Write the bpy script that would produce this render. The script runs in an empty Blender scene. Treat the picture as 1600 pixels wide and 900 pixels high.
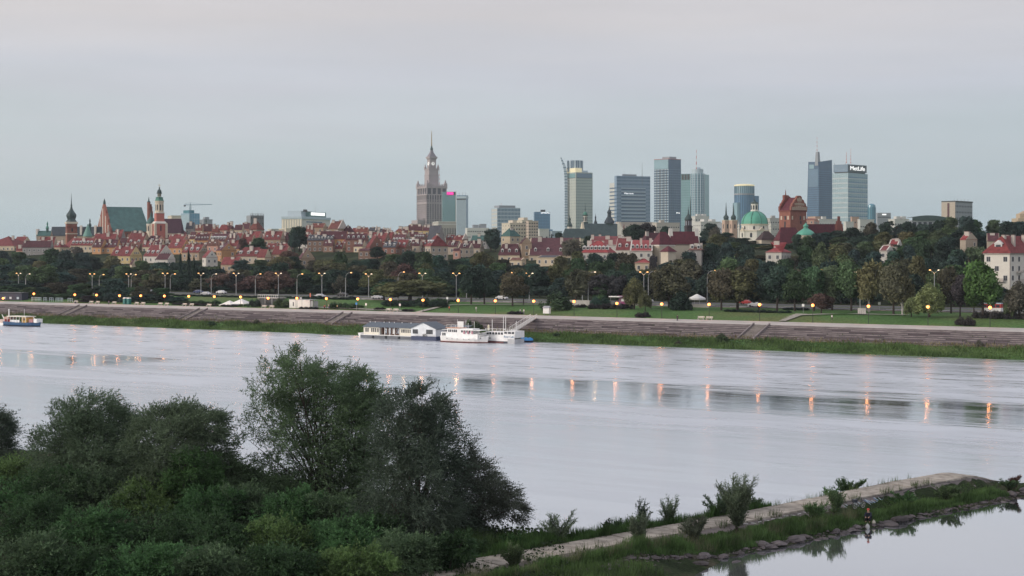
import bpy, math, random
import numpy as np
from mathutils import Vector, Matrix
R = math.radians
rnd = random.Random(7)
rng = np.random.default_rng(7)
scene = bpy.context.scene
COL = scene.collection

# ------------------------------------------------------------------ camera, sky, sun, exposure
F = 2400.0      # focal length in photograph pixels (1600 px wide)
HY = 395.0      # row of the horizon
EYE = 24.0      # metres above the river
HAZE = 0.00005
cam_data = bpy.data.cameras.new("camera")
cam = bpy.data.objects.new("camera", cam_data); COL.objects.link(cam)
cam.location = (0, 0, EYE); cam.rotation_euler = (R(90), 0, 0)
cam_data.sensor_width = 36.0; cam_data.lens = 36.0 * F / 1600.0
cam_data.shift_y = -(450.0 - HY) / 1600.0
cam_data.clip_start = 1.0; cam_data.clip_end = 30000.0
scene.camera = cam
scene.view_settings.view_transform = 'Standard'
scene.view_settings.look = 'None'
scene.view_settings.exposure = 0.05
scene.view_settings.gamma = 1.0
scene.cycles.volume_bounces = 1
scene.cycles.max_bounces = 6
scene.cycles.diffuse_bounces = 3
scene.cycles.glossy_bounces = 3
scene.cycles.transparent_max_bounces = 6

SUN_EL, SUN_AZ = R(18), R(-108)      # azimuth measured from +Y towards +X: the light comes from the left
world = bpy.data.worlds.new("World"); scene.world = world; world.use_nodes = True
wn, wl = world.node_tree.nodes, world.node_tree.links
wn.clear()
w_out = wn.new('ShaderNodeOutputWorld'); w_bg = wn.new('ShaderNodeBackground')
w_sky = wn.new('ShaderNodeTexSky'); w_sky.sky_type = 'NISHITA'; w_sky.sun_disc = False
w_sky.sun_elevation = SUN_EL; w_sky.sun_rotation = SUN_AZ
w_sky.air_density = 1.0; w_sky.dust_density = 2.0; w_sky.ozone_density = 1.5
w_scale = wn.new('ShaderNodeVectorMath'); w_scale.operation = 'SCALE'; w_scale.inputs['Scale'].default_value = 0.10
wl.new(w_sky.outputs[0], w_scale.inputs[0])
# thin even evening overcast: a colour that follows elevation, with soft long streaks of cloud
w_tc = wn.new('ShaderNodeTexCoord'); w_sep = wn.new('ShaderNodeSeparateXYZ')
wl.new(w_tc.outputs['Generated'], w_sep.inputs[0])
w_map = wn.new('ShaderNodeMapping'); w_map.inputs['Scale'].default_value = (1.2, 1.2, 11.0); w_map.inputs['Rotation'].default_value = (0, R(3), 0)
wl.new(w_tc.outputs['Generated'], w_map.inputs[0])
w_noise = wn.new('ShaderNodeTexNoise'); w_noise.inputs['Scale'].default_value = 1.6; w_noise.inputs['Detail'].default_value = 6.0; w_noise.inputs['Roughness'].default_value = 0.55
wl.new(w_map.outputs[0], w_noise.inputs['Vector'])
w_add = wn.new('ShaderNodeMath'); w_add.operation = 'MULTIPLY_ADD'
w_add.inputs[1].default_value = 0.12; wl.new(w_noise.outputs['Fac'], w_add.inputs[0]); 
w_sub = wn.new('ShaderNodeMath'); w_sub.operation = 'SUBTRACT'; w_sub.inputs[1].default_value = 0.06
wl.new(w_sep.outputs['Z'], w_sub.inputs[0]); wl.new(w_sub.outputs[0], w_add.inputs[2])
w_ramp = wn.new('ShaderNodeValToRGB')
def srgb(r, g, b):
    f = lambda c: (c / 255 / 12.92) if c / 255 <= 0.04045 else ((c / 255 + 0.055) / 1.055) ** 2.4
    return (f(r), f(g), f(b), 1.0)
cr = w_ramp.color_ramp
cr.elements[0].position = 0.0; cr.elements[0].color = srgb(172, 186, 192)
cr.elements[1].position = 1.0; cr.elements[1].color = srgb(214, 214, 222)
for p, c in ((0.03, srgb(178, 191, 196)), (0.075, srgb(187, 196, 200)), (0.11, srgb(195, 198, 205)), (0.16, srgb(205, 202, 203)), (0.30, srgb(210, 208, 214))):
    e = cr.elements.new(p); e.color = c
wl.new(w_add.outputs[0], w_ramp.inputs[0])
# slightly warmer and lighter towards the west (left), where the sun has gone down
w_warm = wn.new('ShaderNodeVectorMath'); w_warm.operation = 'DOT_PRODUCT'; w_warm.inputs[1].default_value = (math.sin(SUN_AZ), math.cos(SUN_AZ), 0.0)
wl.new(w_tc.outputs['Generated'], w_warm.inputs[0])
w_wr = wn.new('ShaderNodeMapRange'); w_wr.inputs['From Min'].default_value = -1; w_wr.inputs['From Max'].default_value = 1
wl.new(w_warm.outputs['Value'], w_wr.inputs['Value'])
w_wc = wn.new('ShaderNodeMix'); w_wc.data_type = 'RGBA'
w_wc.inputs['A'].default_value = (0.93, 0.95, 1.0, 1); w_wc.inputs['B'].default_value = (1.13, 1.08, 1.03, 1)
wl.new(w_wr.outputs[0], w_wc.inputs['Factor'])
w_mul = wn.new('ShaderNodeMix'); w_mul.data_type = 'RGBA'; w_mul.blend_type = 'MULTIPLY'; w_mul.inputs['Factor'].default_value = 1.0
wl.new(w_ramp.outputs[0], w_mul.inputs['A']); wl.new(w_wc.outputs['Result'], w_mul.inputs['B'])
w_mix = wn.new('ShaderNodeMix'); w_mix.data_type = 'RGBA'; w_mix.inputs['Factor'].default_value = 0.94
wl.new(w_scale.outputs[0], w_mix.inputs['A']); wl.new(w_mul.outputs['Result'], w_mix.inputs['B'])
w_m2 = wn.new('ShaderNodeMapping'); w_m2.inputs['Scale'].default_value = (1.0, 1.0, 9.0); w_m2.inputs['Rotation'].default_value = (R(4), R(-5), 0); wl.new(w_tc.outputs['Generated'], w_m2.inputs[0])
w_n2 = wn.new('ShaderNodeTexNoise'); w_n2.inputs['Scale'].default_value = 3.2; w_n2.inputs['Detail'].default_value = 7; w_n2.inputs['Roughness'].default_value = .6; wl.new(w_m2.outputs[0], w_n2.inputs['Vector'])
w_r2 = wn.new('ShaderNodeMapRange'); w_r2.inputs['From Min'].default_value = .3; w_r2.inputs['From Max'].default_value = .7; w_r2.inputs['To Min'].default_value = .945; w_r2.inputs['To Max'].default_value = 1.045; wl.new(w_n2.outputs['Fac'], w_r2.inputs['Value'])
w_s2 = wn.new('ShaderNodeVectorMath'); w_s2.operation = 'SCALE'; wl.new(w_mix.outputs['Result'], w_s2.inputs[0]); wl.new(w_r2.outputs[0], w_s2.inputs['Scale'])
wl.new(w_s2.outputs[0], w_bg.inputs['Color']); w_bg.inputs['Strength'].default_value = 1.09
wl.new(w_bg.outputs[0], w_out.inputs['Surface'])

sun_data = bpy.data.lights.new("sun", 'SUN'); sun_data.energy = 2.0; sun_data.angle = R(20); sun_data.color = (1.0, 0.90, 0.80)
sun = bpy.data.objects.new("sun", sun_data); COL.objects.link(sun)
_d = Vector((math.sin(SUN_AZ) * math.cos(SUN_EL), math.cos(SUN_AZ) * math.cos(SUN_EL), math.sin(SUN_EL)))
sun.rotation_euler = _d.to_track_quat('Z', 'Y').to_euler(); sun.location = (0, 0, 300)

# ------------------------------------------------------------------ the lie of the land
DX, DY = 0.836, -0.549        # along the far bank, towards the right
NX, NY = 0.549, 0.836         # inland
T0 = 349.4
def st(x, y): return (x * DX + (y - 418) * DY, x * NX + y * NY - T0)
def xy(s, t): return (s * DX + t * NX, 418 + s * DY + t * NY)
def on_t(px, t):
    k = (px - 800) / F
    Y = (t + T0) / (k * NX + NY)
    return k * Y, Y
def Zp(py, Y): return EYE - (py - HY) * Y / F
def Xp(px, Y): return (px - 800) / F * Y
def smooth(v): v = min(1, max(0, v)); return v * v * (3 - 2 * v)
PROF = [(-30, -5), (-6, -1.6), (0, 0), (3, .5), (9, 2.1), (19, 4.6), (19.3, 5.2), (27, 5.7), (45, 7.3), (62, 7.8), (100, 8), (170, 8)]
def zt(t):
    if t >= 170: return 8 + 18 * smooth((t - 170) / 175) + 3 * smooth((t - 345) / 110) + 2 * smooth((t - 450) / 900)
    for (a, za), (b, zb) in zip(PROF, PROF[1:]):
        if t <= b: return za + (zb - za) * max(0, (t - a)) / (b - a)
    return 8
def gz(x, y): return zt(st(x, y)[1])

# ------------------------------------------------------------------ materials
MATS = {}
def mat(name, col, rough=0.7, metal=0.0, var=0.12, scale=0.6, bump=0.0, bscale=4.0, emit=None, spec=0.4, objcol=False, trans=0.0, stretch=None):
    """A procedural Principled material: base colour with noise variation and optional bump."""
    if name in MATS: return MATS[name]
    m = bpy.data.materials.new(name); m.use_nodes = True
    n, l = m.node_tree.nodes, m.node_tree.links
    b = n['Principled BSDF']; b.inputs['Roughness'].default_value = rough; b.inputs['Metallic'].default_value = metal
    b.inputs['Specular IOR Level'].default_value = spec
    tc = n.new('ShaderNodeTexCoord'); no = n.new('ShaderNodeTexNoise')
    no.inputs['Scale'].default_value = scale; no.inputs['Detail'].default_value = 3.0
    if stretch:
        mp = n.new('ShaderNodeMapping'); mp.inputs['Scale'].default_value = stretch
        l.new(tc.outputs['Object'], mp.inputs[0]); l.new(mp.outputs[0], no.inputs['Vector'])
    else: l.new(tc.outputs['Object'], no.inputs['Vector'])
    mr = n.new('ShaderNodeMapRange'); mr.inputs['From Min'].default_value = .3; mr.inputs['From Max'].default_value = .7
    mr.inputs['To Min'].default_value = 1 - var; mr.inputs['To Max'].default_value = 1 + var
    l.new(no.outputs['Fac'], mr.inputs['Value'])
    mx = n.new('ShaderNodeVectorMath'); mx.operation = 'SCALE'; l.new(mr.outputs[0], mx.inputs['Scale'])
    if objcol:
        oi = n.new('ShaderNodeObjectInfo'); l.new(oi.outputs['Color'], mx.inputs[0])
    else: mx.inputs[0].default_value = col[:3]
    l.new(mx.outputs[0], b.inputs['Base Color'])
    if bump:
        n2 = n.new('ShaderNodeTexNoise'); n2.inputs['Scale'].default_value = bscale; n2.inputs['Detail'].default_value = 4
        l.new(tc.outputs['Object'], n2.inputs['Vector'])
        bp = n.new('ShaderNodeBump'); bp.inputs['Strength'].default_value = bump; bp.inputs['Distance'].default_value = 0.1
        l.new(n2.outputs['Fac'], bp.inputs['Height']); l.new(bp.outputs[0], b.inputs['Normal'])
    if emit:
        b.inputs['Emission Color'].default_value = (*emit[0], 1); b.inputs['Emission Strength'].default_value = emit[1]
    MATS[name] = m
    return m
def foliage(name, tr=0.25, varamt=0.5, scale=0.25, sat=1.0):
    """Leaves: colour from the object, varied clump by clump, a little light passing through."""
    if name in MATS: return MATS[name]
    m = bpy.data.materials.new(name); m.use_nodes = True
    n, l = m.node_tree.nodes, m.node_tree.links; n.clear()
    out = n.new('ShaderNodeOutputMaterial'); d = n.new('ShaderNodeBsdfDiffuse'); t = n.new('ShaderNodeBsdfTranslucent'); mx = n.new('ShaderNodeMixShader')
    g = n.new('ShaderNodeBsdfGlossy'); g.inputs['Roughness'].default_value = .5; g.inputs['Color'].default_value = (.6, .65, .7, 1)
    oi = n.new('ShaderNodeObjectInfo'); tc = n.new('ShaderNodeTexCoord'); no = n.new('ShaderNodeTexNoise')
    no.inputs['Scale'].default_value = scale; no.inputs['Detail'].default_value = 2
    ad = n.new('ShaderNodeVectorMath'); ad.operation = 'ADD'
    mulr = n.new('ShaderNodeVectorMath'); mulr.operation = 'SCALE'; mulr.inputs[0].default_value = (91, 57, 33); l.new(oi.outputs['Random'], mulr.inputs['Scale'])
    l.new(tc.outputs['Object'], ad.inputs[0]); l.new(mulr.outputs[0], ad.inputs[1]); l.new(ad.outputs[0], no.inputs['Vector'])
    isl = n.new('ShaderNodeNewGeometry')
    av = n.new('ShaderNodeMath'); av.operation = 'MULTIPLY_ADD'; av.inputs[1].default_value = .35; l.new(isl.outputs['Random Per Island'], av.inputs[0]); l.new(no.outputs['Fac'], av.inputs[2])
    mr = n.new('ShaderNodeMapRange'); mr.inputs['From Min'].default_value = .45; mr.inputs['From Max'].default_value = .95
    mr.inputs['To Min'].default_value = 1 - varamt; mr.inputs['To Max'].default_value = 1 + varamt; l.new(av.outputs[0], mr.inputs['Value'])
    sc = n.new('ShaderNodeVectorMath'); sc.operation = 'SCALE'; l.new(oi.outputs['Color'], sc.inputs[0]); l.new(mr.outputs[0], sc.inputs['Scale'])
    l.new(sc.outputs[0], d.inputs['Color']); l.new(sc.outputs[0], t.inputs['Color'])
    mx.inputs[0].default_value = tr; l.new(d.outputs[0], mx.inputs[1]); l.new(t.outputs[0], mx.inputs[2])
    m2 = n.new('ShaderNodeMixShader'); m2.inputs[0].default_value = .012; l.new(mx.outputs[0], m2.inputs[1]); l.new(g.outputs[0], m2.inputs[2])
    l.new(m2.outputs[0], out.inputs[0]); MATS[name] = m
    return m

# ------------------------------------------------------------------ mesh and object helpers
class MB:
    """Collects shapes into one mesh."""
    def __init__(s): s.v = []; s.f = []
    def add(s, vs, fs):
        o = len(s.v); s.v += [tuple(v) for v in vs]; s.f += [tuple(i + o for i in f) for f in fs]; return s
    def box(s, x0, x1, y0, y1, z0, z1):
        return s.add([(x0, y0, z0), (x1, y0, z0), (x1, y1, z0), (x0, y1, z0), (x0, y0, z1), (x1, y0, z1), (x1, y1, z1), (x0, y1, z1)],
                     [(0, 3, 2, 1), (4, 5, 6, 7), (0, 1, 5, 4), (1, 2, 6, 5), (2, 3, 7, 6), (3, 0, 4, 7)])
    def prism(s, pts, z0, z1, top=None):
        n = len(pts); top = top or pts
        return s.add([(x, y, z0) for x, y in pts] + [(x, y, z1) for x, y in top],
                     [tuple(range(n - 1, -1, -1)), tuple(range(n, 2 * n))] + [(i, (i + 1) % n, n + (i + 1) % n, n + i) for i in range(n)])
    def frustum(s, cx, cy, w0, d0, z0, w1, d1, z1):
        a = [(cx - w0 / 2, cy - d0 / 2), (cx + w0 / 2, cy - d0 / 2), (cx + w0 / 2, cy + d0 / 2), (cx - w0 / 2, cy + d0 / 2)]
        b = [(cx - w1 / 2, cy - d1 / 2), (cx + w1 / 2, cy - d1 / 2), (cx + w1 / 2, cy + d1 / 2), (cx - w1 / 2, cy + d1 / 2)]
        return s.prism(a, z0, z1, b)
    def lathe(s, prof, n=12, cx=0, cy=0, a0=0.0, sx=1.0, sy=1.0):
        vs = []; fs = []
        for r, z in prof:
            for k in range(n):
                a = a0 + 2 * math.pi * k / n; vs.append((cx + max(r, .001) * sx * math.cos(a), cy + max(r, .001) * sy * math.sin(a), z))
        for i in range(len(prof) - 1):
            for k in range(n): fs.append((i * n + k, i * n + (k + 1) % n, (i + 1) * n + (k + 1) % n, (i + 1) * n + k))
        fs.append(tuple(range(n - 1, -1, -1))); fs.append(tuple((len(prof) - 1) * n + k for k in range(n)))
        return s.add(vs, fs)
    def tube(s, pts, rad, n=6):
        pts = [Vector(p) for p in pts]; rads = rad if isinstance(rad, (list, tuple)) else [rad] * len(pts)
        vs = []; fs = []
        for i, p in enumerate(pts):
            d = (pts[min(i + 1, len(pts) - 1)] - pts[max(i - 1, 0)])
            if d.length < 1e-6: d = Vector((0, 0, 1))
            d.normalize(); u = d.cross(Vector((0, 0, 1)) if abs(d.z) < .95 else Vector((1, 0, 0))).normalized(); w = d.cross(u)
            for k in range(n):
                a = 2 * math.pi * k / n; vs.append(p + (u * math.cos(a) + w * math.sin(a)) * rads[i])
        for i in range(len(pts) - 1):
            for k in range(n): fs.append((i * n + k, i * n + (k + 1) % n, (i + 1) * n + (k + 1) % n, (i + 1) * n + k))
        fs.append(tuple(range(n - 1, -1, -1))); fs.append(tuple((len(pts) - 1) * n + k for k in range(n)))
        return s.add(vs, fs)
    def mesh(s, name, m=None, smooth=False):
        me = bpy.data.meshes.new(name); me.from_pydata(s.v, [], s.f); me.update()
        if m: me.materials.append(m)
        if smooth: me.polygons.foreach_set('use_smooth', [True] * len(me.polygons))
        return me
    def build(s, name, m=None, parent=None, loc=(0, 0, 0), smooth=False, col=None, kind=None):
        return place(s.mesh(name, m, smooth), name, parent, loc, col, kind)
def place(me, name, parent=None, loc=(0, 0, 0), col=None, kind=None, rz=0.0, scale=None):
    o = bpy.data.objects.new(name, me); COL.objects.link(o); o.parent = parent; o.location = loc
    if rz: o.rotation_euler = (0, 0, rz)
    if scale: o.scale = scale
    if col: o.color = (*col[:3], 1)
    if kind: o['kind'] = kind
    return o
def quads(name, V, m, parent=None, col=None, kind=None, n=4, smooth=False):
    """A mesh of separate n-gons from an array (count, n, 3)."""
    V = np.asarray(V, dtype=np.float32).reshape(-1, 3); c = len(V) // n
    me = bpy.data.meshes.new(name); me.vertices.add(len(V)); me.vertices.foreach_set('co', V.ravel())
    me.loops.add(len(V)); me.loops.foreach_set('vertex_index', np.arange(len(V), dtype=np.int32))
    me.polygons.add(c); me.polygons.foreach_set('loop_start', np.arange(0, len(V), n, dtype=np.int32))
    try: me.polygons.foreach_set('loop_total', np.full(c, n, dtype=np.int32))
    except Exception: pass
    me.update(calc_edges=True); me.materials.append(m)
    if parent is None and name is None: return me
    return place(me, name, parent, col=col, kind=kind)
def thing(name, label, cat, loc=(0, 0, 0), rz=0.0, group=None):
    o = bpy.data.objects.new(name, None); COL.objects.link(o); o.location = loc; o.rotation_euler = (0, 0, rz)
    o.empty_display_size = 1
    o['label'] = label; o['category'] = cat
    if group: o['group'] = group
    return o
def tag(o, label, cat, group=None, kind=None):
    o['label'] = label; o['category'] = cat
    if group: o['group'] = group
    if kind: o['kind'] = kind
    return o
def structure(o, label=None, kind='structure'):
    o['kind'] = kind
    if label: o['label'] = label
    return o
def copy_tree(o, parent=None):
    c = o.copy(); COL.objects.link(c); c.parent = parent
    for ch in [k for k in o.children]: copy_tree(ch, c)
    return c
ORD = ("zeroth first second third fourth fifth sixth seventh eighth ninth tenth eleventh twelfth thirteenth fourteenth fifteenth sixteenth "
       "seventeenth eighteenth nineteenth twentieth").split()
TENS = {20: 'twenty', 30: 'thirty', 40: 'forty', 50: 'fifty', 60: 'sixty', 70: 'seventy', 80: 'eighty', 90: 'ninety'}
def ordinal(n):
    if n <= 20: return ORD[n]
    t, u = n // 10 * 10, n % 10
    return TENS[t][:-1] + 'ieth' if u == 0 else TENS[t] + '-' + ORD[u]

# a box seen with its near vertical edge at pxm; left wall turned b degrees away from the picture plane
def corner(px0, pxm, px1, Y, b):
    b = R(b); k = lambda p: (p - 800) / F
    C = Vector((k(pxm) * Y, Y)); uR = Vector((math.sin(b), math.cos(b))); uL = Vector((-math.cos(b), math.sin(b)))
    def s(u, kk):
        den = u.x - kk * u.y
        return (kk * C.y - C.x) / den
    wr = s(uR, k(px1)) if px1 > pxm else 0; wl = s(uL, k(px0)) if px0 < pxm else 0
    if wr <= 0 or wr > 400: wr = max(8, min(wl, 30)) if wl else 10
    if wl <= 0 or wl > 400: wl = max(8, min(wr, 30))
    return C, wr, wl, math.pi / 2 - b
def face_box(mb, face, u0, u1, z0, z1, out, inn=.05, W=None):
    """A box on the right wall ('R': y=0 plane, u along x) or the left wall ('L': x=0 plane, u along y)."""
    if face == 'R': mb.box(u0, u1, -out, inn, z0, z1)
    else: mb.box(-out, inn, u0, u1, z0, z1)
def bars(face, w, z0, z1, nx, nz, bw, bh, out, vert=True, horiz=True, mb=None):
    mb = mb or MB()
    if vert:
        for i in range(nx + 1):
            u = bw / 2 + (w - bw) * i / nx; face_box(mb, face, u - bw / 2, u + bw / 2, z0, z1, out)
    if horiz:
        for j in range(nz + 1):
            z = z0 + bh / 2 + (z1 - z0 - bh) * j / nz; face_box(mb, face, .01, w - .01, z - bh / 2, z + bh / 2, out * .8)
    return mb
def panes(face, w, z0, z1, nx, nz, pw, ph, out, mb=None, m0=0.0):
    mb = mb or MB()
    for i in range(nx):
        for j in range(nz):
            u = m0 + (w - 2 * m0) * (i + .5) / nx; z = z0 + (z1 - z0) * (j + .5) / nz
            face_box(mb, face, u - pw / 2, u + pw / 2, z - ph / 2, z + ph / 2, out)
    return mb
def lettering(text, size, m, parent, loc, rot, name='lettering', extrude=.15, align='CENTER', width=None):
    cu = bpy.data.curves.new(name, 'FONT'); cu.body = text; cu.size = size; cu.extrude = extrude; cu.align_x = align; cu.align_y = 'CENTER'
    cu.materials.append(m)
    o = bpy.data.objects.new(name, cu); COL.objects.link(o); o.parent = parent; o.location = loc; o.rotation_euler = rot
    bpy.context.view_layer.update(); s = width / max(.01, o.dimensions.x) if width else 1
    me = bpy.data.meshes.new_from_object(o.evaluated_get(bpy.context.evaluated_depsgraph_get())); bpy.data.objects.remove(o); bpy.data.curves.remove(cu)
    for v in me.vertices: v.co.x *= s
    me.materials.clear(); me.materials.append(m); me.name = name
    o = bpy.data.objects.new(name, me); COL.objects.link(o); o.parent = parent; o.location = loc; o.rotation_euler = rot
    return o
# ------------------------------------------------------------------ ground, river, promenade, road
def sheet(name, s_list, t_list, zf, m, kind='structure', uvscale=None):
    vs = []; fs = []; n = len(t_list)
    for s in s_list:
        for t in t_list:
            x, y = xy(s, t); vs.append((x, y, zf(s, t)))
    for i in range(len(s_list) - 1):
        for j in range(n - 1): fs.append((i * n + j, i * n + j + 1, (i + 1) * n + j + 1, (i + 1) * n + j))
    me = bpy.data.meshes.new(name); me.from_pydata(vs, [], fs); me.update(); me.materials.append(m)
    me.polygons.foreach_set('use_smooth', [True] * len(fs))
    o = bpy.data.objects.new(name, me); COL.objects.link(o); o['kind'] = kind
    return o
def grass_mat(name, c1, c2, c3, big=.05, small=1.5):
    m = bpy.data.materials.new(name); m.use_nodes = True; n, l = m.node_tree.nodes, m.node_tree.links
    b = n['Principled BSDF']; b.inputs['Roughness'].default_value = .95; b.inputs['Specular IOR Level'].default_value = .1
    tc = n.new('ShaderNodeTexCoord'); a = n.new('ShaderNodeTexNoise'); a.inputs['Scale'].default_value = big; a.inputs['Detail'].default_value = 4
    s = n.new('ShaderNodeTexNoise'); s.inputs['Scale'].default_value = small; s.inputs['Detail'].default_value = 5
    l.new(tc.outputs['Object'], a.inputs['Vector']); l.new(tc.outputs['Object'], s.inputs['Vector'])
    r = n.new('ShaderNodeValToRGB'); r.color_ramp.elements[0].color = (*c1, 1); r.color_ramp.elements[0].position = .35
    r.color_ramp.elements[1].color = (*c3, 1); r.color_ramp.elements[1].position = .68; e = r.color_ramp.elements.new(.5); e.color = (*c2, 1)
    l.new(a.outputs['Fac'], r.inputs[0])
    mr = n.new('ShaderNodeMapRange'); mr.inputs['From Min'].default_value = .3; mr.inputs['From Max'].default_value = .7; mr.inputs['To Min'].default_value = .65; mr.inputs['To Max'].default_value = 1.35
    l.new(s.outputs['Fac'], mr.inputs['Value']); v = n.new('ShaderNodeVectorMath'); v.operation = 'SCALE'
    l.new(r.outputs[0], v.inputs[0]); l.new(mr.outputs[0], v.inputs['Scale']); l.new(v.outputs[0], b.inputs['Base Color'])
    bp = n.new('ShaderNodeBump'); bp.inputs['Strength'].default_value = .6; bp.inputs['Distance'].default_value = .3; l.new(s.outputs['Fac'], bp.inputs['Height']); l.new(bp.outputs[0], b.inputs['Normal'])
    MATS[name] = m; return m
M_LAWN = grass_mat('lawn_grass', (.060, .125, .038), (.08, .16, .05), (.12, .15, .06), big=.035)
M_EARTH = grass_mat('bank_earth', (.03, .045, .02), (.045, .065, .028), (.08, .075, .05), big=.2, small=3)
M_TOWNG = mat('town_ground', (.10, .10, .09), .9)

s_list = list(np.concatenate([[-6000, -3500, -2200, -1500], np.arange(-1000, 701, 20), [1000, 1600, 2600, 4500]]))
t_list = [-30, -12, -6, 0, 3, 6, 9, 12, 15, 18.9, 19.3, 23, 27, 30, 34, 38, 42, 45, 50, 56, 62, 70, 80, 90, 100, 130, 170, 190, 205, 220, 235, 250, 265, 280, 300, 320, 345, 380, 420, 455, 600, 900, 1400, 2200, 3500, 6500, 12000]
def ground_z(s, t):
    if 9.5 < t < 18.95: return zt(t) - .9
    return zt(t) + (math.sin(s * .021) * .3 + math.sin(s * .057 + 2) * .15 if 27 < t < 45 else 0) * .6
ground = sheet('ground', s_list, t_list, ground_z, M_LAWN)
structure(ground, 'green lawns and wooded slope of the far bank')

# revetment: long dark stone terraces with pale kerbs between
M_SETT = mat('revetment_stone', (.085, .066, .07), .9, var=.3, scale=.35, bump=.5, bscale=1.2, stretch=(.15, .15, 3))
M_KERB = mat('revetment_kerb', (.22, .19, .19), .9, var=.35, scale=.5)
M_PROM = mat('promenade_concrete', (.42, .40, .38), .85, var=.12, scale=.3)
M_ROAD = mat('asphalt', (.085, .088, .095), .85, var=.15, scale=.1)
slope = bpy.data.objects.new('stepped_embankment', None); COL.objects.link(slope)
slope['kind'] = 'structure'; slope['label'] = 'dark stepped stone embankment along the far waterside'
NST = 8
def long_box(mb, s0, s1, t0, t1, z0, z1, zb=None):
    c = [xy(s0, t0), xy(s1, t0), xy(s1, t1), xy(s0, t1)]
    zb = z1 if zb is None else zb
    mb.add([(x, y, z0) for x, y in c] + [(c[0][0], c[0][1], z1), (c[1][0], c[1][1], z1), (c[2][0], c[2][1], zb), (c[3][0], c[3][1], zb)],
           [(0, 3, 2, 1), (4, 5, 6, 7), (0, 1, 5, 4), (1, 2, 6, 5), (2, 3, 7, 6), (3, 0, 4, 7)])
zprev = 2.1
for i in range(NST):
    t0 = 9 + i * 10 / NST; t1 = 9 + (i + 1) * 10 / NST
    za = 2.1 + (5.3 - 2.1) * (i + .35) / NST; zb = za + .22
    mb = MB()
    for a in range(-700, 360, 20): long_box(mb, a + .02, a + 19.98, t0 + .25, t1 + .02, 0, za + rnd.uniform(-.02, .02), zb)
    mb.build('terrace', M_SETT, slope)
    kb = MB()
    for a in range(-700, 360, 5):
        if rnd.random() < (.93 if i in (0, NST - 1) else .72): long_box(kb, a + .03, a + 4.97, t0, t0 + .22, 0, za + .03 + rnd.uniform(-.03, .05))
    kb.build('kerb', M_KERB, slope)
prom = sheet('promenade', list(range(-900, 701, 20)), [18.9, 19.1, 23, 27.2], lambda s, t: zt(max(t, 19.3)) + (.14 if t > 19 else -.2), M_PROM)
structure(prom, 'pale concrete riverside promenade along the top of the stone steps')
kb = MB()
for a in range(-900, 700, 10): long_box(kb, a + .02, a + 9.98, 18.55, 18.9, 4.3, 5.36)
kb.build('edge_kerb', M_KERB, prom)
road = sheet('road', list(range(-1200, 901, 20)), [66, 72, 78, 84, 90, 96], lambda s, t: zt(t) + .05, M_ROAD)
structure(road, 'grey riverside dual carriageway behind the park lawns')
mk = MB()
for a in range(-700, 500, 12):
    for t in (70, 74, 88, 92): long_box(mk, a, a + 5, t - .09, t + .09, 7.9, zt(80) + .058)
for a in range(-700, 500, 20):
    for t in (66.4, 95.6): long_box(mk, a, a + 20, t - .09, t + .09, 7.9, zt(80) + .058)
mk.build('lane_marking', mat('road_paint', (.7, .7, .68), .7), road)
kb = MB()
for a in range(-700, 500, 20):
    for t in (65.8, 78.5, 81.5, 96.1): long_box(kb, a + .01, a + 19.99, t - .15, t + .15, 7.5, zt(80) + .17)
kb.build('kerb', M_KERB, road)
med = sheet('median_strip', list(range(-1200, 901, 20)), [78.6, 80, 81.4], lambda s, t: zt(t) + .16, M_LAWN)
structure(med, 'grass strip between the two carriageways')
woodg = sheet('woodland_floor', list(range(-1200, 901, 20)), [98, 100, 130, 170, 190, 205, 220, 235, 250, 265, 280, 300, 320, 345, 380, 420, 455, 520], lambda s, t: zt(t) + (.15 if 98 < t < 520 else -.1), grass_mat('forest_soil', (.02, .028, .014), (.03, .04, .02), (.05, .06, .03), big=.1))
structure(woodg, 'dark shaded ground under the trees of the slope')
# park paths crossing the lawn
def strip(name, pts, w, m, lab, lift=.02):
    vs = []; fs = []
    P = []
    for (a, b), (c, d) in zip(pts, pts[1:]):
        k = max(2, int(math.hypot(c - a, d - b) / 3))
        for i in range(k): P.append((a + (c - a) * i / k, b + (d - b) * i / k))
    P.append(pts[-1])
    for i, (x, y) in enumerate(P):
        x2, y2 = P[min(i + 1, len(P) - 1)]; x1, y1 = P[max(i - 1, 0)]
        L = math.hypot(x2 - x1, y2 - y1); nx, ny = -(y2 - y1) / L * w / 2, (x2 - x1) / L * w / 2
        for q in (-1, 1):
            gx, gy = x + nx * q, y + ny * q; s_, t_ = st(gx, gy); vs.append((gx, gy, ground_z(s_, t_) + .35 * (27 < t_ < 60) * .5 + .06 + lift))
    for i in range(len(P) - 1): fs.append((2 * i, 2 * i + 1, 2 * i + 3, 2 * i + 2))
    me = bpy.data.meshes.new(name); me.from_pydata(vs, [], fs); me.update(); me.materials.append(m)
    o = bpy.data.objects.new(name, me); COL.objects.link(o); structure(o, lab); return o
M_PATH = mat('path_gravel', (.33, .32, .28), .95, var=.2)
strip('path', [on_t(650, 27.5), on_t(690, 44), on_t(740, 50), on_t(850, 58), on_t(960, 63)], 2.2, M_PATH, 'pale path rising over the lawn behind the white boats')
strip('path', [on_t(1222, 27.5), on_t(1248, 40), on_t(1340, 47), on_t(1420, 48)], 2.0, M_PATH, 'pale path behind the stone stair on the right lawn')
strip('path', [on_t(400, 34), on_t(530, 33), on_t(640, 31)], 1.8, M_PATH, 'narrow pale path across the lawn left of the houseboat')

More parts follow.
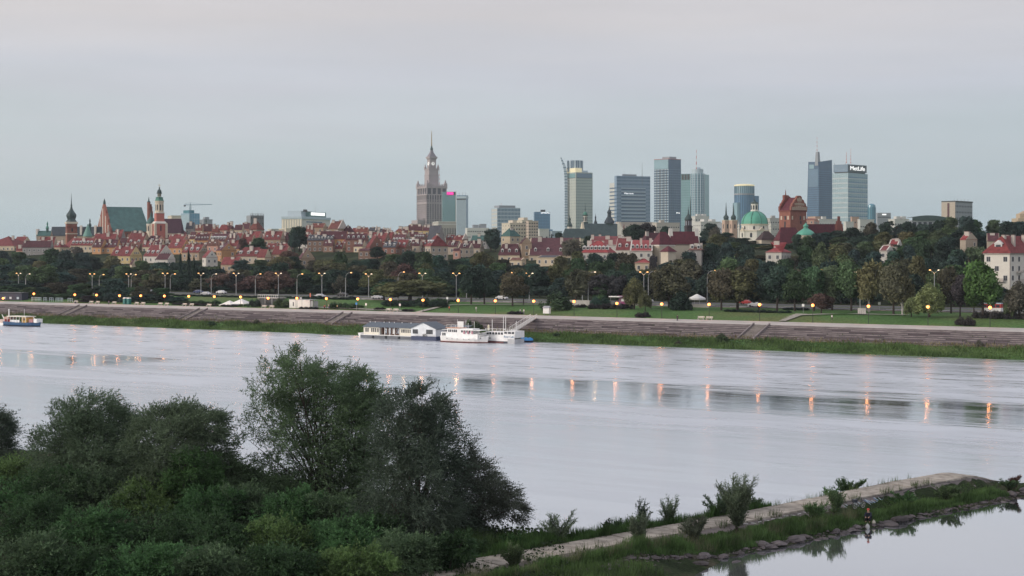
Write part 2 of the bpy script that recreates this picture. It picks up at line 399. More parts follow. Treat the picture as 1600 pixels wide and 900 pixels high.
# stairs down the embankment
def stair(px, lab, wide=3.2):
    x, y = on_t(px, 19); s0, _ = st(x, y)
    root = thing('stone_stair', lab, 'stair', (*xy(s0, 9), 2.0), math.atan2(DY, DX), 'stairs down the stone embankment')
    # local x along the bank, y inland
    for i in range(14):
        MB().box(-wide / 2, wide / 2, i * .72, (i + 1) * .72 - .02, -1, .25 + i * .24).build('tread', MATS['stair_stone'], root)
    for q in (-1, 1):
        x0 = q * (wide / 2 + .2)
        MB().add([(x0 - .18, 0, -1), (x0 + .18, 0, -1), (x0 + .18, 10, 1), (x0 - .18, 10, 1), (x0 - .18, 0, .55), (x0 + .18, 0, .55), (x0 + .18, 10, 3.85), (x0 - .18, 10, 3.85)],
                 [(0, 3, 2, 1), (4, 5, 6, 7), (0, 1, 5, 4), (1, 2, 6, 5), (2, 3, 7, 6), (3, 0, 4, 7)]).build('side_kerb', M_KERB, root)
mat('stair_stone', (.20, .18, .17), .9, var=.2)
stair(130, 'leftmost stone stair down the embankment, above the small blue work boat', 3.5)
stair(318, 'stone stair down the embankment below the two white tent roofs')
stair(543, 'stone stair down the embankment just left of the white houseboat')
stair(1190, 'stone stair down the embankment on the right, below the lawn steps', 4.0)
# lawn steps above the right stair
x, y = on_t(1215, 28); s0, _ = st(x, y)
root = thing('lawn_steps', 'pale steps climbing the lawn above the right stone stair', 'steps', (*xy(s0, 27.4), 5.6), math.atan2(DY, DX))
for i in range(20): MB().box(-1.6, 1.6, i * .85, (i + 1) * .85 - .02, -1, .2 + i * .085).build('tread', M_PATH, root)

# ------------------------------------------------------------------ the river
def water_mat():
    m = bpy.data.materials.new('river_water'); m.use_nodes = True; n, l = m.node_tree.nodes, m.node_tree.links
    n.clear(); out = n.new('ShaderNodeOutputMaterial')
    dif = n.new('ShaderNodeBsdfDiffuse'); dif.inputs['Color'].default_value = (.20, .21, .22, 1)
    b = n.new('ShaderNodeBsdfGlossy'); b.distribution = 'GGX'; b.inputs['Color'].default_value = (.875, .915, .955, 1)
    fr = n.new('ShaderNodeFresnel'); fr.inputs['IOR'].default_value = 1.9
    fm = n.new('ShaderNodeMapRange'); fm.inputs['From Min'].default_value = .1; fm.inputs['From Max'].default_value = .45; fm.inputs['To Min'].default_value = .25; fm.inputs['To Max'].default_value = .97
    l.new(fr.outputs[0], fm.inputs['Value']); mxs = n.new('ShaderNodeMixShader'); l.new(fm.outputs[0], mxs.inputs[0]); l.new(dif.outputs[0], mxs.inputs[1]); l.new(b.outputs[0], mxs.inputs[2]); l.new(mxs.outputs[0], out.inputs['Surface'])
    tc = n.new('ShaderNodeTexCoord')
    # t = distance from the far shore, s = along it
    dt = n.new('ShaderNodeVectorMath'); dt.operation = 'DOT_PRODUCT'; dt.inputs[1].default_value = (NX, NY, 0); l.new(tc.outputs['Object'], dt.inputs[0])
    ds = n.new('ShaderNodeVectorMath'); ds.operation = 'DOT_PRODUCT'; ds.inputs[1].default_value = (DX, DY, 0); l.new(tc.outputs['Object'], ds.inputs[0])
    cb = n.new('ShaderNodeCombineXYZ'); l.new(ds.outputs['Value'], cb.inputs[0]); l.new(dt.outputs['Value'], cb.inputs[1])
    def noise(sc, stretch, det=3, rough=.5):
        mp = n.new('ShaderNodeMapping'); mp.inputs['Scale'].default_value = stretch; l.new(cb.outputs[0], mp.inputs[0])
        q = n.new('ShaderNodeTexNoise'); q.inputs['Scale'].default_value = sc; q.inputs['Detail'].default_value = det; q.inputs['Roughness'].default_value = rough
        l.new(mp.outputs[0], q.inputs['Vector']); return q.outputs['Fac']
    def math_(op, a, b_, c=None):
        q = n.new('ShaderNodeMath'); q.operation = op
        for i, v in enumerate((a, b_, c)):
            if v is None: continue
            if isinstance(v, (int, float)): q.inputs[i].default_value = v
            else: l.new(v, q.inputs[i])
        return q.outputs[0]
    def rangef(v, a, b_, c, d):
        q = n.new('ShaderNodeMapRange'); q.interpolation_type = 'SMOOTHSTEP'
        q.inputs['From Min'].default_value = a; q.inputs['From Max'].default_value = b_; q.inputs['To Min'].default_value = c; q.inputs['To Max'].default_value = d
        l.new(v, q.inputs['Value']); return q.outputs[0]
    tt = math_('SUBTRACT', dt.outputs['Value'], T0)
    wob = noise(.02, (1, 4, 1), 4)
    wob2 = noise(.05, (1, 14, 1), 5, .7)
    tw = math_('MULTIPLY_ADD', math_('SUBTRACT', wob, .5), 26, math_('MULTIPLY_ADD', math_('SUBTRACT', wob2, .5), 34, tt))
    calm = math_('MULTIPLY', rangef(tw, -142, -132, 0, 1), rangef(tw, -108, -94, 1, 0))       # the calm lane
    lane = math_('MAXIMUM', rangef(noise(.012, (1, .3, 1), 2), .42, .54, .25, 1), rangef(ds.outputs['Value'], -225, -165, 0, 1))
    calm = math_('MULTIPLY', calm, lane)
    far = rangef(tt, -100, -104, 1, 0)                                      # wind-rippled reach beyond it
    patch = rangef(noise(.035, (1, 5, 1), 5, .6), .44, .60, 0, 1)
    near_shore = rangef(tt, -16, -3, 0, .6)
    r0 = math_('MULTIPLY_ADD', patch, .10, .30)
    rough = math_('SUBTRACT', r0, math_('MULTIPLY', calm, .25))
    rough = math_('SUBTRACT', rough, math_('MULTIPLY', math_('MULTIPLY', near_shore, patch), .28))
    # slick streaks in the rippled reach
    streak = rangef(noise(.06, (1, 11, 1), 6, .7), .57, .61, 0, 1)
    rough = math_('SUBTRACT', rough, math_('MULTIPLY', math_('MULTIPLY', streak, far), .26))
    near = rangef(tt, -135, -175, 0, 1)
    rough = math_('SUBTRACT', rough, math_('MULTIPLY', near, .14))
    dv = n.new('ShaderNodeVectorMath'); dv.operation = 'DOT_PRODUCT'; dv.inputs[1].default_value = (-.667, .745, 0); l.new(tc.outputs['Object'], dv.inputs[0])
    lag = rangef(dv.outputs['Value'], 81.5, 80.5, 0, 1)     # the lagoon behind the spur lies still
    rough = math_('MULTIPLY', rough, math_('SUBTRACT', 1.0, math_('MULTIPLY', lag, .8)))
    l.new(rough, b.inputs['Roughness'])
    rip = noise(.55, (1, 2.2, 1), 5, .65); sw = noise(.09, (1, 3.5, 1), 3)
    h = math_('MULTIPLY_ADD', sw, 2.0, rip)
    bp = n.new('ShaderNodeBump'); bp.inputs['Distance'].default_value = .12
    l.new(math_('MULTIPLY', math_('SUBTRACT', math_('SUBTRACT', .34, math_('MULTIPLY', calm, .24)), math_('MULTIPLY', near, .20)), math_('SUBTRACT', 1.0, math_('MULTIPLY', lag, .85))), bp.inputs['Strength']); l.new(h, bp.inputs['Height']); l.new(bp.outputs[0], b.inputs['Normal'])
    return m
M_WATER = water_mat()
wm = MB(); wm.add([(-9000, -600, 0), (9000, -600, 0), (9000, 7000, 0), (-9000, 7000, 0)], [(0, 1, 2, 3)])
river = wm.build('river', M_WATER); structure(river, 'wide grey river with soft ripples and orange lamp reflections')
# ------------------------------------------------------------------ the city skyline
G = 30.0
def glass(name, col, rough=.12, metal=.0, var=.08, spec=.8):
    return mat(name, col, rough, metal, var=var, scale=.06, spec=spec)
M_GD = glass('dark_blue_glass', (.055, .11, .19), .2); M_GB = glass('blue_glass', (.09, .20, .33), .2)
M_GG = glass('green_glass', (.17, .31, .33), .22); M_GL = glass('pale_glass', (.23, .36, .42), .25)
M_GM = glass('grey_glass', (.12, .20, .29), .2); M_WIN = mat('window_glass', (.03, .036, .048), .4, var=.3, scale=2, spec=.3)
M_STONE = mat('palace_stone', (.38, .33, .34), .85, var=.1, scale=.05)
M_STONED = mat('palace_stone_dark', (.23, .205, .235), .85, var=.1, scale=.05)
M_CREAM = mat('cream_panel', (.58, .52, .43), .8, var=.06, scale=.05); M_WHITEP = mat('white_panel', (.55, .55, .52), .8, var=.05, scale=.05)
M_GREYP = mat('grey_panel', (.28, .30, .33), .7, var=.06, scale=.05); M_PEACH = mat('peach_panel', (.50, .34, .26), .8, var=.06, scale=.05)
M_PALE = mat('pale_metal', (.42, .51, .57), .5, var=.04); M_STEEL = mat('grey_steel', (.2, .21, .22), .5); M_DKM = mat('dark_metal', (.05, .055, .06), .5)
M_WSIGN = mat('white_lit_letters', (.9, .9, .9), .5, emit=((1, 1, .98), 1.0)); M_PSIGN = mat('pink_lit_letters', (.9, .05, .4), .5, emit=((1, .05, .45), 1.6))
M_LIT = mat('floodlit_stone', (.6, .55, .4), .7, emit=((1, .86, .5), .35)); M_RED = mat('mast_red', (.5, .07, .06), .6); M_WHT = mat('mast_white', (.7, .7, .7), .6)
M_COPPER = mat('green_copper', (.07, .22, .17), .6, var=.25, scale=.3); M_DCOP = mat('dark_copper', (.045, .075, .075), .6, var=.2, scale=.5)

def Hz(py, Y): return Zp(py, Y) - G       # height above the plateau of something seen at row py
def tower(name, label, px0, pxm, px1, ytop, Y, b, bodymat, cat='skyscraper', group='city centre skyscrapers', body='body'):
    C, wr, wl_, rz = corner(px0, pxm, px1, Y, b)
    root = thing(name, label, cat, (C.x, C.y, G), rz, group)
    H = Hz(ytop, Y)
    MB().box(0, wr, 0, wl_, -6, H).build(body, bodymat, root)
    return root, wr, wl_, H
def mast(root, x, y, z0, z1, r=.7, red=True, n=8):
    if red:
        for i in range(n):
            a, b = z0 + (z1 - z0) * i / n, z0 + (z1 - z0) * (i + 1) / n
            rr = r * (1 - .6 * i / n)
            MB().lathe([(rr, a), (rr * .93, b)], 6, x, y).build('mast_section', M_RED if i % 2 else M_WHT, root)
    else: MB().lathe([(r, z0), (r * .3, z1)], 6, x, y).build('antenna', M_STEEL, root)
def stuff(mb, name, m, root, col=None): return mb.build(name, m, root, kind='stuff', col=col)

# --- Palace: central stone tower with spire, Y = 3100
Y = 3100.0; m_ = Y / F
root = thing('palace_tower', 'tall tiered stone palace skyscraper with clock and long thin spire', 'skyscraper', (Xp(673.5, Y), Y, G), R(-33 + 90 - 90), 'city centre skyscrapers')
# turned so that a narrow left face and a wide right face show
root.rotation_euler = (0, 0, R(-0.0))
b_ = 62
C, wr, wl_, rz = corner(651, 667, 698, Y, b_)
root.location = (C.x, C.y, G); root.rotation_euler = (0, 0, rz)
cx, cy = wr / 2, wl_ / 2
H = Hz(290, Y)
MB().box(.8, wr - .8, .8, wl_ - .8, -5, H - 3).build('main_block', mat('palace_windows', (.07, .065, .085), .4, var=.2, scale=.3), root)
mb = MB()
for f, w in (('R', wr), ('L', wl_)):
    n = int(w / 5.0)
    for i in range(n + 1): face_box(mb, f, w * i / n - 1.25 if i else 0, w * i / n + 1.25 if i < n else w, -5, H - 18, 0.0, 1.2)
    for z in (H - 19, H - 36, H - 70, 30): face_box(mb, f, 0, w, z, z + 2.2, .35, 1.2)
    for i in range(0, n + 1, 2): face_box(mb, f, w * i / n - 1.7 if i else 0, w * i / n + 1.7 if i < n else w, H - 18, H - 5, .1, 1.2)
    for j in range(int((H - 22) / 4)): face_box(mb, f, 0, w, j * 4.0, j * 4.0 + 1.5, -.45, 1.2)
mb.box(wr - 1.5, wr, 0, wl_, -5, H - 3); mb.box(0, wr, wl_ - 1.5, wl_, -5, H - 3)
stuff(mb, 'stone_pilasters', M_STONE, root)
MB().box(-1.2, wr + 1.2, -1.2, wl_ + 1.2, H - 5, H - 2.2).build('cornice', M_STONE, root)
mb = MB()
for u in np.linspace(0, wr, 9):
    for v in (0, wl_): mb.frustum(u, v, 1.8, 1.8, H - 2.2, .8, .8, H + 4.5)
for v in np.linspace(0, wl_, 6):
    for u in (0, wr): mb.frustum(u, v, 1.8, 1.8, H - 2.2, .8, .8, H + 4.5)
mb.box(.4, wr - .4, .4, wl_ - .4, H - 2.2, H + .5)
stuff(mb, 'attic_pinnacles', M_STONE, root)
for u, v in ((2, 2), (wr - 2, 2), (2, wl_ - 2), (wr - 2, wl_ - 2)):
    MB().box(u - 3, u + 3, v - 3, v + 3, H - 2.2, H + 5).frustum(u, v, 4, 4, H + 5, 1, 1, H + 12).build('corner_turret', M_STONE, root)
def tier(name, pw, y0, y1, m, npil=0, sub=None):
    w = pw * m_ * .78; z0, z1 = Hz(y0, Y), Hz(y1, Y)
    o = MB().box(cx - w / 2, cx + w / 2, cy - w / 2, cy + w / 2, z0, z1).build(name, m, root)
    if npil:
        mb = MB()
        for i in range(npil + 1):
            u = -w / 2 + w * i / npil
            mb.box(cx + u - .7, cx + u + .7, cy - w / 2 - .5, cy + w / 2 + .5, z0, z1); mb.box(cx - w / 2 - .5, cx + w / 2 + .5, cy + u - .7, cy + u + .7, z0, z1)
        stuff(mb, 'pilasters', M_STONE, root)
    MB().box(cx - w / 2 - 1.2, cx + w / 2 + 1.2, cy - w / 2 - 1.2, cy + w / 2 + 1.2, z1 - 1.6, z1).build('cornice', M_STONE, root)
    return w, z0, z1
w, z0, z1 = tier('upper_block', 20.5, 290, 272, M_STONED, 5)
w, z0, z1 = tier('gallery_block', 19.5, 272, 262, M_STONED, 6)
for u in (-1, 1):
    for v in (-1, 1): MB().box(cx + u * w / 2 - 2, cx + u * w / 2 + 2, cy + v * w / 2 - 2, cy + v * w / 2 + 2, z1 - 3, z1 + 3).frustum(cx + u * w / 2, cy + v * w / 2, 3, 3, z1 + 3, .5, .5, z1 + 9).build('corner_turret', M_STONE, root)
w, z0, z1 = tier('clock_block', 13.5, 262, 246, M_STONE)
zc = Hz(254.5, Y)
for f in range(2):
    ob = MB(); n = 20; r = 3.6
    for k in range(n):
        pass
    if f == 0: pts = [(cx + r * math.cos(2 * math.pi * k / n), zc + r * math.sin(2 * math.pi * k / n)) for k in range(n)]; ob.add([(x, cy - w / 2 - .5, z) for x, z in pts] + [(x, cy - w / 2 + .1, z) for x, z in pts], [tuple(range(n)), tuple(range(2 * n - 1, n - 1, -1))] + [(i, (i + 1) % n, n + (i + 1) % n, n + i) for i in range(n)])
    else: pts = [(cy + r * math.cos(2 * math.pi * k / n), zc + r * math.sin(2 * math.pi * k / n)) for k in range(n)]; ob.add([(cx - w / 2 - .5, y, z) for y, z in pts] + [(cx - w / 2 + .1, y, z) for y, z in pts], [tuple(range(n)), tuple(range(2 * n - 1, n - 1, -1))] + [(i, (i + 1) % n, n + (i + 1) % n, n + i) for i in range(n)])
    ob.build('clock_face', mat('clock_white', (.8, .8, .78), .5, emit=((1, .97, .9), .35)), root)
    hm = MB(); zz = zc
    if f == 0: hm.box(cx - .22, cx + .22, cy - w / 2 - .8, cy - w / 2 - .55, zz, zz + 2.8).box(cx, cx + 2.2, cy - w / 2 - .8, cy - w / 2 - .55, zz - .22, zz + .22)
    else: hm.box(cx - w / 2 - .8, cx - w / 2 - .55, cy - .22, cy + .22, zz, zz + 2.8).box(cx - w / 2 - .8, cx - w / 2 - .55, cy - 2.2, cy, zz - .22, zz + .22)
    hm.build('clock_hands', M_DKM, root)
MB().box(cx - 9, cx + 9, cy - 9, cy + 9, Hz(246, Y), Hz(243.5, Y)).build('balcony', M_STONE, root)
MB().frustum(cx, cy, 15, 15, Hz(243.5, Y), 6.5, 6.5, Hz(237, Y)).frustum(cx, cy, 6.5, 6.5, Hz(237, Y), 4, 4, Hz(233, Y)).build('crown_roof', M_STONED, root)
MB().lathe([(2.6, Hz(233, Y)), (3.4, Hz(231, Y)), (2, Hz(229, Y)), (1.5, Hz(226, Y))], 8, cx, cy).build('spire_base', M_DCOP, root)
MB().lathe([(1.25, Hz(226, Y)), (.75, Hz(210, Y)), (.8, Hz(208.5, Y)), (.2, Hz(202, Y))], 8, cx, cy).build('spire', mat('gilded_spire', (.28, .20, .09), .4, .3), root)
for u, v, wd, hh in ((-16, 10, 24, Hz(344, Y)), (wr + 2, 16, 26, Hz(338, Y))):
    MB().box(u, u + wd, v, v + 30, -5, hh).build('side_wing', M_STONE, root)
    mb = MB()
    for i in range(8): mb.box(u + i * wd / 8, u + i * wd / 8 + 1.5, v - .5, v + 1, hh, hh + 4)
    stuff(mb, 'battlements', M_STONE, root)
mast(root, wr - 4, wl_ / 2, H, Hz(263, Y), .7)

def curtain(root, wr, wl_, H, nxr, nxl, nz, barm, bw=.45, bh=.9, out=.25, z0=0):
    mb = MB()
    bars('R', wr, z0, H, nxr, nz, bw, bh, out, mb=mb)
    if nxl: bars('L', wl_, z0, H, nxl, nz, bw, bh, out, mb=mb)
    stuff(mb, 'facade_grid', barm, root)

# --- left of centre
root, wr, wl_, H = tower('office_tower', 'green glass slab with pink sign on its top edge', 690, 692, 713, 299.5, 3000, 85, M_GG)
curtain(root, wr, wl_, H, 6, 0, 26, M_GG, .3, .5, .2)
MB().box(wr - 1.6, wr, -.6, wl_, 0, H + 1).build('corner_pier', M_WHITEP, root)
MB().box(wr * .62, wr - 1.7, -.5, .5, H - 5.5, H - .5).build('plant_screen', M_DKM, root)
sg = MB().box(wr * .28, wr * .80, -1.0, -.4, H - 6.5, H - .2).build('sign_board', mat('pink_board', (.5, .02, .25), .5, emit=((1, .03, .4), .5)), root)
lettering('T-Mobile', 4.5, M_PSIGN, sg, (wr * .54, -1.2, H - 3.4), (R(90), 0, 0), width=wr * .44)
root, wr, wl_, H = tower('hotel_tower', 'blue grey hotel slab with vertical stripes beside the palace', 713.5, 728, 731.5, 305, 2950, 15, M_GM)
mb = MB(); bars('L', wl_, 0, H - 7, 15, 1, .7, .5, .3, mb=mb, horiz=False); stuff(mb, 'facade_mullions', M_PALE, root)
MB().box(-.6, wr + .6, -.6, wl_ + .6, H - 6, H - 2).build('top_band', M_PALE, root)
mb = MB(); panes('L', wl_, H - 9.5, H - 6.2, 15, 1, 1.2, 2.4, .5, mb=mb); stuff(mb, 'dark_slots', M_DKM, root)
for q in (.15, .5, .85): mast(root, wr / 2, wl_ * q, H - 2, H + 7, .4, False)
root, wr, wl_, H = tower('office_block', 'stone office block with tall narrow windows below the striped hotel', 676, 685, 713, 346, 2300, 78, mat('beige_stone', (.40, .37, .33), .85, var=.06, scale=.05), 'building', 'offices on the skyline')
mb = MB(); panes('R', wr, H * .35, H * .80, 11, 1, 1.0, H * .36, .12, mb=mb); panes('R', wr, 2, H * .3, 11, 2, 1.1, 1.6, .12, mb=mb); stuff(mb, 'windows', M_WIN, root)
MB().box(-.6, wr + .6, -.6, wl_, H - 5, H - 3.6).box(-.4, wr + .4, -.4, wl_, H - .8, H + .2).build('cornice', M_WHITEP, root)
root, wr, wl_, H = tower('office_block', 'low white office block left of the dark round tree top', 727, 730, 764, 356, 1900, 80, M_WHITEP, 'building', 'offices on the skyline')
mb = MB(); panes('R', wr, 3, H - 1, 12, 3, 1.1, 1.5, .1, mb=mb); stuff(mb, 'windows', M_WIN, root)
MB().box(wr * .3, wr * .55, 4, 12, H, H + 4).build('roof_cabin', M_GREYP, root); MB().box(wr * .62, wr * .9, 3, 14, H, H + 5).build('roof_cabin', M_GREYP, root)
root, wr, wl_, H = tower('office_block', 'blue grey banded office block with pale left end', 768, 777, 813, 324.5, 2300, 72, M_GM, 'building', 'offices on the skyline')
mb = MB(); bars('R', wr, 0, H, 16, 11, .5, 1.3, .3, mb=mb); bars('L', wl_, 0, H, 3, 11, .5, 2.0, .3, mb=mb); stuff(mb, 'facade_grid', M_PALE, root)
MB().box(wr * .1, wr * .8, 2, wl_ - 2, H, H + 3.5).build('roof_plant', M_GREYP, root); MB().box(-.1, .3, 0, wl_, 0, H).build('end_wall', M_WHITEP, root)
mast(root, wr * .3, wl_ / 2, H, H + 7, .5, True, 4)
def flats(px0, pxm, px1, yt, Y, lab, m=M_CREAM, nx=6, nz=5, cabins=1, b=70, grp='pale apartment blocks on the skyline'):
    root, wr, wl_, H = tower('apartment_block', lab, px0, pxm, px1, yt, Y, b, m, 'building', grp)
    mb = MB(); panes('R', wr, 2, H - .5, nx, nz, 1.5, 1.5, .08, mb=mb)
    if wl_ > 6 and pxm - px0 > 3: panes('L', wl_, 2, H - .5, max(2, nx // 2), nz, 1.5, 1.5, .08, mb=mb)
    stuff(mb, 'windows', M_WIN, root)
    MB().box(-.3, wr + .3, -.3, wl_ + .3, H, H + .7).build('parapet', m, root)
    for c in range(cabins): MB().box(wr * (.2 + .4 * c), wr * (.2 + .4 * c) + 5, 2, wl_ * .6, H + .7, H + 3.6).build('roof_cabin', M_WHITEP if c % 2 else m, root)
    mb = MB()
    for j in range(nz): mb.box(wr * .4, wr * .55, -1.2, 0, 2 + j * (H - 3) / nz, 3 + j * (H - 3) / nz)
    if nx > 4: mb.build('balconies', M_WHITEP, root, kind='stuff')
    return root
flats(784, 797, 822, 349, 1700, 'pinkish cream flats stepping up behind the green copper roof', M_CREAM, 6, 6, 1)
flats(800, 816, 832, 344.5, 1800, 'tallest cream flats, topped by a small cabin, right of the banded offices', M_CREAM, 5, 7, 1)
flats(822, 826, 841, 346, 1690, 'cream flats with rows of small balconies, next to the dark blue office', mat('pink_cream', (.52, .43, .36), .8, var=.05), 4, 8, 0)
root, wr, wl_, H = tower('office_block', 'dark blue glass office with white rooftop sign', 834, 836, 859.5, 331, 2100, 85, M_GB, 'building', 'offices on the skyline')
curtain(root, wr, wl_, H, 5, 0, 12, M_GD, .25, .5, .15)
lettering('SAMSUNG', 3.2, M_WSIGN, root, (wr * .68, -.6, H - 1.4), (R(90), 0, 0), width=wr * .58)
MB().box(wr, wr + 3.5 , 0, wl_, -4, H * .52).build('side_wing', M_GB, root); MB().box(wr * .4, wr * .7, 3, 8, H, H + 3).build('roof_plant', M_DKM, root)
flats(841, 843, 858, 358.5, 1500, 'pale grey windowless block below the dark blue office', M_WHITEP, 2, 1, 0)

# --- hotel with the curved fin
root, wr, wl_, H = tower('hotel_tower', 'pale greenish grid tower with floodlit top and drum behind', 883.5, 900, 926, 269, 3150, 60, mat('pale_green_cladding', (.36, .42, .39), .6, var=.04, scale=.02))
mb = MB(); panes('R', wr, 4, H - 14, 9, 24, 2.1, 1.7, .12, mb=mb); panes('L', wl_, 4, H - 14, 6, 24, 1.4, 1.3, .12, mb=mb); stuff(mb, 'windows', mat('tower_window', (.12, .2, .24), .2, spec=.8), root)
for f, w in (('R', wr), ('L', wl_)):
    mb = MB(); face_box(mb, f, 1.5, w - 1.5, H - 11, H - 2, .15); mb.build('glazed_band', M_GM if f == 'R' else M_GG, root)
    mb = MB(); face_box(mb, f, 1.5, w - 1.5, H - 12, H - 11, .35); mb.build('ledge', M_DKM, root)
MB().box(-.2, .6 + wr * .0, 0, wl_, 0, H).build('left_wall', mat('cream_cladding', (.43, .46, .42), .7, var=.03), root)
mb = MB(); panes('L', wl_, 4, H - 14, 6, 24, 1.4, 1.3, .35, mb=mb); stuff(mb, 'windows', MATS['tower_window'], root)
mb = MB(); face_box(mb, 'L', 2, wl_ - 2, H - 11, H - 2, .4); mb.build('glazed_band', M_GG, root)
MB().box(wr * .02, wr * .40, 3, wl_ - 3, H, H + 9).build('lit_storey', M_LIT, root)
MB().box(wr * .30, wr * .80, 6, wl_ - 3, H, H + 4).build('setback', M_PALE, root)
Ht = Hz(249.5, 3150)
dr = MB().lathe([(15.5, H + 2), (15.5, Ht)], 28, wr * .42, wl_ * .75, sx=1.1).build('drum', M_PALE, root)
mb = MB()
for k in range(28):
    a = 2 * math.pi * (k + .5) / 28
    if k % 3: mb.add([(wr * .42 + 17.3 * math.cos(a + q) , wl_ * .75 + 15.8 * math.sin(a + q), z) for q, z in ((-.07, H + 2), (.07, H + 2), (.07, Ht - .5), (-.07, Ht - .5))], [(0, 1, 2, 3)])
stuff(mb, 'drum_glazing', M_GD, root)
# the curved fin at its left: a real curved blade
Yf = 3170.0
root = thing('curved_fin_tower', 'slim curved ladder-like fin rising left of the pale greenish hotel tower', 'skyscraper', (Xp(884, Yf), Yf, G), 0, 'city centre skyscrapers')
mb = MB(); prof = [(-7.6, 246), (-6.4, 250), (-5.0, 255), (-3.4, 261), (-2.4, 267), (-1.7, 275), (-1.3, 290), (-1.2, 340), (-1.2, 362)]
mf = Yf / F; m2 = MB()
for (a, ya), (b, yb) in zip(prof, prof[1:]):
    za, zb = Hz(ya, Yf), Hz(yb, Yf); x0, x1 = a * mf, b * mf
    w0 = 1.2 + min(1, (ya - 246) / 15) * 4.2; w1 = 1.2 + min(1, (yb - 246) / 15) * 4.2
    for y0 in (0, 14):
        mb.add([(x0, y0, za), (x0 + w0, y0, za), (x1 + w1, y0, zb), (x1, y0, zb), (x0, y0 + 1.5, za), (x0 + w0, y0 + 1.5, za), (x1 + w1, y0 + 1.5, zb), (x1, y0 + 1.5, zb)], [(0, 1, 2, 3), (7, 6, 5, 4), (0, 3, 7, 4), (1, 5, 6, 2), (0, 4, 5, 1), (3, 2, 6, 7)])
    n = max(1, int((za - zb) / 5.2))
    for i in range(n):
        q = i / n; z = za + (zb - za) * q; x = x0 + (x1 - x0) * q; ww = w0 + (w1 - w0) * q
        m2.box(x - .5, x + ww + .2, -.6, 15, z - 1.7, z)
mb.build('fin', M_PALE, root); stuff(m2, 'fin_floors', M_GM, root)

# --- banded office tower with lower left wing
root, wr, wl_, H = tower('office_tower', 'wide tower with horizontal dark and pale bands and lone antenna', 960, 963.5, 1016, 274.5, 3000, 66, mat('banded_cladding', (.22, .31, .42), .5, var=.03))
mb = MB()
for j in range(17):
    z = 5 + j * (H - 26) / 17
    face_box(mb, 'R', wr * .14, wr * .86, z, z + 2.7, .15)
mb2 = MB(); panes('R', wr, 4, H - 20, 22, 17, 1.2, 1.9, .1, mb=mb2); panes('R', wr, H - 20, H - 6, 28, 2, 1.2, 3.2, .12, mb=mb2); panes('R', wr, H - 6, H - 1, 28, 1, 1.4, 3.5, .12, mb=mb2)
stuff(mb, 'dark_bands', M_GD, root); stuff(mb2, 'windows', M_GD, root)
mb = MB()
for j in range(17): face_box(mb, 'R', wr * .14, wr * .86, 5 + j * (H - 26) / 17 + 2.8, 5 + j * (H - 26) / 17 + 4.6, .2)
stuff(mb, 'pale_bands', M_PALE, root)
lettering('Marriott', 4.2, M_WSIGN, root, (wr * .36, -.7, Hz(302, 3000)), (R(90), 0, 0), width=wr * .27)
HL = Hz(285.5, 3000); C2, w2r, w2l, rz2 = corner(952.5, 963, 963.5, 2996, 66)
MB().box(.5, 20, wl_, wl_ + 21, -4, HL).build('left_wing', M_WHITEP, root)
C = Vector((root.location.x, root.location.y))
mb = MB()
for j in range(17): mb.box(-.1, .6, wl_ + 1, wl_ + 20.5, 4 + j * (HL - 8) / 17, 6.2 + j * (HL - 8) / 17); mb.box(0, 20.4, wl_ - .1, wl_ + .2, 0, .1)
stuff(mb, 'wing_windows', M_GD, root)
mb = MB()
for j in range(17): mb.box(-.25, .0, .5, wl_ - .5, 4 + j * (HL - 8) / 17, 6.2 + j * (HL - 8) / 17)
stuff(mb, 'side_windows', M_GD, root)
MB().box(wr * .2, wr * .62, 4, wl_ - 4, H, H + 3.5).build('roof_plant', M_GREYP, root)
mast(root, wr * .76, .4, H - 18, Hz(253, 3000), .8, False); mast(root, wr * .27, 4, H, H + 9, .35, False); mast(root, wr * .45, 4, H, H + 9, .35, False)

# --- dark glass tower
root, wr, wl_, H = tower('glass_tower', 'tall dark blue glass tower with flat reddish roof edge', 1022, 1044.5, 1064, 248, 2900, 48, M_GD)
curtain(root, wr, wl_, Hz(264, 2900), 6, 0, 32, M_GM, .3, .8, .2)
mb = MB()
for q in (.12, .28, .36, .52, .6, .78): face_box(mb, 'L', wl_ * q, wl_ * q + 1.1, 0, Hz(264, 2900), .35)
mb.build('dark_fins', M_DKM, root, kind='stuff')
mb = MB(); bars('L', wl_, 0, Hz(264, 2900), 8, 32, .3, 1.4, .25, mb=mb); stuff(mb, 'facade_grid', M_PALE, root)
mb = MB(); face_box(mb, 'L', .3, wl_ - .3, Hz(263.5, 2900), H - 1, .3); mb.build('top_glazing', M_GL, root)
MB().box(-.4, wr + .4, -.4, wl_ + .4, H - .8, H + .3).build('roof_edge', mat('roof_edge_red', (.35, .15, .14), .6), root)  # thin roof edge in a plain reddish colour
MB().box(wr * .2, wr * .75, 4, wl_ * .6, H, H + 4.5).build('roof_plant', M_GREYP, root)
MB().box(wr * .62, wr * .7, -.6, 0, Hz(333, 2900), Hz(331.5, 2900)).box(wr * .73, wr * .77, -.6, 0, Hz(332.6, 2900), Hz(331.8, 2900)).box(wr * .8, wr * .9, -.6, 0, Hz(333, 2900), Hz(332, 2900)).build('sign', M_WSIGN, root)

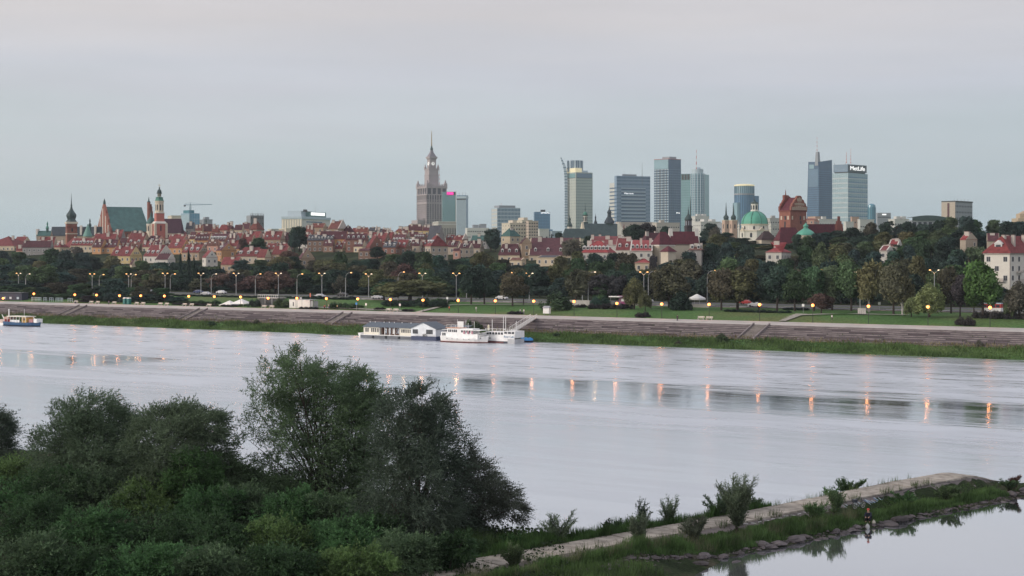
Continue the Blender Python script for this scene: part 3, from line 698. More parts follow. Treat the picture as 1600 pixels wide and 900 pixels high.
# --- greenish tower with rounded corner
root, wr, wl_, H = tower('glass_tower', 'greenish glass tower with a rounded corner and red white mast', 1064, 1092, 1108, 271, 2750, 25, M_GG)
mb = MB(); bars('L', wl_, 0, H, 9, 30, .25, .9, .2, mb=mb); stuff(mb, 'facade_grid', M_GL, root)
for i in range(4): mb = MB(); face_box(mb, 'L', wl_ * (.36 + .16 * i), wl_ * (.48 + .16 * i), H - 11, H - 1, .4); mb.build('louvre_panel', M_DKM, root)
rr = (1113 - 1090) / 2 * 2750 / F * .96
cxr, cyr = 8, rr * .45
HR = Hz(264, 2750)
MB().lathe([(rr, -4), (rr, H)], 32, cxr, cyr).build('rounded_corner', M_GL, root)
MB().lathe([(rr * .86, H), (rr * .86, HR), (rr * .5, HR + .5), (rr * .45, HR + 3)], 28, cxr, cyr).build('top_drum', M_PALE, root)
mb = MB()
for j in range(31): mb.lathe([(rr + .25, 3 + j * (H - 4) / 31), (rr + .25, 4.3 + j * (H - 4) / 31)], 32, cxr, cyr)
stuff(mb, 'floor_bands', M_GM, root)
mb = MB()
for k in range(16):
    a = 2 * math.pi * k / 16; x, y = cxr + (rr + .3) * math.cos(a), cyr + (rr + .3) * math.sin(a); mb.box(x - .5, x + .5, y - .5, y + .5, 0, H)
stuff(mb, 'mullions', M_PALE, root)
mast(root, -2, wl_ * .12, H, Hz(234, 2750), .8)

# --- round hotel tower with lit crown
Yh = 2300.0; mh = Yh / F
root = thing('hotel_tower', 'rounded glass hotel tower with cream lit crown behind the twin spires', 'skyscraper', (Xp(1163, Yh), Yh, G), R(20), 'city centre skyscrapers')
rw = 15.5 * mh
MB().lathe([(rw, -4), (rw, Hz(305, Yh))], 28, 0, 0, sy=.9).build('body', M_GB, root)
MB().lathe([(rw * .99, Hz(304.5, Yh)), (rw * .97, Hz(291, Yh))], 28, 0, 0, sy=.9).build('upper_storeys', M_GL, root)
MB().lathe([(rw + .7, Hz(305, Yh)), (rw + .7, Hz(302.5, Yh))], 28, 0, 0, sy=.9).build('cornice', M_GREYP, root)
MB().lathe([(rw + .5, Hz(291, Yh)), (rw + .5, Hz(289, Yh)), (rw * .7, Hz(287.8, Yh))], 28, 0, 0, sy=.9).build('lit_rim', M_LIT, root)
mb = MB()
for k in range(28):
    a = 2 * math.pi * k / 28; x, y = (rw + .2) * math.cos(a), (rw * .9 + .2) * math.sin(a); mb.box(x - .25, x + .25, y - .25, y + .25, 0, Hz(291, Yh))
stuff(mb, 'mullions', M_GM, root)
mb = MB()
for j in range(15): mb.lathe([(rw + .3, 3 + j * 3.4), (rw + .3, 3.8 + j * 3.4)], 28, 0, 0, sy=.9)
stuff(mb, 'floor_bands', M_GM, root)
MB().box(rw * .6, rw * 1.0 + 8 * mh, -4, 10, -4, Hz(306, Yh)).build('side_wing', M_GB, root)
MB().box(-rw - 1.5, -rw * .3, -8, 6, -4, Hz(317, Yh)).build('side_wing', M_GL, root)

# --- dark tapered tower with peaked corners
Yt = 2600.0
C, wr, wl_, rz = corner(1259, 1279, 1300, Yt, 50)
root = thing('glass_tower', 'dark blue tapering tower with peaked corners and thick mast base', 'skyscraper', (C.x, C.y, G), rz, 'city centre skyscrapers')
Hc, Hl, Hr = Hz(253, Yt), Hz(252, Yt), Hz(248.5, Yt); tp = wl_ * .80
bm = MB().add([(0, 0, -4), (wr, 0, -4), (wr, wl_, -4), (0, wl_, -4), (0, 0, Hc), (wr, 0, Hr), (wr, tp, Hr - 3), (0, tp, Hl)], [(0, 3, 2, 1), (4, 5, 6, 7), (0, 1, 5, 4), (1, 2, 6, 5), (2, 3, 7, 6), (3, 0, 4, 7)])
bm.build('body', M_GD, root)
mb = MB()
for j in range(36): face_box(mb, 'R', .2, wr - .2, 2 + j * (Hc - 14) / 36, 2.7 + j * (Hc - 14) / 36, .15)
for i in range(13): face_box(mb, 'R', wr * i / 12 - .12, wr * i / 12 + .12, 0, Hc - 10, .2)
for j in range(36):
    z = 2 + j * (Hc - 14) / 36; face_box(mb, 'L', .2, wl_ - (wl_ - tp) * z / Hc - .3, z, z + .7, .15)
stuff(mb, 'floor_bands', M_GB, root)
mb = MB(); face_box(mb, 'L', tp * .05, tp * .95, Hc - 42, Hc - 12, .25); mb.build('reflective_band', M_GM, root)
mb = MB(); face_box(mb, 'L', tp * .45, tp * .9, Hc - 11, Hc - 4, .3); mb.build('crown_panel', M_GL, root)
MB().frustum(2.5, 4, 7, 7, Hc - 6, 4.5, 4.5, Hz(237, Yt)).build('mast_base', M_GREYP, root)
mast(root, 1, 4, Hz(239, Yt), Hz(214, Yt), .5)

# --- the MetLife tower
Yg = 2500.0
root, wr, wl_, H = tower('office_tower', 'pale blue banded tower with dark crown reading MetLife in white', 1300.5, 1325, 1355.5, 270, Yg, 45, M_GL)
mb = MB()
for f, w, nx in (('R', wr, 10), ('L', wl_, 8)):
    for j in range(15):
        z = 3 + j * (H - 5) / 15; face_box(mb, f, .1, w - .1, z, z + (1.6 if f == 'R' else 2.4), .2)
    for i in range(nx + 1): u = w * i / nx; face_box(mb, f, max(0, u - .18), min(w, u + .18), 0, H, .3)
stuff(mb, 'white_bands', mat('white_blue_band', (.44, .50, .53), .6), root)
mb = MB()
for j in range(15): z = 5.2 + j * (H - 5) / 15; face_box(mb, 'R', .3, wr - .3, z, z + 1.7, .1)
stuff(mb, 'blue_bands', M_GB, root)
Hc = Hz(256.5, Yg)
MB().box(3, wr - 2.2, 3, wl_ - 2.2, H, H + 1.8).build('shadow_gap', M_DKM, root)
MB().box(1.2, wr - 1.2, 1.2, wl_ - 1.2, H + 1.8, Hc).build('crown', M_GM, root)
MB().box(wr * .02 + 1.3, wr - 1.3, .8, 1.25, H + 2.2, Hc - .3).build('sign_panel', mat('dark_panel', (.06, .08, .09), .4), root)
lettering('MetLife', 9.5, M_WSIGN, root, (wr * .5, .5, (H + 1.8 + Hc) / 2 - .2), (R(90), 0, 0), width=wr * .74, extrude=.2)
mast(root, wr * .12, wl_ * .25, Hc, Hz(237.5, Yg), .7, True, 8); mast(root, wr * .42, wl_ * .35, Hc, Hz(231, Yg), .6, True, 10)
for q in (.2, .9): mast(root, 2, wl_ * q, Hc, Hc + 3, .4, False)

Yg = 2000.0; mg = Yg / F
root = thing('glass_cylinder_building', 'small domed blue glass cylinder right of the MetLife tower', 'building', (Xp(1362, Yg), Yg, G), 0, 'offices on the skyline')
MB().lathe([(6.2 * mg, -4), (6.2 * mg, Hz(324, Yg)), (5.4 * mg, Hz(320.5, Yg)), (3 * mg, Hz(318.5, Yg)), (.1, Hz(318, Yg))], 20).build('body', mat('teal_glass', (.09, .24, .32), .2, spec=.8), root)
mb = MB()
for k in range(12): a = 2 * math.pi * k / 12; x, y = 6.25 * mg * math.cos(a), 6.25 * mg * math.sin(a); mb.box(x - .2, x + .2, y - .2, y + .2, 0, Hz(324, Yg))
stuff(mb, 'mullions', M_GD, root)
root, wr, wl_, H = tower('office_block', 'grey office box beside the small glass cylinder', 1369, 1371, 1392, 332.5, 2100, 82, M_GREYP, 'building', 'offices on the skyline')
mb = MB(); panes('R', wr, 0, H, 10, 4, 1.2, 1.5, .1, mb=mb); stuff(mb, 'windows', M_WIN, root); MB().box(wr * .35, wr * .65, -.5, .1, H - 3, H - 1.6).build('sign', M_WSIGN, root)
root, wr, wl_, H = tower('apartment_block', 'tall block with cream left end, dark red stripe and grey grid front', 1471, 1492.5, 1519.5, 315.5, 1500, 42, M_GREYP, 'building', 'pale apartment blocks on the skyline')
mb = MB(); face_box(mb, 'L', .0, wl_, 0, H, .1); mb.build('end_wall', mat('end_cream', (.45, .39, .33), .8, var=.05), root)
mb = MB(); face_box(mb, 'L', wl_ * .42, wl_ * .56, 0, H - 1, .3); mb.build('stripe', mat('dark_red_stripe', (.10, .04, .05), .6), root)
mb = MB(); panes('R', wr, 1, H - 1, 11, 7, 1.3, 1.7, .1, mb=mb); stuff(mb, 'windows', M_WIN, root); MB().box(-.1, wr + .1, -.5, wl_, H, H + 1.2).build('parapet', M_DKM, root)
for q in (.1, .3, .5, .7, .9): mast(root, wr * q, 3, H + 1, H + 4, .2, False)
Yr = 1200.0
root = thing('hall', 'long low hall with dark curved roof above the trees on the right', 'building', (Xp(1425, Yr), Yr, G), R(-2))
wh = (1498 - 1425) * Yr / F; h0, h1 = Hz(344, Yr), Hz(336.5, Yr)
MB().box(0, wh, 0, 25, -6, h0 + 0).build('wall', M_GREYP, root)
mb = MB(); n = 14
pts = [(wh * i / n, h0 + (h1 - h0) * math.sin(math.pi * min(1, .12 + .88 * (i / n)) ** .8)) for i in range(n + 1)]
mb.add([(x, -1, z) for x, z in pts] + [(x, 26, z) for x, z in pts] + [(x, -1, h0 - .3) for x, z in pts] + [(x, 26, h0 - .3) for x, z in pts],
       [(i, i + 1, n + 2 + i, n + 1 + i) for i in range(n)] + [(2 * n + 2 + i, 2 * n + 3 + i, i + 1, i) for i in range(n)])
mb.build('roof', M_DCOP, root)
for i in range(9): MB().box(wh * (i + .2) / 9, wh * (i + .8) / 9, -.15, .1, h0 - 4, h0 - 1.5).build('window', M_WIN, root)
# sandy palace tower at the right edge
Yp = 1300.0
root = thing('palace_building', 'sandy stone tower with stepped top at the far right edge', 'building', (Xp(1597, Yp), Yp, G), 0)
MB().box(-5, 12, -5, 12, -6, Hz(341, Yp)).build('lower_storeys', mat('sandstone', (.45, .36, .26), .85), root); MB().box(-2.5, 8, -2.5, 8, Hz(341, Yp), Hz(334, Yp)).build('upper_storeys', MATS['sandstone'], root)
MB().frustum(2.7, 2.7, 9, 9, Hz(334, Yp), 1.5, 1.5, Hz(329.5, Yp)).build('roof', MATS['sandstone'], root)

# --- far left: blue office, crane, grey block, fin-fronted cream block
root, wr, wl_, H = tower('office_block', 'light blue glass office block under the tower crane', 283, 296, 312, 333, 1800, 50, mat('sky_blue_glass', (.13, .30, .44), .25, spec=.8, var=.05), 'building', 'offices on the skyline')
curtain(root, wr, wl_, H, 4, 5, 6, M_PALE, .2, .4, .1)
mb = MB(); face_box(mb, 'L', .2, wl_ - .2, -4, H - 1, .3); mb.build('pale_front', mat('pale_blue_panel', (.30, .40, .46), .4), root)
MB().box(wr * .05, wr * .55, 2, wl_ * .8, H, H + 3.5).build('roof_storey', mat('teal_panel', (.06, .2, .25), .4), root)
mb = MB()
for j in range(4): face_box(mb, 'R', wr * .15, wr * .3, 4 + 4 * j, 6.5 + 4 * j, .2)
stuff(mb, 'loggias', M_GD, root)
Yk = 1780.0; mk_ = Yk / F
root = thing('tower_crane', 'tower crane with its jib pointing right above the blue office', 'crane', (Xp(297.5, Yk), Yk, G))
M_CR = mat('crane_blue', (.10, .20, .28), .5)
mb = MB()
for a in (-.7, .7):
    for b in (-.7, .7): mb.tube([(a, b, -5), (a, b, Hz(321, Yk))], .16, 4)
z = -5
while z < Hz(322, Yk): mb.tube([(-.7, -.7, z), (.7, -.7, z + 2)], .1, 4).tube([(.7, -.7, z), (-.7, -.7, z + 2)], .1, 4); z += 2
mb.build('crane_mast', M_CR, root)
zj = Hz(320.5, Yk)
for nm, x0, x1 in (('jib', 0, 25), ('counter_jib', -7.5, 0)):
    mb = MB().tube([(x0, -.5, zj), (x1, -.5, zj + (x1 > 5) * .8)], .14, 4).tube([(x0, .5, zj), (x1, .5, zj + (x1 > 5) * .8)], .14, 4).tube([(x0, 0, zj + 1.1), (x1, 0, zj + 1.0)], .14, 4)
    x = x0
    while x < x1: mb.tube([(x, 0, zj + 1.1), (x + 1, -.5, zj)], .07, 3).tube([(x + 1, -.5, zj), (x + 2, 0, zj + 1.1)], .07, 3); x += 2
    mb.build(nm, M_CR, root)
MB().box(-7.5, -5.5, -.7, .7, zj - 1.6, zj).build('counterweight', M_DKM, root); MB().box(-.4, 1, -1.6, -.6, zj - 2, zj + .3).build('cab', M_PALE, root)
MB().tube([(0, 0, zj), (0, 0, zj + 3.4)], [.4, .1], 4).build('apex', M_CR, root); MB().tube([(0, 0, zj + 3.3), (16, 0, zj + 1.1)], .06, 3).tube([(0, 0, zj + 3.3), (-7, 0, zj + 1)], .06, 3).build('tie_bar', M_CR, root)
root, wr, wl_, H = tower('apartment_block', 'grey block wrapped in fine scaffolding left of the cream fin-fronted block', 385, 391, 412, 336.5, 1700, 66, M_GREYP, 'building', 'pale apartment blocks on the skyline')
mb = MB(); bars('R', wr, 0, H + 2, 8, 7, .25, .25, 1.2, mb=mb); stuff(mb, 'scaffold_frame', M_STEEL, root)
mb = MB(); panes('R', wr, 0, H, 6, 6, 1.2, 1.4, .1, mb=mb); stuff(mb, 'windows', M_WIN, root)
for q in (.2, .6, .9): mast(root, wr * q, 2, H, H + 5, .2, False)
root, wr, wl_, H = tower('department_store', 'cream block with tall vertical fins and white lit rooftop sign', 440, 472, 516, 338, 1650, 18, M_WHITEP, 'building', 'offices on the skyline')
mb = MB()
for i in range(8): face_box(mb, 'L', wl_ * i / 8 + .5, wl_ * (i + 1) / 8 - .7, 2, H - 3.2, .5)
stuff(mb, 'cream_fins', mat('bright_cream', (.72, .66, .55), .7, var=.03), root)
mb = MB(); face_box(mb, 'R', 0, wr, H - 2.6, H, .8); face_box(mb, 'L', 0, wl_, H - 2.6, H, .8); mb.build('roof_edge', M_PALE, root)
mb = MB(); face_box(mb, 'R', wr * .15, wr * .7, H - 6.2, H - 5.2, .3); mb.build('window_strip', M_GD, root)
xs = 8
root2 = root
MB().box(6, 24, 4, 20, H, H + 6).build('roof_cabin', M_PALE, root)
sgn = MB()
k_ = wr / 44.0
sgn.box(wr * .30, wr * .78, -.8, -.2, H + 1.6, H + 4.8)
sgn.build('lit_sign', M_WSIGN, root); MB().box(wr * .24, wr * .84, -.2, 6, H + .02, H + 5.4).build('sign_frame', mat('teal_frame', (.12, .22, .22), .5), root)
[MB().box(wr * .06 + i * 1.7, wr * .06 + i * 1.7 + 1.2, .5, .8, H + 5.7, H + 7.6).build('letter', M_DKM, root) for i in range(6)]; mast(root, wr * .55, 3, H + 5, H + 17, .15, False)
MB().box(wr * .05, wr * .36, .5, .8, H + 5, H + 5.7).build('letter_rail', M_DKM, root)
# further pale blocks that fill the horizon
flats(262, 268, 284, 337.5, 1900, 'small beige block left of the light blue office', M_CREAM, 4, 3, 0)
flats(312, 318, 332, 343.5, 1900, 'small grey block with antennas right of the light blue office', M_GREYP, 4, 3, 1)
flats(418, 424, 436, 358.5, 1500, 'low white flat roofed block between the red roofs', M_WHITEP, 4, 2, 0)
flats(436, 447, 454, 357.8, 1450, 'low beige block in front of the cream fin-fronted block', M_CREAM, 3, 2, 0)
flats(1083, 1095, 1126, 347, 1900, 'white flats in front of the greenish glass tower', M_WHITEP, 8, 4, 2)
flats(1080, 1086, 1108, 338.5, 2000, 'higher white flats with cabin just right of the greenish tower', M_WHITEP, 5, 5, 2)
flats(1019, 1026, 1062, 348.5, 1900, 'pale beige wall block below the dark glass tower', mat('pale_beige', (.46, .42, .38), .8, var=.04), 10, 3, 1)
flats(962, 968, 1022, 347.5, 2000, 'long pale pinkish block below the banded tower', mat('pale_pink', (.50, .42, .38), .8, var=.04), 12, 3, 0)
flats(1262, 1274, 1282, 339, 1800, 'peach walled block left of the long brick church roof', M_PEACH, 3, 3, 0)
flats(1274, 1280, 1312, 343, 1750, 'white block behind the long maroon church roof', M_WHITEP, 8, 3, 1)
flats(1198, 1203, 1222, 341.5, 1800, 'grey white block between the green dome and the brick tower', mat('grey_white', (.42, .42, .40), .8), 5, 4, 1)
flats(1318, 1322, 1334, 347, 1700, 'low white block just right of the stepped brick gable', M_WHITEP, 3, 2, 0)
flats(1329, 1331, 1342, 339.5, 1800, 'peach block below the MetLife tower', M_PEACH, 3, 3, 0)
flats(1340, 1344, 1366, 343.5, 1750, 'long white low block below the MetLife tower', M_WHITEP, 7, 2, 0)
flats(1388, 1398, 1420, 343, 1700, 'white block with stepped cabins right of the grey office box', M_WHITEP, 6, 3, 2)
flats(1120, 1128, 1136, 349, 1600, 'dark grey sided small block left of the twin spires', M_GREYP, 3, 2, 0)
flats(858, 862, 878, 362, 1500, 'low pale blue block seen between dark tree tops', mat('pale_blue_wall', (.35, .42, .48), .7), 4, 2, 0)
flats(640, 645, 655, 351, 1500, 'pink rendered block left of the foot of the palace', mat('pink_wall', (.5, .38, .34), .8), 2, 3, 0)
# ------------------------------------------------------------------ churches and the castle
M_BRICK = mat('red_brick', (.27, .115, .085), .9, var=.15, scale=.5, bump=.3, bscale=3); M_BRICKD = mat('dark_brick', (.21, .075, .06), .9, var=.15, scale=.5)
M_PINK = mat('pink_render', (.48, .17, .14), .85, var=.08, scale=.2); M_CRM = mat('cream_render', (.60, .53, .42), .85, var=.08, scale=.2)
M_CRMW = mat('white_render', (.66, .63, .57), .85, var=.06, scale=.2); M_SLATE = mat('slate_roof', (.045, .06, .075), .7, var=.2, scale=.6)
M_GRNROOF = mat('old_copper_roof', (.055, .13, .125), .65, var=.2, scale=.35, stretch=(1, 1, .3)); M_MAROON = mat('maroon_tiles', (.105, .025, .035), .85, var=.2, scale=.8)
M_GOLD = mat('gilt', (.5, .35, .1), .35, .6)
def base_at(Y, px):
    x = Xp(px, Y); return x, gz(x, Y)
def gable_roof(wr, wl_, ze, zr, axis='y', hip=0.0, over=.5, end=0.0):
    """Solid roof over a box; the ridge runs along the left wall ('y') or along the right wall ('x')."""
    mb = MB(); o = over
    if axis == 'y': A = [(-o, -o * (hip > 0)), (wr + o, -o * (hip > 0)), (wr + o, wl_ + o * (hip > 0)), (-o, wl_ + o * (hip > 0))]; r0, r1 = (wr / 2, hip * wr / 2), (wr / 2, wl_ - hip * wr / 2)
    else: A = [(-o * (hip > 0), -o), (-o * (hip > 0), wl_ + o), (wr + o * (hip > 0), wl_ + o), (wr + o * (hip > 0), -o)]; r0, r1 = (hip * wl_ / 2, wl_ / 2), (wr - hip * wl_ / 2, wl_ / 2)
    # A ordered so that edges 0-1 and 2-3 are the short (gable) ends
    dz = .35
    v = [(x, y, ze - dz * .6) for x, y in A] + [(*r0, zr), (*r1, zr)]
    f = [(0, 1, 4), (1, 2, 5, 4), (2, 3, 5), (3, 0, 4, 5), (3, 2, 1, 0)] if axis == 'y' else [(0, 1, 4)[::-1], (1, 2, 5, 4)[::-1], (2, 3, 5)[::-1], (3, 0, 4, 5)[::-1], (0, 1, 2, 3)]
    return mb.add(v, f)
class Gables(list):
    def build(s, name, m, root, **k): return [g.build(name, m, root, **k) for g in s]
def gable_walls(_, wr, wl_, ze, zr, axis='y', inset=.0, th=.4, ends=(0, 1)):
    """Triangular gable walls, a touch proud of the roof ends."""
    out = Gables()
    for e in ends:
        mb = MB(); out.append(mb)
        if axis == 'y':
            y0, y1 = (-th * .3, th * .7) if e == 0 else (wl_ - th * .7, wl_ + th * .3)
            mb.add([(0, y0, ze), (wr, y0, ze), (wr / 2, y0, zr), (0, y1, ze), (wr, y1, ze), (wr / 2, y1, zr)], [(0, 1, 2), (5, 4, 3), (0, 3, 4, 1), (1, 4, 5, 2), (2, 5, 3, 0)])
        else:
            x0, x1 = (-th * .3, th * .7) if e == 0 else (wr - th * .7, wr + th * .3)
            mb.add([(x0, 0, ze), (x0, wl_, ze), (x0, wl_ / 2, zr), (x1, 0, ze), (x1, wl_, ze), (x1, wl_ / 2, zr)], [(2, 1, 0), (3, 4, 5), (0, 1, 4, 3), (1, 2, 5, 4), (2, 0, 3, 5)])
    return out
class Spire:
    """A tower of turned tiers placed by its axis; radii and heights are read off the photograph at its distance."""
    def __init__(s, name, label, cat, px, Y, rz=0.0, root=None):
        s.px, s.Y, s.m = px, Y, Y / F; s.x, s.g = base_at(Y, px)
        s.root = root or thing(name, label, cat, (s.x, Y, s.g), rz); s.dx, s.dy = (0, 0)
        if root:
            v = root.matrix_basis.inverted() @ Vector((s.x, Y, s.g)); s.dx, s.dy = v.x, v.y; s.g = root.location.z
    def z(s, py): return Zp(py, s.Y) - s.g
    def ring(s, part, prof, m, n=8, a0=None, sx=1):
        a0 = math.pi / n if a0 is None else a0
        return MB().lathe([(r * s.m / (math.cos(math.pi / n) if n <= 8 else 1), s.z(y)) for r, y in prof], n, s.dx, s.dy, a0).build(part, m, s.root)
    def openings(s, part, r, y0, y1, n, wpx, m, a0=0.0):
        mb = MB(); w = wpx * s.m / 2
        for k in range(n):
            a = a0 + 2 * math.pi * k / n; ca, sa = math.cos(a), math.sin(a); rr = r * s.m
            P = [(s.dx + ca * q - sa * t, s.dy + sa * q + ca * t, z) for q in (rr - .3, rr + .12) for t, z in ((-w, s.z(y0)), (w, s.z(y0)), (w, s.z(y1) - w), (0, s.z(y1)), (-w, s.z(y1) - w))]
            mb.add(P, [(5, 6, 7, 8, 9), (4, 3, 2, 1, 0)] + [(i, (i + 1) % 5, 5 + (i + 1) % 5, 5 + i) for i in range(5)])
        return mb.build(part, m, s.root)
RB = R(-33 + 0)
# Royal castle clock tower
sp = Spire('clock_tower', 'square red brick castle tower with clock, dark onion helmet and needle spire', 'tower', 111.5, 1050, R(25))
sp.ring('shaft', [(7.6, 392), (7.6, 349)], M_BRICK, 4); sp.ring('plinth_band', [(8.2, 366), (8.2, 364.5)], M_CRM, 4); sp.ring('cornice', [(8.6, 350), (8.8, 348), (8.2, 346.8)], M_CRM, 4)
sp.ring('clock_face', [(7.75, 357), (7.75, 353.5)], M_BRICKD, 4); sp.openings('window', 7.62, 362, 356, 4, 2.4, M_WIN)
for k in (2, 3, 0): pass
sp.ring('helmet', [(8.0, 347), (6.8, 344.5), (5.6, 343), (6.6, 340), (7.4, 337), (6.8, 334.5), (4.6, 331.5), (2.6, 328), (1.6, 325), (1.1, 322), (1.5, 321), (.8, 319.5)], M_DCOP, 8); sp.ring('spire', [(.9, 320), (.45, 312), (.15, 302)], M_DCOP, 8)
def simple_block(name, label, cat, px0, pxm, px1, ye, yr, Y, b, wallm, roofm, axis='y', hip=0, group=None, over=.5, ybase=None):
    C, wr, wl_, rz = corner(px0, pxm, px1, Y, b); g = gz(C.x, C.y)
    root = thing(name, label, cat, (C.x, C.y, g), rz, group); ze, zr = Zp(ye, Y) - g, Zp(yr, Y) - g
    MB().box(0, wr, 0, wl_, -8, ze).build('wall', wallm, root)
    gable_roof(wr, wl_, ze, zr, axis, hip, over).build('roof', roofm, root)
    if not hip: gable_walls(MB(), wr, wl_, ze, zr, axis).build('gable', wallm, root)
    return root, wr, wl_, ze, zr
M_TANW = mat('tan_render', (.42, .34, .26), .85, var=.08, scale=.2)
root, wr, wl_, ze, zr = simple_block('castle_wing', 'long castle wing with dark slate roof running behind the brick clock tower', 'castle', 79, 168, 172, 368, 354, 1080, 5, M_TANW, M_SLATE)
for q in (.2, .45, .62): MB().box(-.2, 1.2, wl_ * q, wl_ * q + 1.4, ze, zr + .8).build('chimney', M_CRMW, root)
root, wr, wl_, ze, zr = simple_block('castle_wing', 'lower grey green roofed castle wing left of the clock tower', 'castle', 57, 79, 82, 368, 360.5, 1060, 6, M_TANW, M_GRNROOF)
MB().box(0, wr, wl_ - .8, wl_ + .4, ze - 2, zr + 1.2).build('end_gable', M_CRMW, root)
for px, lab, top in ((74, 'small green lantern turret on the low castle wing', 346), (140.5, 'small dark lantern finial above the conical green castle roof', 341.5)):
    sp = Spire('roof_turret', lab, 'turret', px, 1062)
    sp.ring('drum', [(1.9, 372), (1.9, top + 11)], M_GRNROOF, 8); sp.ring('cap', [(2.6, top + 11), (1.6, top + 8), (.9, top + 7), (.8, top + 5), (1.3, top + 4.4), (.3, top)], M_COPPER if px < 100 else M_DCOP, 8)
sp = Spire('round_tower', 'round castle tower under a pale green conical roof', 'tower', 137, 1030)
sp.ring('wall', [(6.5, 395), (6.5, 369)], M_TANW, 16); sp.ring('roof', [(7.6, 369.5), (4, 360), (1.2, 353), (.4, 350)], mat('pale_copper', (.13, .27, .23), .6, var=.15), 16)
# cathedral
Yc = 1060.0
C, wr, wl_, rz = corner(153, 176, 234, Yc, 63); g = gz(C.x, C.y)
root = thing('cathedral', 'brick cathedral with huge green copper roof and white striped stepped gable', 'cathedral', (C.x, C.y, g), rz)
ze, zr = Zp(361, Yc) - g, Zp(321.5, Yc) - g
MB().box(0, wr, 0, wl_, -8, ze).build('wall', M_BRICK, root)
gable_roof(wr, wl_, ze, zr, 'x', 0, .6).build('roof', M_GRNROOF, root)
zt_ = Zp(317.5, Yc) - g
mb = MB(); mb.add([(-1.4, -.5, ze - 2), (-1.4, wl_ + .5, ze - 2), (-1.4, wl_ / 2 + .8, zt_), (-1.4, wl_ / 2 - .8, zt_), (.3, -.5, ze - 2), (.3, wl_ + .5, ze - 2), (.3, wl_ / 2 + .8, zt_), (.3, wl_ / 2 - .8, zt_)], [(3, 2, 1, 0), (4, 5, 6, 7), (0, 1, 5, 4), (1, 2, 6, 5), (2, 3, 7, 6), (3, 0, 4, 7)])
mb.build('gable', M_BRICK, root)
for q, top in ((.14, .22), (.32, .56), (.5, .84), (.68, .56), (.86, .22)):
    u = wl_ * q; MB().box(-1.75, -1.3, u - .75, u + .75, ze - 8, ze + (zt_ - ze) * top).build('white_niche', M_CRMW, root)
for q in (.02, .18, .34, .66, .82, .98):
    u = wl_ * q; zz = ze + (zt_ - ze) * (1 - abs(q - .5) * 2) ; MB().frustum(-.6, u, 1.3, 1.3, zz - 2, .5, .5, zz + 1.6).build('pinnacle', M_BRICKD, root)
MB().lathe([(.9, zt_ - 1), (.9, zt_ + 1.4), (.1, zt_ + 4)], 8, -.5, wl_ / 2).build('finial', M_DCOP, root)
for i in range(9):
    for j in (0,): MB().box(wr * (i + .5) / 9 - .3, wr * (i + .5) / 9 + .3, -0.2, .5, ze - 6, ze - 1.5).build('window', M_WIN, root)
sp = Spire('stair_turret', 'slim red brick turret at the back of the cathedral roof', 'turret', 232.5, 1075)
sp.ring('shaft', [(2.4, 365), (2.4, 316)], M_BRICK, 8); sp.ring('cap', [(2.7, 316), (1.0, 313.5), (.2, 307.5)], M_DCOP, 8)
sp2 = Spire('x', 'x', 'x', 236, 1076, root=sp.root); sp2.ring('stepped_gable', [(2.6, 365), (2.6, 330), (1.8, 330), (1.8, 323), (1, 323), (.9, 319)], M_BRICKD, 4)
# Jesuit tower
sp = Spire('church_tower', 'slender pink and cream baroque tower with green tiered onion cap', 'tower', 249, 990, R(28))
sp.ring('base', [(8.6, 372), (8.6, 349.5)], M_PINK, 4); sp.openings('window', 8.6, 361, 352, 4, 1.8, M_WIN)
for k in range(4):
    a = math.pi / 4 + k * math.pi / 2; r = 8.6 * 1.414 * sp.m; x, y = r * math.cos(a), r * math.sin(a)
    MB().box(x - .7, x + .7, y - .7, y + .7, sp.z(372), sp.z(349)).build('corner_pilaster', M_CRM, sp.root)
sp.ring('base_cornice', [(9.2, 349.8), (9.2, 348.6), (7.4, 346)], M_CRMW, 4)
sp.ring('middle_shaft', [(6.3, 347), (6.3, 333)], M_PINK, 4); sp.ring('string_course', [(7.0, 333.4), (7.0, 332.2)], M_CRMW, 4)
sp.ring('belfry', [(6.2, 332.2), (6.0, 315.5)], M_CRM, 8); sp.openings('belfry_opening', 6.0, 329, 319.5, 8, 2.0, M_DKM); sp.ring('belfry_cornice', [(6.5, 315.8), (6.9, 314.6), (6.3, 314)], M_CRM, 8)
sp.ring('lower_dome', [(6.3, 314.2), (5.6, 311.5), (5.0, 309.5), (5.4, 308.6), (3.2, 307.6)], M_COPPER, 8)
sp.ring('lantern', [(2.6, 307.8), (2.6, 302.4)], M_CRM, 8); sp.openings('lantern_opening', 2.6, 307, 303, 8, 1.1, M_DCOP)
sp.ring('upper_dome', [(3.6, 302.6), (4.1, 301.4), (3.0, 300.6), (3.2, 298.8), (2.2, 296.8), (1.0, 295.6), (.8, 294), (1.1, 293.4), (.3, 292)], M_DCOP, 8); sp.ring('cross', [(.18, 292), (.12, 287)], M_GOLD, 4)
MB().box(-.9, .9, -.12, .12, sp.z(289.6), sp.z(289.1)).build('cross_arm', M_GOLD, sp.root)
sp = Spire('chapel', 'cream round chapel with green dome and lantern beside the pink tower', 'church', 236.5, 1000)
sp.ring('drum', [(7.5, 372), (7.5, 350.5)], M_CRM, 12); sp.openings('window', 7.4, 361, 353, 8, 1.9, M_WIN, a0=.35); sp.ring('cornice', [(8.0, 351), (8.0, 349.8)], M_CRMW, 16)
sp.ring('dome', [(7.4, 350), (6.9, 346.5), (5.4, 343), (3.2, 340.4), (2.2, 339.6)], M_GRNROOF, 16); sp.ring('lantern', [(2.0, 340), (2.0, 336.5)], M_GRNROOF, 8); sp.ring('lantern_cap', [(2.5, 336.6), (1.4, 333.5), (.5, 331.5), (.15, 328)], M_DCOP, 8)
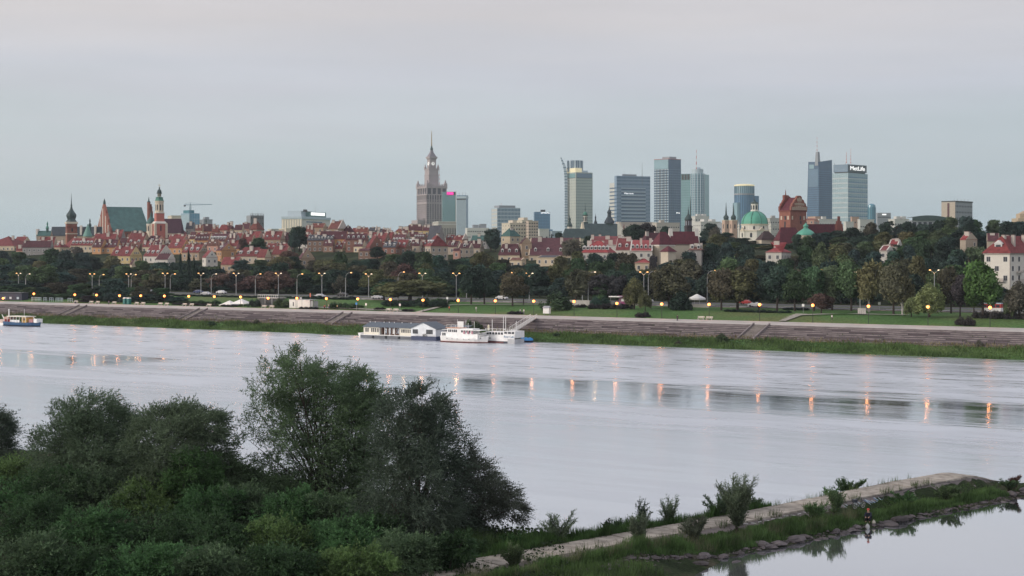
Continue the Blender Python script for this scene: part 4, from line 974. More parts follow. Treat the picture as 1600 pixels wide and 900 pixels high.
root, wr, wl_, ze, zr = simple_block('church_nave', 'church nave with steep dark maroon roof right of the pink tower', 'church', 250, 283, 287, 364, 341.5, 1040, 8, M_CRM, mat('plum_tiles', (.06, .028, .045), .85, var=.15), hip=.3)

# the green-roofed church in the middle
Yq = 1150.0
C, wr, wl_, rz = corner(905, 914, 974, Yq, 72); g = gz(C.x, C.y)
root = thing('church', 'church with long grey green roof, cream gables and dark cupolas', 'church', (C.x, C.y, g), rz)
ze, zr = Zp(371, Yq) - g, Zp(349, Yq) - g
MB().box(0, wr, 0, wl_, -8, ze).build('wall', M_CRM, root); gable_roof(wr, wl_, ze, zr, 'x', 0, .4).build('roof', mat('green_slate', (.06, .09, .095), .7, var=.2, scale=.5), root)
gable_walls(MB(), wr, wl_, ze - 1.2, zr + 1.2, 'x', th=1.6).build('gable', M_CRM, root)
root, wr, wl_, ze, zr = simple_block('church_wing', 'lower hipped green roofed wing left of the long church roof', 'church', 877, 880, 918, 372, 357, 1120, 76, M_CRM, MATS['green_slate'], 'x', hip=.8)
sp = Spire('church_lantern', 'tall green and white open lantern at the left end of the church roof', 'cupola', 914.5, 1160)
sp.ring('base', [(4.2, 372), (4.2, 347), (3.6, 346.5)], M_DCOP, 8); sp.ring('lantern', [(3.1, 347), (3.1, 337)], M_CRMW, 8); sp.openings('opening', 3.1, 345.5, 338.5, 8, 1.5, M_DKM)
sp.ring('cornice', [(4.0, 337.3), (4.2, 336.2), (3.6, 335.6)], M_DCOP, 8); sp.ring('dome', [(3.7, 336), (3.4, 333.5), (2.0, 331.6), (.7, 330.5)], M_COPPER, 12); sp.ring('spike', [(.6, 331), (.35, 325), (.1, 317)], M_DCOP, 6)
for px, bt, tp, r, lab, Yx in ((890, 354, 336, 4.2, 'dark cupola with slim lantern above the left church wing', 1130), (930.5, 350, 333.5, 2.6, 'smallest dark cupola, behind the long church roof', 1175), (952, 349, 321.5, 7.2, 'broad dark bell shaped cupola near the right end of the church roof', 1165)):
    sp = Spire('church_cupola', lab, 'cupola', px, Yx, 0); H_ = bt - tp
    sp.ring('drum', [(r * .85, 372), (r * .85, bt - 1)], M_CRMW if px < 900 else M_DCOP, 8)
    sp.ring('bell_roof', [(r * 1.1, bt), (r, bt - H_ * .12), (r * .62, bt - H_ * .30), (r * .42, bt - H_ * .38), (r * .36, bt - H_ * .56), (r * .50, bt - H_ * .60), (r * .36, bt - H_ * .70), (r * .14, bt - H_ * .80), (.12, tp)], M_SLATE if px > 900 else M_DCOP, 8)
sp = Spire('gable_end', 'white curved gable wall at the right end of the green church roof', 'church', 975, 1140)
mb = MB(); mm = sp.m
pts = [(-10 * mm, sp.z(375)), (-10 * mm, sp.z(349)), (-8.6 * mm, sp.z(346.5)), (-6 * mm, sp.z(352)), (-1 * mm, sp.z(358)), (0, sp.z(353)), (1.2 * mm, sp.z(353)), (2.5 * mm, sp.z(360)), (6 * mm, sp.z(366)), (6 * mm, sp.z(375))]
n = len(pts); mb.add([(x, 0, z) for x, z in pts] + [(x, 1.5, z) for x, z in pts], [tuple(range(n)), tuple(range(2 * n - 1, n - 1, -1))] + [(i, n + i, n + (i + 1) % n, (i + 1) % n) for i in range(n)])
mb.build('wall', M_CRMW, sp.root); sp.ring('small_finial', [(.9, 362), (.8, 355), (.2, 350)], M_BRICKD, 4)

# white church with maroon roof and dark lantern
Yw = 690.0
C, wr, wl_, rz = corner(1018, 1030.5, 1054, Yw, 58); g = gz(C.x, C.y)
root = thing('church', 'cream walled church choir with maroon hipped roof', 'church', (C.x, C.y, g), rz)
ze, zr = Zp(381.5, Yw) - g, Zp(362, Yw) - g
MB().box(0, wr, 0, wl_, -8, ze).build('wall', M_CRM, root); gable_roof(wr, wl_, ze, zr, 'x', .9, .5).build('roof', M_MAROON, root)
MB().box(-.25, wr + .25, -.25, wl_ + .25, ze - .9, ze - .25).build('cornice', M_CRMW, root)
for q in (.25,): MB().box(-.12, .3, wl_ * q, wl_ * q + 1.1, ze - 8, ze - 5.5).build('window', M_WIN, root); MB().box(-.12, .3, wl_ * q, wl_ * q + 1.1, ze - 14, ze - 11.5).build('window', M_WIN, root)
root, wr, wl_, ze, zr = simple_block('church_annex', 'small cream apse with its own maroon roof in front of the cream church', 'church', 1032.5, 1044, 1056, 392.5, 384, 672, 50, M_CRM, M_MAROON, 'x', hip=1)
MB().box(wr * .18, wr * .18 + 1.4, -.15, .3, ze - 7.5, ze - 4).build('window', M_WIN, root)
root, wr, wl_, ze, zr = simple_block('church_nave', 'church nave with broad maroon roof and white coped gable', 'church', 1044, 1049, 1092, 381, 361.5, 702, 77, M_CRM, M_MAROON, 'x')
gable_walls(0, wr, wl_, ze - 1, zr + 1.4, 'x', th=1.8).build('coped_gable', M_CRMW, root)
sp = Spire('church_lantern', 'dark octagonal church belfry with tall thin spire on the maroon roof', 'cupola', 1075.5, 715)
sp.ring('shaft', [(6.0, 378), (6.0, 356), (6.6, 354), (5.8, 353)], mat('dark_timber', (.045, .04, .045), .7), 8); sp.ring('belfry', [(5.0, 353.5), (5.0, 343.5)], MATS['dark_timber'], 8); sp.openings('belfry_opening', 5.0, 352, 345, 8, 1.8, M_GREYP)
sp.ring('dome', [(6.0, 344), (6.2, 342.8), (5.0, 340), (3.0, 337), (1.4, 334.5)], M_DCOP, 12); sp.ring('spire', [(1.3, 335), (.7, 331), (.9, 330), (.4, 327), (.1, 321)], M_DCOP, 8)
sp = Spire('spike', 'hair thin dark spire standing just behind the dark belfry', 'spire', 1078.8, 1500)
sp.ring('shaft', [(1.8, 365), (1.2, 340)], M_DCOP, 8); sp.ring('needle', [(1.2, 340), (.7, 322), (.15, 306)], M_DCOP, 8)
# twin spires
for px, tp, lab in ((1134.5, 315.5, 'left and taller of the twin cream church towers with green needle spires'), (1146, 317.5, 'right and nearer of the twin cream church towers with green needle spires')):
    sp = Spire('church_tower', lab, 'tower', px, 1250 - (px - 1134) * 4, R(20), None); sp.root['group'] = 'twin church towers'
    sp.ring('shaft', [(4.6, 375), (4.6, 344.5)], mat('peach_render', (.5, .36, .29), .85, var=.08), 4); sp.openings('window', 4.6, 357, 350, 4, 2.0, M_WIN); sp.ring('cornice', [(5.1, 345), (5.1, 343.8)], M_CRM, 4)
    sp.ring('helmet', [(4.6, 344), (3.2, 342.6), (4.0, 340), (3.4, 337.8), (1.7, 336), (1.3, 334), (.7, 325), (.1, tp)], M_DCOP, 8)
# green dome
sp = Spire('domed_church', 'white church with big green copper dome and white lantern', 'church', 1179, 1050, R(22))
sp.ring('lower_storey', [(22, 385), (22, 361)], M_CRMW, 8); sp.ring('lower_cornice', [(23, 361.4), (23, 360)], M_CRM, 8)
sp.ring('drum', [(20.6, 360.5), (20.6, 351.5)], M_CRMW, 16); sp.openings('window', 20.4, 358.6, 353, 8, 2.6, M_WIN, a0=.2); sp.ring('cornice', [(21.4, 351.8), (21.8, 350.6), (20.8, 350)], M_CRM, 16)
for k in range(4):
    a = k * math.pi / 2; ca, sa = math.cos(a), math.sin(a); rr = 21.6 * sp.m; w = 5.2 * sp.m
    P = [(ca * q - sa * t, sa * q + ca * t, z) for q in (rr - 1.5, rr + .6) for t, z in ((-w, sp.z(360.2)), (w, sp.z(360.2)), (0, sp.z(355.3)))]
    MB().add(P, [(3, 4, 5), (2, 1, 0), (0, 1, 4, 3), (1, 2, 5, 4), (2, 0, 3, 5)]).build('pediment', M_CRM, sp.root)
sp.openings('lower_window', 21.9, 371, 363.5, 8, 3.4, M_WIN, a0=0)
dome = [(20.8 * math.cos(R(a)) ** .9, 350 - 20.2 * math.sin(R(a))) for a in (0, 12, 24, 36, 48, 60, 72)]
sp.ring('dome', dome + [(4.5, 329.6)], mat('verdigris', (.10, .34, .25), .55, var=.18, scale=.25, stretch=(1, 1, .25)), 32)
mb = MB()
for k in range(8):
    a = 2 * math.pi * k / 8; mb.tube([(r * sp.m * 1.004 * math.cos(a), r * sp.m * 1.004 * math.sin(a), sp.z(y)) for r, y in dome], .28, 4)
mb.build('dome_rib', mat('dark_verdigris', (.05, .15, .12), .6), sp.root)
sp.ring('lantern', [(5.2, 330), (5.2, 318)], M_CRMW, 8); sp.openings('lantern_opening', 5.1, 327.5, 320.5, 8, 2.2, M_WIN); sp.ring('lantern_sill', [(5.9, 330.2), (5.9, 328.8)], M_CRMW, 8)
sp.ring('lantern_cap', [(6.0, 318.4), (5.4, 316.8), (2.6, 315.2), (1.0, 313.4), (.4, 311), (.15, 308)], M_DCOP, 8)
for dx_, lab in ((-24.6, 'l'), (24.8, 'r')):
    s2 = Spire('x', 'x', 'x', 1179 + dx_, 1042, root=sp.root); s2.ring('urn', [(1.4, 372), (1.4, 358), (2.2, 357.4), (.9, 355), (1.6, 352.5), (.5, 350), (.15, 345.5)], M_CRMW, 8)
# brick church tower
Yb = 820.0
C, wr, wl_, rz = corner(1217.5, 1235, 1260, Yb, 50); g = gz(C.x, C.y)
root = thing('brick_church_tower', 'massive red brick church tower with maroon saddle roof and arched white traced gable', 'tower', (C.x, C.y, g), rz)
ze, zr = Zp(328.5, Yb) - g, Zp(308, Yb) - g
MB().box(0, wr, 0, wl_, -8, ze).build('shaft', M_BRICK, root)
MB().box(-.25, wr + .25, -.25, wl_ + .25, ze - .7, ze).build('cornice', M_BRICKD, root)
gable_roof(wr, wl_, ze, zr, 'y', 0, .3).build('roof', M_MAROON, root)
def stepped_gable(yo):
    mb = MB(); steps = [(.5, .0), (.5, .30), (.44, .36), (.42, .52), (.33, .62), (.28, .80), (.17, .88), (.16, 1.04), (.08, 1.13)]
    pts = [(wr * (.5 + a), ze + (zr - ze) * b) for a, b in steps] + [(wr * (.5 - a), ze + (zr - ze) * b) for a, b in reversed(steps)]
    n = len(pts); return mb.add([(x, yo - .6, z) for x, z in pts] + [(x, yo + .6, z) for x, z in pts], [tuple(range(n)), tuple(range(2 * n - 1, n - 1, -1))] + [(i, n + i, n + (i + 1) % n, (i + 1) % n) for i in range(n)])
stepped_gable(0).build('arched_gable', M_BRICK, root); stepped_gable(wl_).build('arched_gable', M_BRICKD, root)
mb = MB()
for zz0, zz1, hw, n in ((.02, .34, .46, 8), (.38, .62, .31, 6), (.68, .98, .14, 3)):
    for i in range(n):
        u = wr * (.5 - hw + 2 * hw * (i + .5) / n); w = wr * hw / n * .45; z0 = ze + (zr - ze) * zz0; z1 = ze + (zr - ze) * (zz1 - .10 * abs((i + .5) / n - .5) * 2)
        mb.box(u - w - .16, u - w + .1, -.78, -.5, z0, z1); mb.box(u + w - .1, u + w + .16, -.78, -.5, z0, z1); mb.box(u - w, u + w, -.78, -.5, z1 - .25, z1)
mb.build('white_tracery', M_CRM, root)
for f, qs in (('L', ((.2, -4.2), (.45, -4.2), (.8, -4.2))), ('R', ((.12, -4.2), (.62, -4.2), (.85, -4.2)))):
    for i, (q, dz) in enumerate(qs):
        w = wr if f == 'R' else wl_; mb = MB(); face_box(mb, f, w * q - .5, w * q + .5, ze + dz - .8, ze + dz + 1.2, .1); mb.build('niche', M_CRM if i != 1 else M_WIN, root)
mb = MB(); face_box(mb, 'L', wl_ * .42, wl_ * .54, ze - 9.5, ze - 6, .1); mb.build('window', M_WIN, root)
mb = MB(); face_box(mb, 'R', wr * .62, wr * .68, ze - 7.2, ze - 5.6, .1); mb.build('window', M_WIN, root)
MB().box(wr * .28, wr * .55, wl_ - .5, wl_ + .8, ze + 1, zr + 1.4).lathe([(.35, zr + 1.4), (.1, zr + 4.4)], 6, wr * .4, wl_).build('belfry_turret', M_BRICKD, root)
root, wr, wl_, ze, zr = simple_block('church_nave', 'low hipped maroon church roof at the foot of the brick tower', 'church', 1208, 1218, 1255, 379, 355, 800, 70, M_BRICK, M_MAROON, 'x', hip=.8)
root, wr, wl_, ze, zr = simple_block('church_nave', 'long maroon church roof running right from the brick tower', 'church', 1259, 1262, 1318, 367, 350, 835, 80, M_BRICK, M_MAROON, 'x')
sp = Spire('stepped_gable_end', 'small stepped brick gable with chimney at the end of the long maroon roof', 'church', 1310.5, 830, R(10))
for w, y0, y1 in ((4.6, 362, 350), (3.4, 350, 345.5), (1.7, 345.5, 338)): sp.ring('step', [(w, y0), (w, y1)], M_BRICKD, 4)
root, wr, wl_, ze, zr = simple_block('church_aisle', 'dark red rounded church roof left of the brick tower', 'church', 1182, 1190, 1213, 374, 361, 810, 72, M_CRM, mat('dark_tile', (.06, .04, .04), .85), 'x', hip=1)
sp = Spire('chapel_dome', 'small bright green copper dome with lantern in front of the long maroon roof', 'church', 1259, 790)
sp.ring('drum', [(14, 385), (14, 366.5)], M_CRM, 12); sp.ring('dome', [(15, 367.5), (14.2, 365), (11.5, 362), (7.5, 359.3), (4.4, 357.5), (3.4, 356)], MATS['verdigris'], 20)
sp.ring('lantern', [(3.2, 356.5), (3.2, 354.5), (4.3, 354), (4.0, 352), (1.8, 350.3), (.5, 348)], MATS['verdigris'], 10)

# ------------------------------------------------------------------ town houses
M_WALL = mat('house_plaster', (.5, .4, .3), .9, var=.10, scale=.35, objcol=True); M_TILE = mat('roof_tiles', (.2, .05, .04), .85, var=.28, scale=.9, objcol=True, bump=.4, bscale=2.5)
M_FRAME = mat('window_frame_white', (.62, .62, .60), .6); M_CHIM = mat('chimney_white', (.52, .47, .42), .85, var=.1); M_CHIMP = mat('chimney_cap', (.12, .09, .08), .8)
WALLC = dict(cream=(.62, .52, .38), yellow=(.60, .47, .25), orange=(.52, .29, .15), tan=(.42, .32, .23), brick=(.25, .13, .10), pink=(.52, .30, .24), white=(.66, .63, .57), grey=(.30, .29, .28), brown=(.26, .17, .13), beige=(.47, .40, .32), salmon=(.50, .26, .19))
ROOFC = dict(red=(.165, .042, .044), maroon=(.085, .032, .040), rust=(.175, .06, .048), slate=(.06, .065, .08), green=(.055, .12, .11), brown=(.13, .06, .05), bright=(.25, .045, .048))
HOUSES = []
_dormer = MB(); _dormer.box(-.55, .55, 0, 1.6, 0, 1.1).add([(-.7, -.1, 1.1), (.7, -.1, 1.1), (0, -.1, 1.65), (-.7, 2.2, 1.1), (.7, 2.2, 1.1), (0, 2.2, 1.65)], [(0, 1, 2), (5, 4, 3), (0, 3, 4, 1), (1, 4, 5, 2), (2, 5, 3, 0)])
ME_DORMER = _dormer.mesh('dormer', M_FRAME); ME_DPANE = MB().box(-.36, .36, -.05, .05, .2, .95).mesh('dormer_pane', M_WIN)
ME_CHIM = MB().box(-.5, .5, -.5, .5, 0, 1).mesh('chimney', M_CHIM); ME_CCAP = MB().box(-.58, .58, -.58, .58, 1.0, 1.06).mesh('chimney_cap', M_CHIMP)
def house(row, px0, pxm, px1, ye, yr, t, wall='cream', roof='red', b=20, axis='y', hip=0, dorm=0, chim=1, mans=False, wins=True, note='', fl=3.1, dz0=0, firewall=False):
    x, Y = on_t(pxm, t); g = gz(x, Y) + dz0
    C, wr, wl_, rz = corner(px0, pxm, px1, Y, b)
    root = thing('town_house', '', 'house', (C.x, C.y, g), rz, None); HOUSES.append((row, pxm if b > 45 else (px0 + pxm) / 2, root, wall, roof, dorm, hip, note))
    ze, zr = Zp(ye, Y) - g, Zp(yr, Y) - g
    vj = rnd.uniform(.9, 1.1); wc = tuple(c * vj * .9 for c in WALLC[wall]); vj = rnd.uniform(.85, 1.2); rc = tuple(c * vj for c in ROOFC[roof])
    MB().box(0, wr, 0, wl_, -9, ze).build('wall', M_WALL, root, col=wc)
    ro = gable_roof(wr, wl_, ze, zr, axis, hip, .35).build('roof', M_TILE, root, col=rc)
    if not hip:
        gable_walls(MB(), wr, wl_, ze, zr, axis, th=.5).build('gable', M_WALL, root, col=wc)
        if firewall:
            mb = MB()
            if axis == 'y': mb.add([(-.1, -.5, ze), (wr + .1, -.5, ze), (wr / 2, -.5, zr + 1.1), (-.1, .1, ze), (wr + .1, .1, ze), (wr / 2, .1, zr + 1.1)], [(0, 1, 2), (5, 4, 3), (0, 3, 4, 1), (1, 4, 5, 2), (2, 5, 3, 0)])
            mb.build('fire_wall', M_CHIM, root)
    if wins:
        fr, pn = MB(), MB()
        for f, w in (('L', wl_), ('R', wr)):
            if w < 3 or (f == 'L' and b > 80) or (f == 'R' and b < 6): continue
            n = max(1, int(w / 2.9)); z = ze - 2.1; k = 0
            while k < 5 and z > -1:
                for i in range(n):
                    if rnd.random() < .06: continue
                    u = w * (i + .5) / n; face_box(fr, f, u - .62, u + .62, z - .85, z + .85, .06); face_box(pn, f, u - .45, u - .05, z - .7, z + .7, .09); face_box(pn, f, u + .05, u + .45, z - .7, z + .7, .09)
                z -= fl; k += 1
            # windows in the visible gable
            if not hip and ((axis == 'y' and f == 'R') or (axis == 'x' and f == 'L')) and w > 6 and zr - ze > 3.5:
                for q in (-1.6, 0, 1.6) if w > 9 else (0,): face_box(fr, f, w / 2 + q - .45, w / 2 + q + .45, ze + .9, ze + 2.1, .3); face_box(pn, f, w / 2 + q - .32, w / 2 + q + .32, ze + 1.05, ze + 1.95, .33)
        if fr.v: fr.build('window_frames', M_FRAME, root, kind='stuff'); pn.build('window_panes', M_WIN, root, kind='stuff')
    side = wl_ if axis == 'y' else wr; half = (wr if axis == 'y' else wl_) / 2
    s_ = max(.8, min(1.15, half / 4))
    for i in range(dorm):
        q = side * (i + .5) / dorm; d = half * .22; z = ze + (zr - ze) * .22
        if axis == 'y': o = place(ME_DORMER, 'dormer', root, (d, q, z), rz=R(-90), scale=(s_, s_, s_)); 
        else: o = place(ME_DORMER, 'dormer', root, (q, d, z), scale=(s_, s_, s_))
        place(ME_DPANE, 'pane', o)
    for i in range(chim):
        q = side * ((i + .5) / chim + rnd.uniform(-.12, .12)); off = half + rnd.choice((-1, -.6, .5)) * half * .35
        h = 0; wd, dp = rnd.uniform(.7, 1.2), rnd.uniform(.9, 2.2)
        x_, y_ = (off, min(side - .9, max(.9, q))) if axis == 'y' else (min(side - .9, max(.9, q)), off)
        zt0 = ze + (zr - ze) * (1 - abs(off - half) / half) - .5
        o = place(ME_CHIM, 'chimney', root, (x_, y_, zt0 - 1), scale=(wd if axis == 'y' else dp, dp if axis == 'y' else wd, max(2.0, zr + rnd.uniform(.0, .9) - zt0 + 1)))
        place(ME_CCAP, 'cap', o)
    return root
H_ = house
# lowest row on the slope, left to right
H_(1, -30, 22, 56, 384, 368.5, 330, 'cream', 'red', 12, 'y', .9, 0, 2)
H_(1, 18, 34, 52, 383.5, 369.5, 345, 'cream', 'red', 30, chim=1)
H_(1, 35, 79, 84, 386, 376, 300, 'grey', 'maroon', 6, chim=3)
H_(1, 25, 35, 37, 391, 384, 305, 'pink', 'red', 10, chim=1)
H_(1, 60, 84, 90, 384, 370, 325, 'beige', 'red', 8, chim=2)
H_(1, 82, 94, 108, 386, 377, 310, 'cream', 'red', 30, hip=1, chim=2, dorm=1)
H_(1, 100, 112, 130, 386, 371.5, 325, 'cream', 'red', 30, hip=.5, chim=1)
H_(1, 110, 144, 156, 383, 372, 312, 'cream', 'red', 14, dorm=6, chim=1)
H_(1, 144, 158, 170, 386, 374, 300, 'orange', 'maroon', 35, dorm=2, chim=1)
H_(1, 156, 182, 190, 386, 374, 305, 'orange', 'maroon', 14, dorm=4, chim=1)
H_(1, 172, 203, 222, 399.5, 385, 262, 'yellow', 'red', 22, dorm=2, chim=3)
H_(1, 203, 206, 216, 413, 405, 235, 'cream', 'maroon', 70, 'y', chim=0, note='tiny')
H_(1, 224, 247, 272, 400, 382.5, 265, 'white', 'red', 30, dorm=3, chim=2)
H_(1, 243, 262, 274, 405, 396, 245, 'white', 'maroon', 20, chim=0)
H_(1, 262, 284, 299, 387, 374.5, 300, 'orange', 'red', 25, chim=1, dorm=1)
H_(1, 284, 311, 326, 394, 382, 275, 'tan', 'red', 22, dorm=3, chim=1)
H_(1, 316, 322, 340, 402, 391, 250, 'white', 'red', 60, 'y', chim=0)
H_(1, 338, 346, 369, 391, 380, 270, 'orange', 'maroon', 62, 'y', chim=2, dorm=1)
H_(1, 345, 371, 381, 413, 401.5, 225, 'tan', 'red', 20, chim=1)
H_(1, 368, 404, 420, 400, 386, 265, 'beige', 'red', 20, dorm=3, chim=1, hip=.4)
H_(1, 402, 414, 424, 402, 389, 262, 'cream', 'red', 40, chim=0)
H_(1, 424, 445, 458, 397, 384, 275, 'tan', 'red', 25, chim=1)
H_(1, 466, 470, 492, 404, 388, 250, 'tan', 'maroon', 72, 'y', chim=1)
H_(1, 572, 578, 600, 386, 367.5, 300, 'brick', 'red', 66, 'y', dorm=0, chim=1)
H_(1, 560, 594, 598, 391, 388, 285, 'brown', 'maroon', 10, chim=0)
H_(1, 598, 618, 626, 386, 377.5, 295, 'brick', 'slate', 18, dorm=3, chim=1)
H_(1, 618, 634, 644, 386, 374, 300, 'brown', 'red', 22, dorm=2, chim=1)
H_(1, 664, 673, 700, 384, 367.5, 270, 'beige', 'red', 58, 'y', .35, dorm=2, chim=1, note='mansard')
H_(1, 708, 718, 720, 391, 388, 250, 'pink', 'white' if False else 'maroon', 20, chim=0)
# second row
H_(2, 146, 180, 186, 375, 365, 345, 'beige', 'red', 10, chim=3)
H_(2, 176, 188, 198, 378, 358.5, 350, 'grey', 'red', 35, chim=1)
H_(2, 196, 221, 238, 383, 364, 330, 'tan', 'red', 18, dorm=2, chim=2)
H_(2, 186, 206, 212, 383, 372, 335, 'beige', 'maroon', 15, chim=1)
H_(2, 226, 243, 262, 380, 368, 335, 'pink', 'maroon', 30, dorm=1, chim=2)
H_(2, 262, 286, 296, 375, 366, 340, 'pink', 'red', 16, chim=2)
H_(2, 296, 305, 310, 373, 362, 340, 'yellow', 'maroon', 30, dorm=3, chim=0)
H_(2, 304, 326, 331, 375, 366, 335, 'orange', 'maroon', 10, dorm=5, chim=1)
H_(2, 326, 351, 366, 376, 365, 330, 'salmon', 'maroon', 18, dorm=5, chim=1)
H_(2, 352, 366, 378, 382, 366, 325, 'grey', 'maroon', 45, chim=2, dorm=2)
H_(2, 376, 392, 402, 378, 366, 330, 'tan', 'red', 22, chim=1)
H_(2, 386, 402, 414, 374, 361, 345, 'pink', 'red', 28, chim=2)
H_(2, 412, 438, 446, 374, 361, 330, 'tan', 'red', 16, chim=1, dorm=3)
H_(2, 434, 452, 458, 374, 363, 338, 'brick', 'maroon', 20, chim=1)
H_(2, 480, 520, 524, 375, 367, 320, 'brown', 'slate', 6, dorm=8, chim=2)
H_(2, 500, 541, 544, 373, 361, 325, 'orange', 'maroon', 8, dorm=3, chim=2)
H_(2, 540, 571, 576, 374, 365, 315, 'brick', 'maroon', 8, dorm=4, chim=1)
H_(2, 568, 580, 590, 378, 368, 325, 'brown', 'green', 30, dorm=1, chim=1)
H_(2, 586, 600, 612, 378, 364, 330, 'brown', 'red', 35, chim=1)
H_(2, 600, 612, 618, 374, 362, 345, 'brick', 'red', 30, chim=2)
H_(2, 612, 630, 640, 378, 366, 330, 'brown', 'maroon', 24, dorm=4, chim=2)
H_(2, 632, 648, 662, 381, 372, 315, 'brick', 'slate', 26, dorm=5, chim=1)
H_(2, 646, 662, 668, 372, 365, 345, 'brown', 'maroon', 16, dorm=4, chim=1)
H_(2, 664, 682, 698, 391, 352, 335, 'grey', 'slate', 62, 'y', chim=0, wins=False, note='big')
H_(2, 698, 714, 722, 385, 376, 300, 'beige', 'maroon', 18, chim=1, dorm=1)
H_(2, 716, 734, 740, 387, 380, 290, 'beige', 'maroon', 12, dorm=1, chim=1)
H_(2, 697, 709, 712, 374, 367, 345, 'pink', 'red', 12, chim=2, dorm=2)
H_(2, 709, 722, 731, 374, 367.5, 340, 'salmon', 'red', 24, chim=1, firewall=True)
H_(2, 722, 732, 737, 385, 376.5, 310, 'beige', 'maroon', 20, chim=1)
H_(2, 732, 750, 756, 387, 376, 305, 'beige', 'maroon', 14, chim=2)
# upper row along the skyline
UP = [(262, 276, 284, 363, 352, 'pink', 'maroon'), (276, 286, 292, 365, 358, 'cream', 'red'), (290, 302, 306, 357, 347.5, 'grey', 'slate'), (305, 316, 318, 360, 351.5, 'cream', 'rust'),
      (316, 331, 333, 361, 350, 'salmon', 'maroon'), (321, 331, 335, 364, 357, 'yellow', 'rust'), (332, 341, 343, 362, 352, 'pink', 'rust'), (342, 355, 359, 359, 351, 'pink', 'red'),
      (352, 362, 366, 357, 348, 'tan', 'maroon'), (366, 378, 382, 359, 351, 'cream', 'maroon'), (378, 389, 392, 357, 348, 'pink', 'maroon'), (388, 401, 413, 358.5, 342.5, 'beige', 'rust'),
      (398, 412, 416, 372, 363, 'grey', 'maroon'), (412, 422, 434, 369, 360, 'pink', 'red'), (430, 444, 452, 372, 362, 'tan', 'maroon'), (477, 488, 492, 369, 352, 'brick', 'rust'),
      (486, 505, 511, 355, 348.5, 'tan', 'rust'), (498, 513, 515, 363, 354, 'brick', 'maroon'), (512, 528, 542, 357, 345, 'tan', 'rust'), (536, 548, 553, 362, 353, 'brown', 'maroon'),
      (550, 563, 566, 364, 356, 'salmon', 'red'), (556, 573, 577, 362, 355, 'salmon', 'rust'), (576, 586, 590, 360, 355, 'grey', 'slate'), (586, 597, 601, 364, 357, 'white', 'slate'),
      (596, 608, 611, 364, 358, 'grey', 'maroon'), (583, 593, 600, 369, 362, 'grey', 'maroon'), (595, 606, 610, 369, 361, 'cream', 'maroon'),
      (618, 627, 634, 361, 354, 'yellow', 'rust'), (628, 637, 639, 364, 355, 'yellow', 'maroon'), (636, 659, 661, 360, 351.5, 'yellow', 'maroon'), (660, 674, 677, 360, 352, 'yellow', 'maroon'), (226, 240, 244, 372, 362, 'cream', 'red'), (196, 206, 211, 372, 358, 'white', 'red')]
for i, (a, b_, c, e, r_, w, ro) in enumerate(UP):
    H_(3, a, b_, c, e, r_, 420 + (i % 3) * 12, w, ro, rnd.choice((12, 18, 24)), hip=0 if rnd.random() < .7 else .6, chim=rnd.choice((1, 1, 2)), dorm=0, firewall=rnd.random() < .35)
# fillers behind, whose roofs show between the others
for i, px in enumerate(range(170, 700, 13)):
    if 455 < px < 478: continue
    p = px + rnd.uniform(-3, 3); w = rnd.uniform(11, 17); yr = rnd.uniform(361, 368); H_(4, p - w, p, p + rnd.uniform(2, 6), yr + 7.5, yr, 375 + (i % 3) * 9, rnd.choice(('pink', 'tan', 'cream', 'beige', 'salmon', 'brick', 'white')), rnd.choice(('red', 'maroon', 'rust', 'red', 'brown')), rnd.choice((12, 20, 30)), chim=rnd.choice((1, 2)), dorm=rnd.choice((0, 0, 2)))
for i, px in enumerate(range(205, 690, 15)):
    p = px + rnd.uniform(-3, 3); w = rnd.uniform(12, 18); yr = rnd.uniform(374, 381); 
    if 455 < px < 500: continue
    H_(5, p - w, p, p + rnd.uniform(3, 8), yr + 9, yr, 312 + (i % 3) * 4, rnd.choice(('pink', 'tan', 'cream', 'beige', 'orange', 'brown')), rnd.choice(('red', 'maroon', 'red', 'brown')), rnd.choice((12, 20, 30)), chim=rnd.choice((1, 2)), dorm=rnd.choice((0, 2, 3)))
# the middle and right of the town
H_(6, 735, 761, 765, 375, 367.5, 345, 'grey', 'green', 8, chim=1)
H_(6, 783, 797, 813, 368.5, 356, 360, 'cream', 'green', 50, 'x', .7, chim=1, note='pavilion')
H_(6, 779, 812, 815, 398, 381, 280, 'cream', 'maroon', 6, hip=.3, dorm=3, chim=2)
H_(6, 812, 815, 831, 380, 371, 281, 'tan', 'maroon', 78, 'y', chim=0, note='gable')
H_(6, 826, 905, 908, 398.5, 371, 290, 'cream', 'maroon', 4, dorm=4, chim=2)
H_(6, 796, 815, 822, 406, 402.5, 262, 'cream', 'brown', 25, chim=0)
H_(6, 838, 868, 883, 402, 399, 262, 'cream', 'slate', 25, chim=0)
H_(6, 908, 950, 962, 394, 376, 250, 'white', 'bright', 14, hip=.5, dorm=7, chim=4)
H_(6, 920, 968, 975, 382, 368.5, 300, 'white', 'red', 8, chim=4)
H_(6, 962, 984, 990, 390, 372, 280, 'white', 'red', 12, dorm=2, chim=3)
H_(6, 985, 1019, 1021, 391.5, 374.5, 255, 'white', 'bright', 6, dorm=5, chim=3)
H_(6, 1000, 1010, 1042, 379, 363.5, 330, 'white', 'maroon', 62, 'x', .6, chim=2)
H_(6, 992, 1016, 1019, 410, 404, 205, 'cream', 'bright', 10, hip=.8, chim=0)
H_(6, 1076, 1096, 1100, 390, 382, 235, 'grey', 'brown', 14, hip=.5, dorm=2, chim=3)
H_(6, 1096, 1102, 1122, 393, 384, 300, 'cream', 'maroon', 70, 'x', chim=1)
H_(6, 1196.5, 1221, 1236, 393.5, 378.5, 215, 'white', 'bright', 22, hip=.7, dorm=0, chim=1)
H_(6, 1388, 1402, 1410, 384, 374, 290, 'white', 'bright', 25, chim=2)
H_(6, 1374, 1386, 1396, 391, 384, 270, 'white', 'red', 25, chim=2)
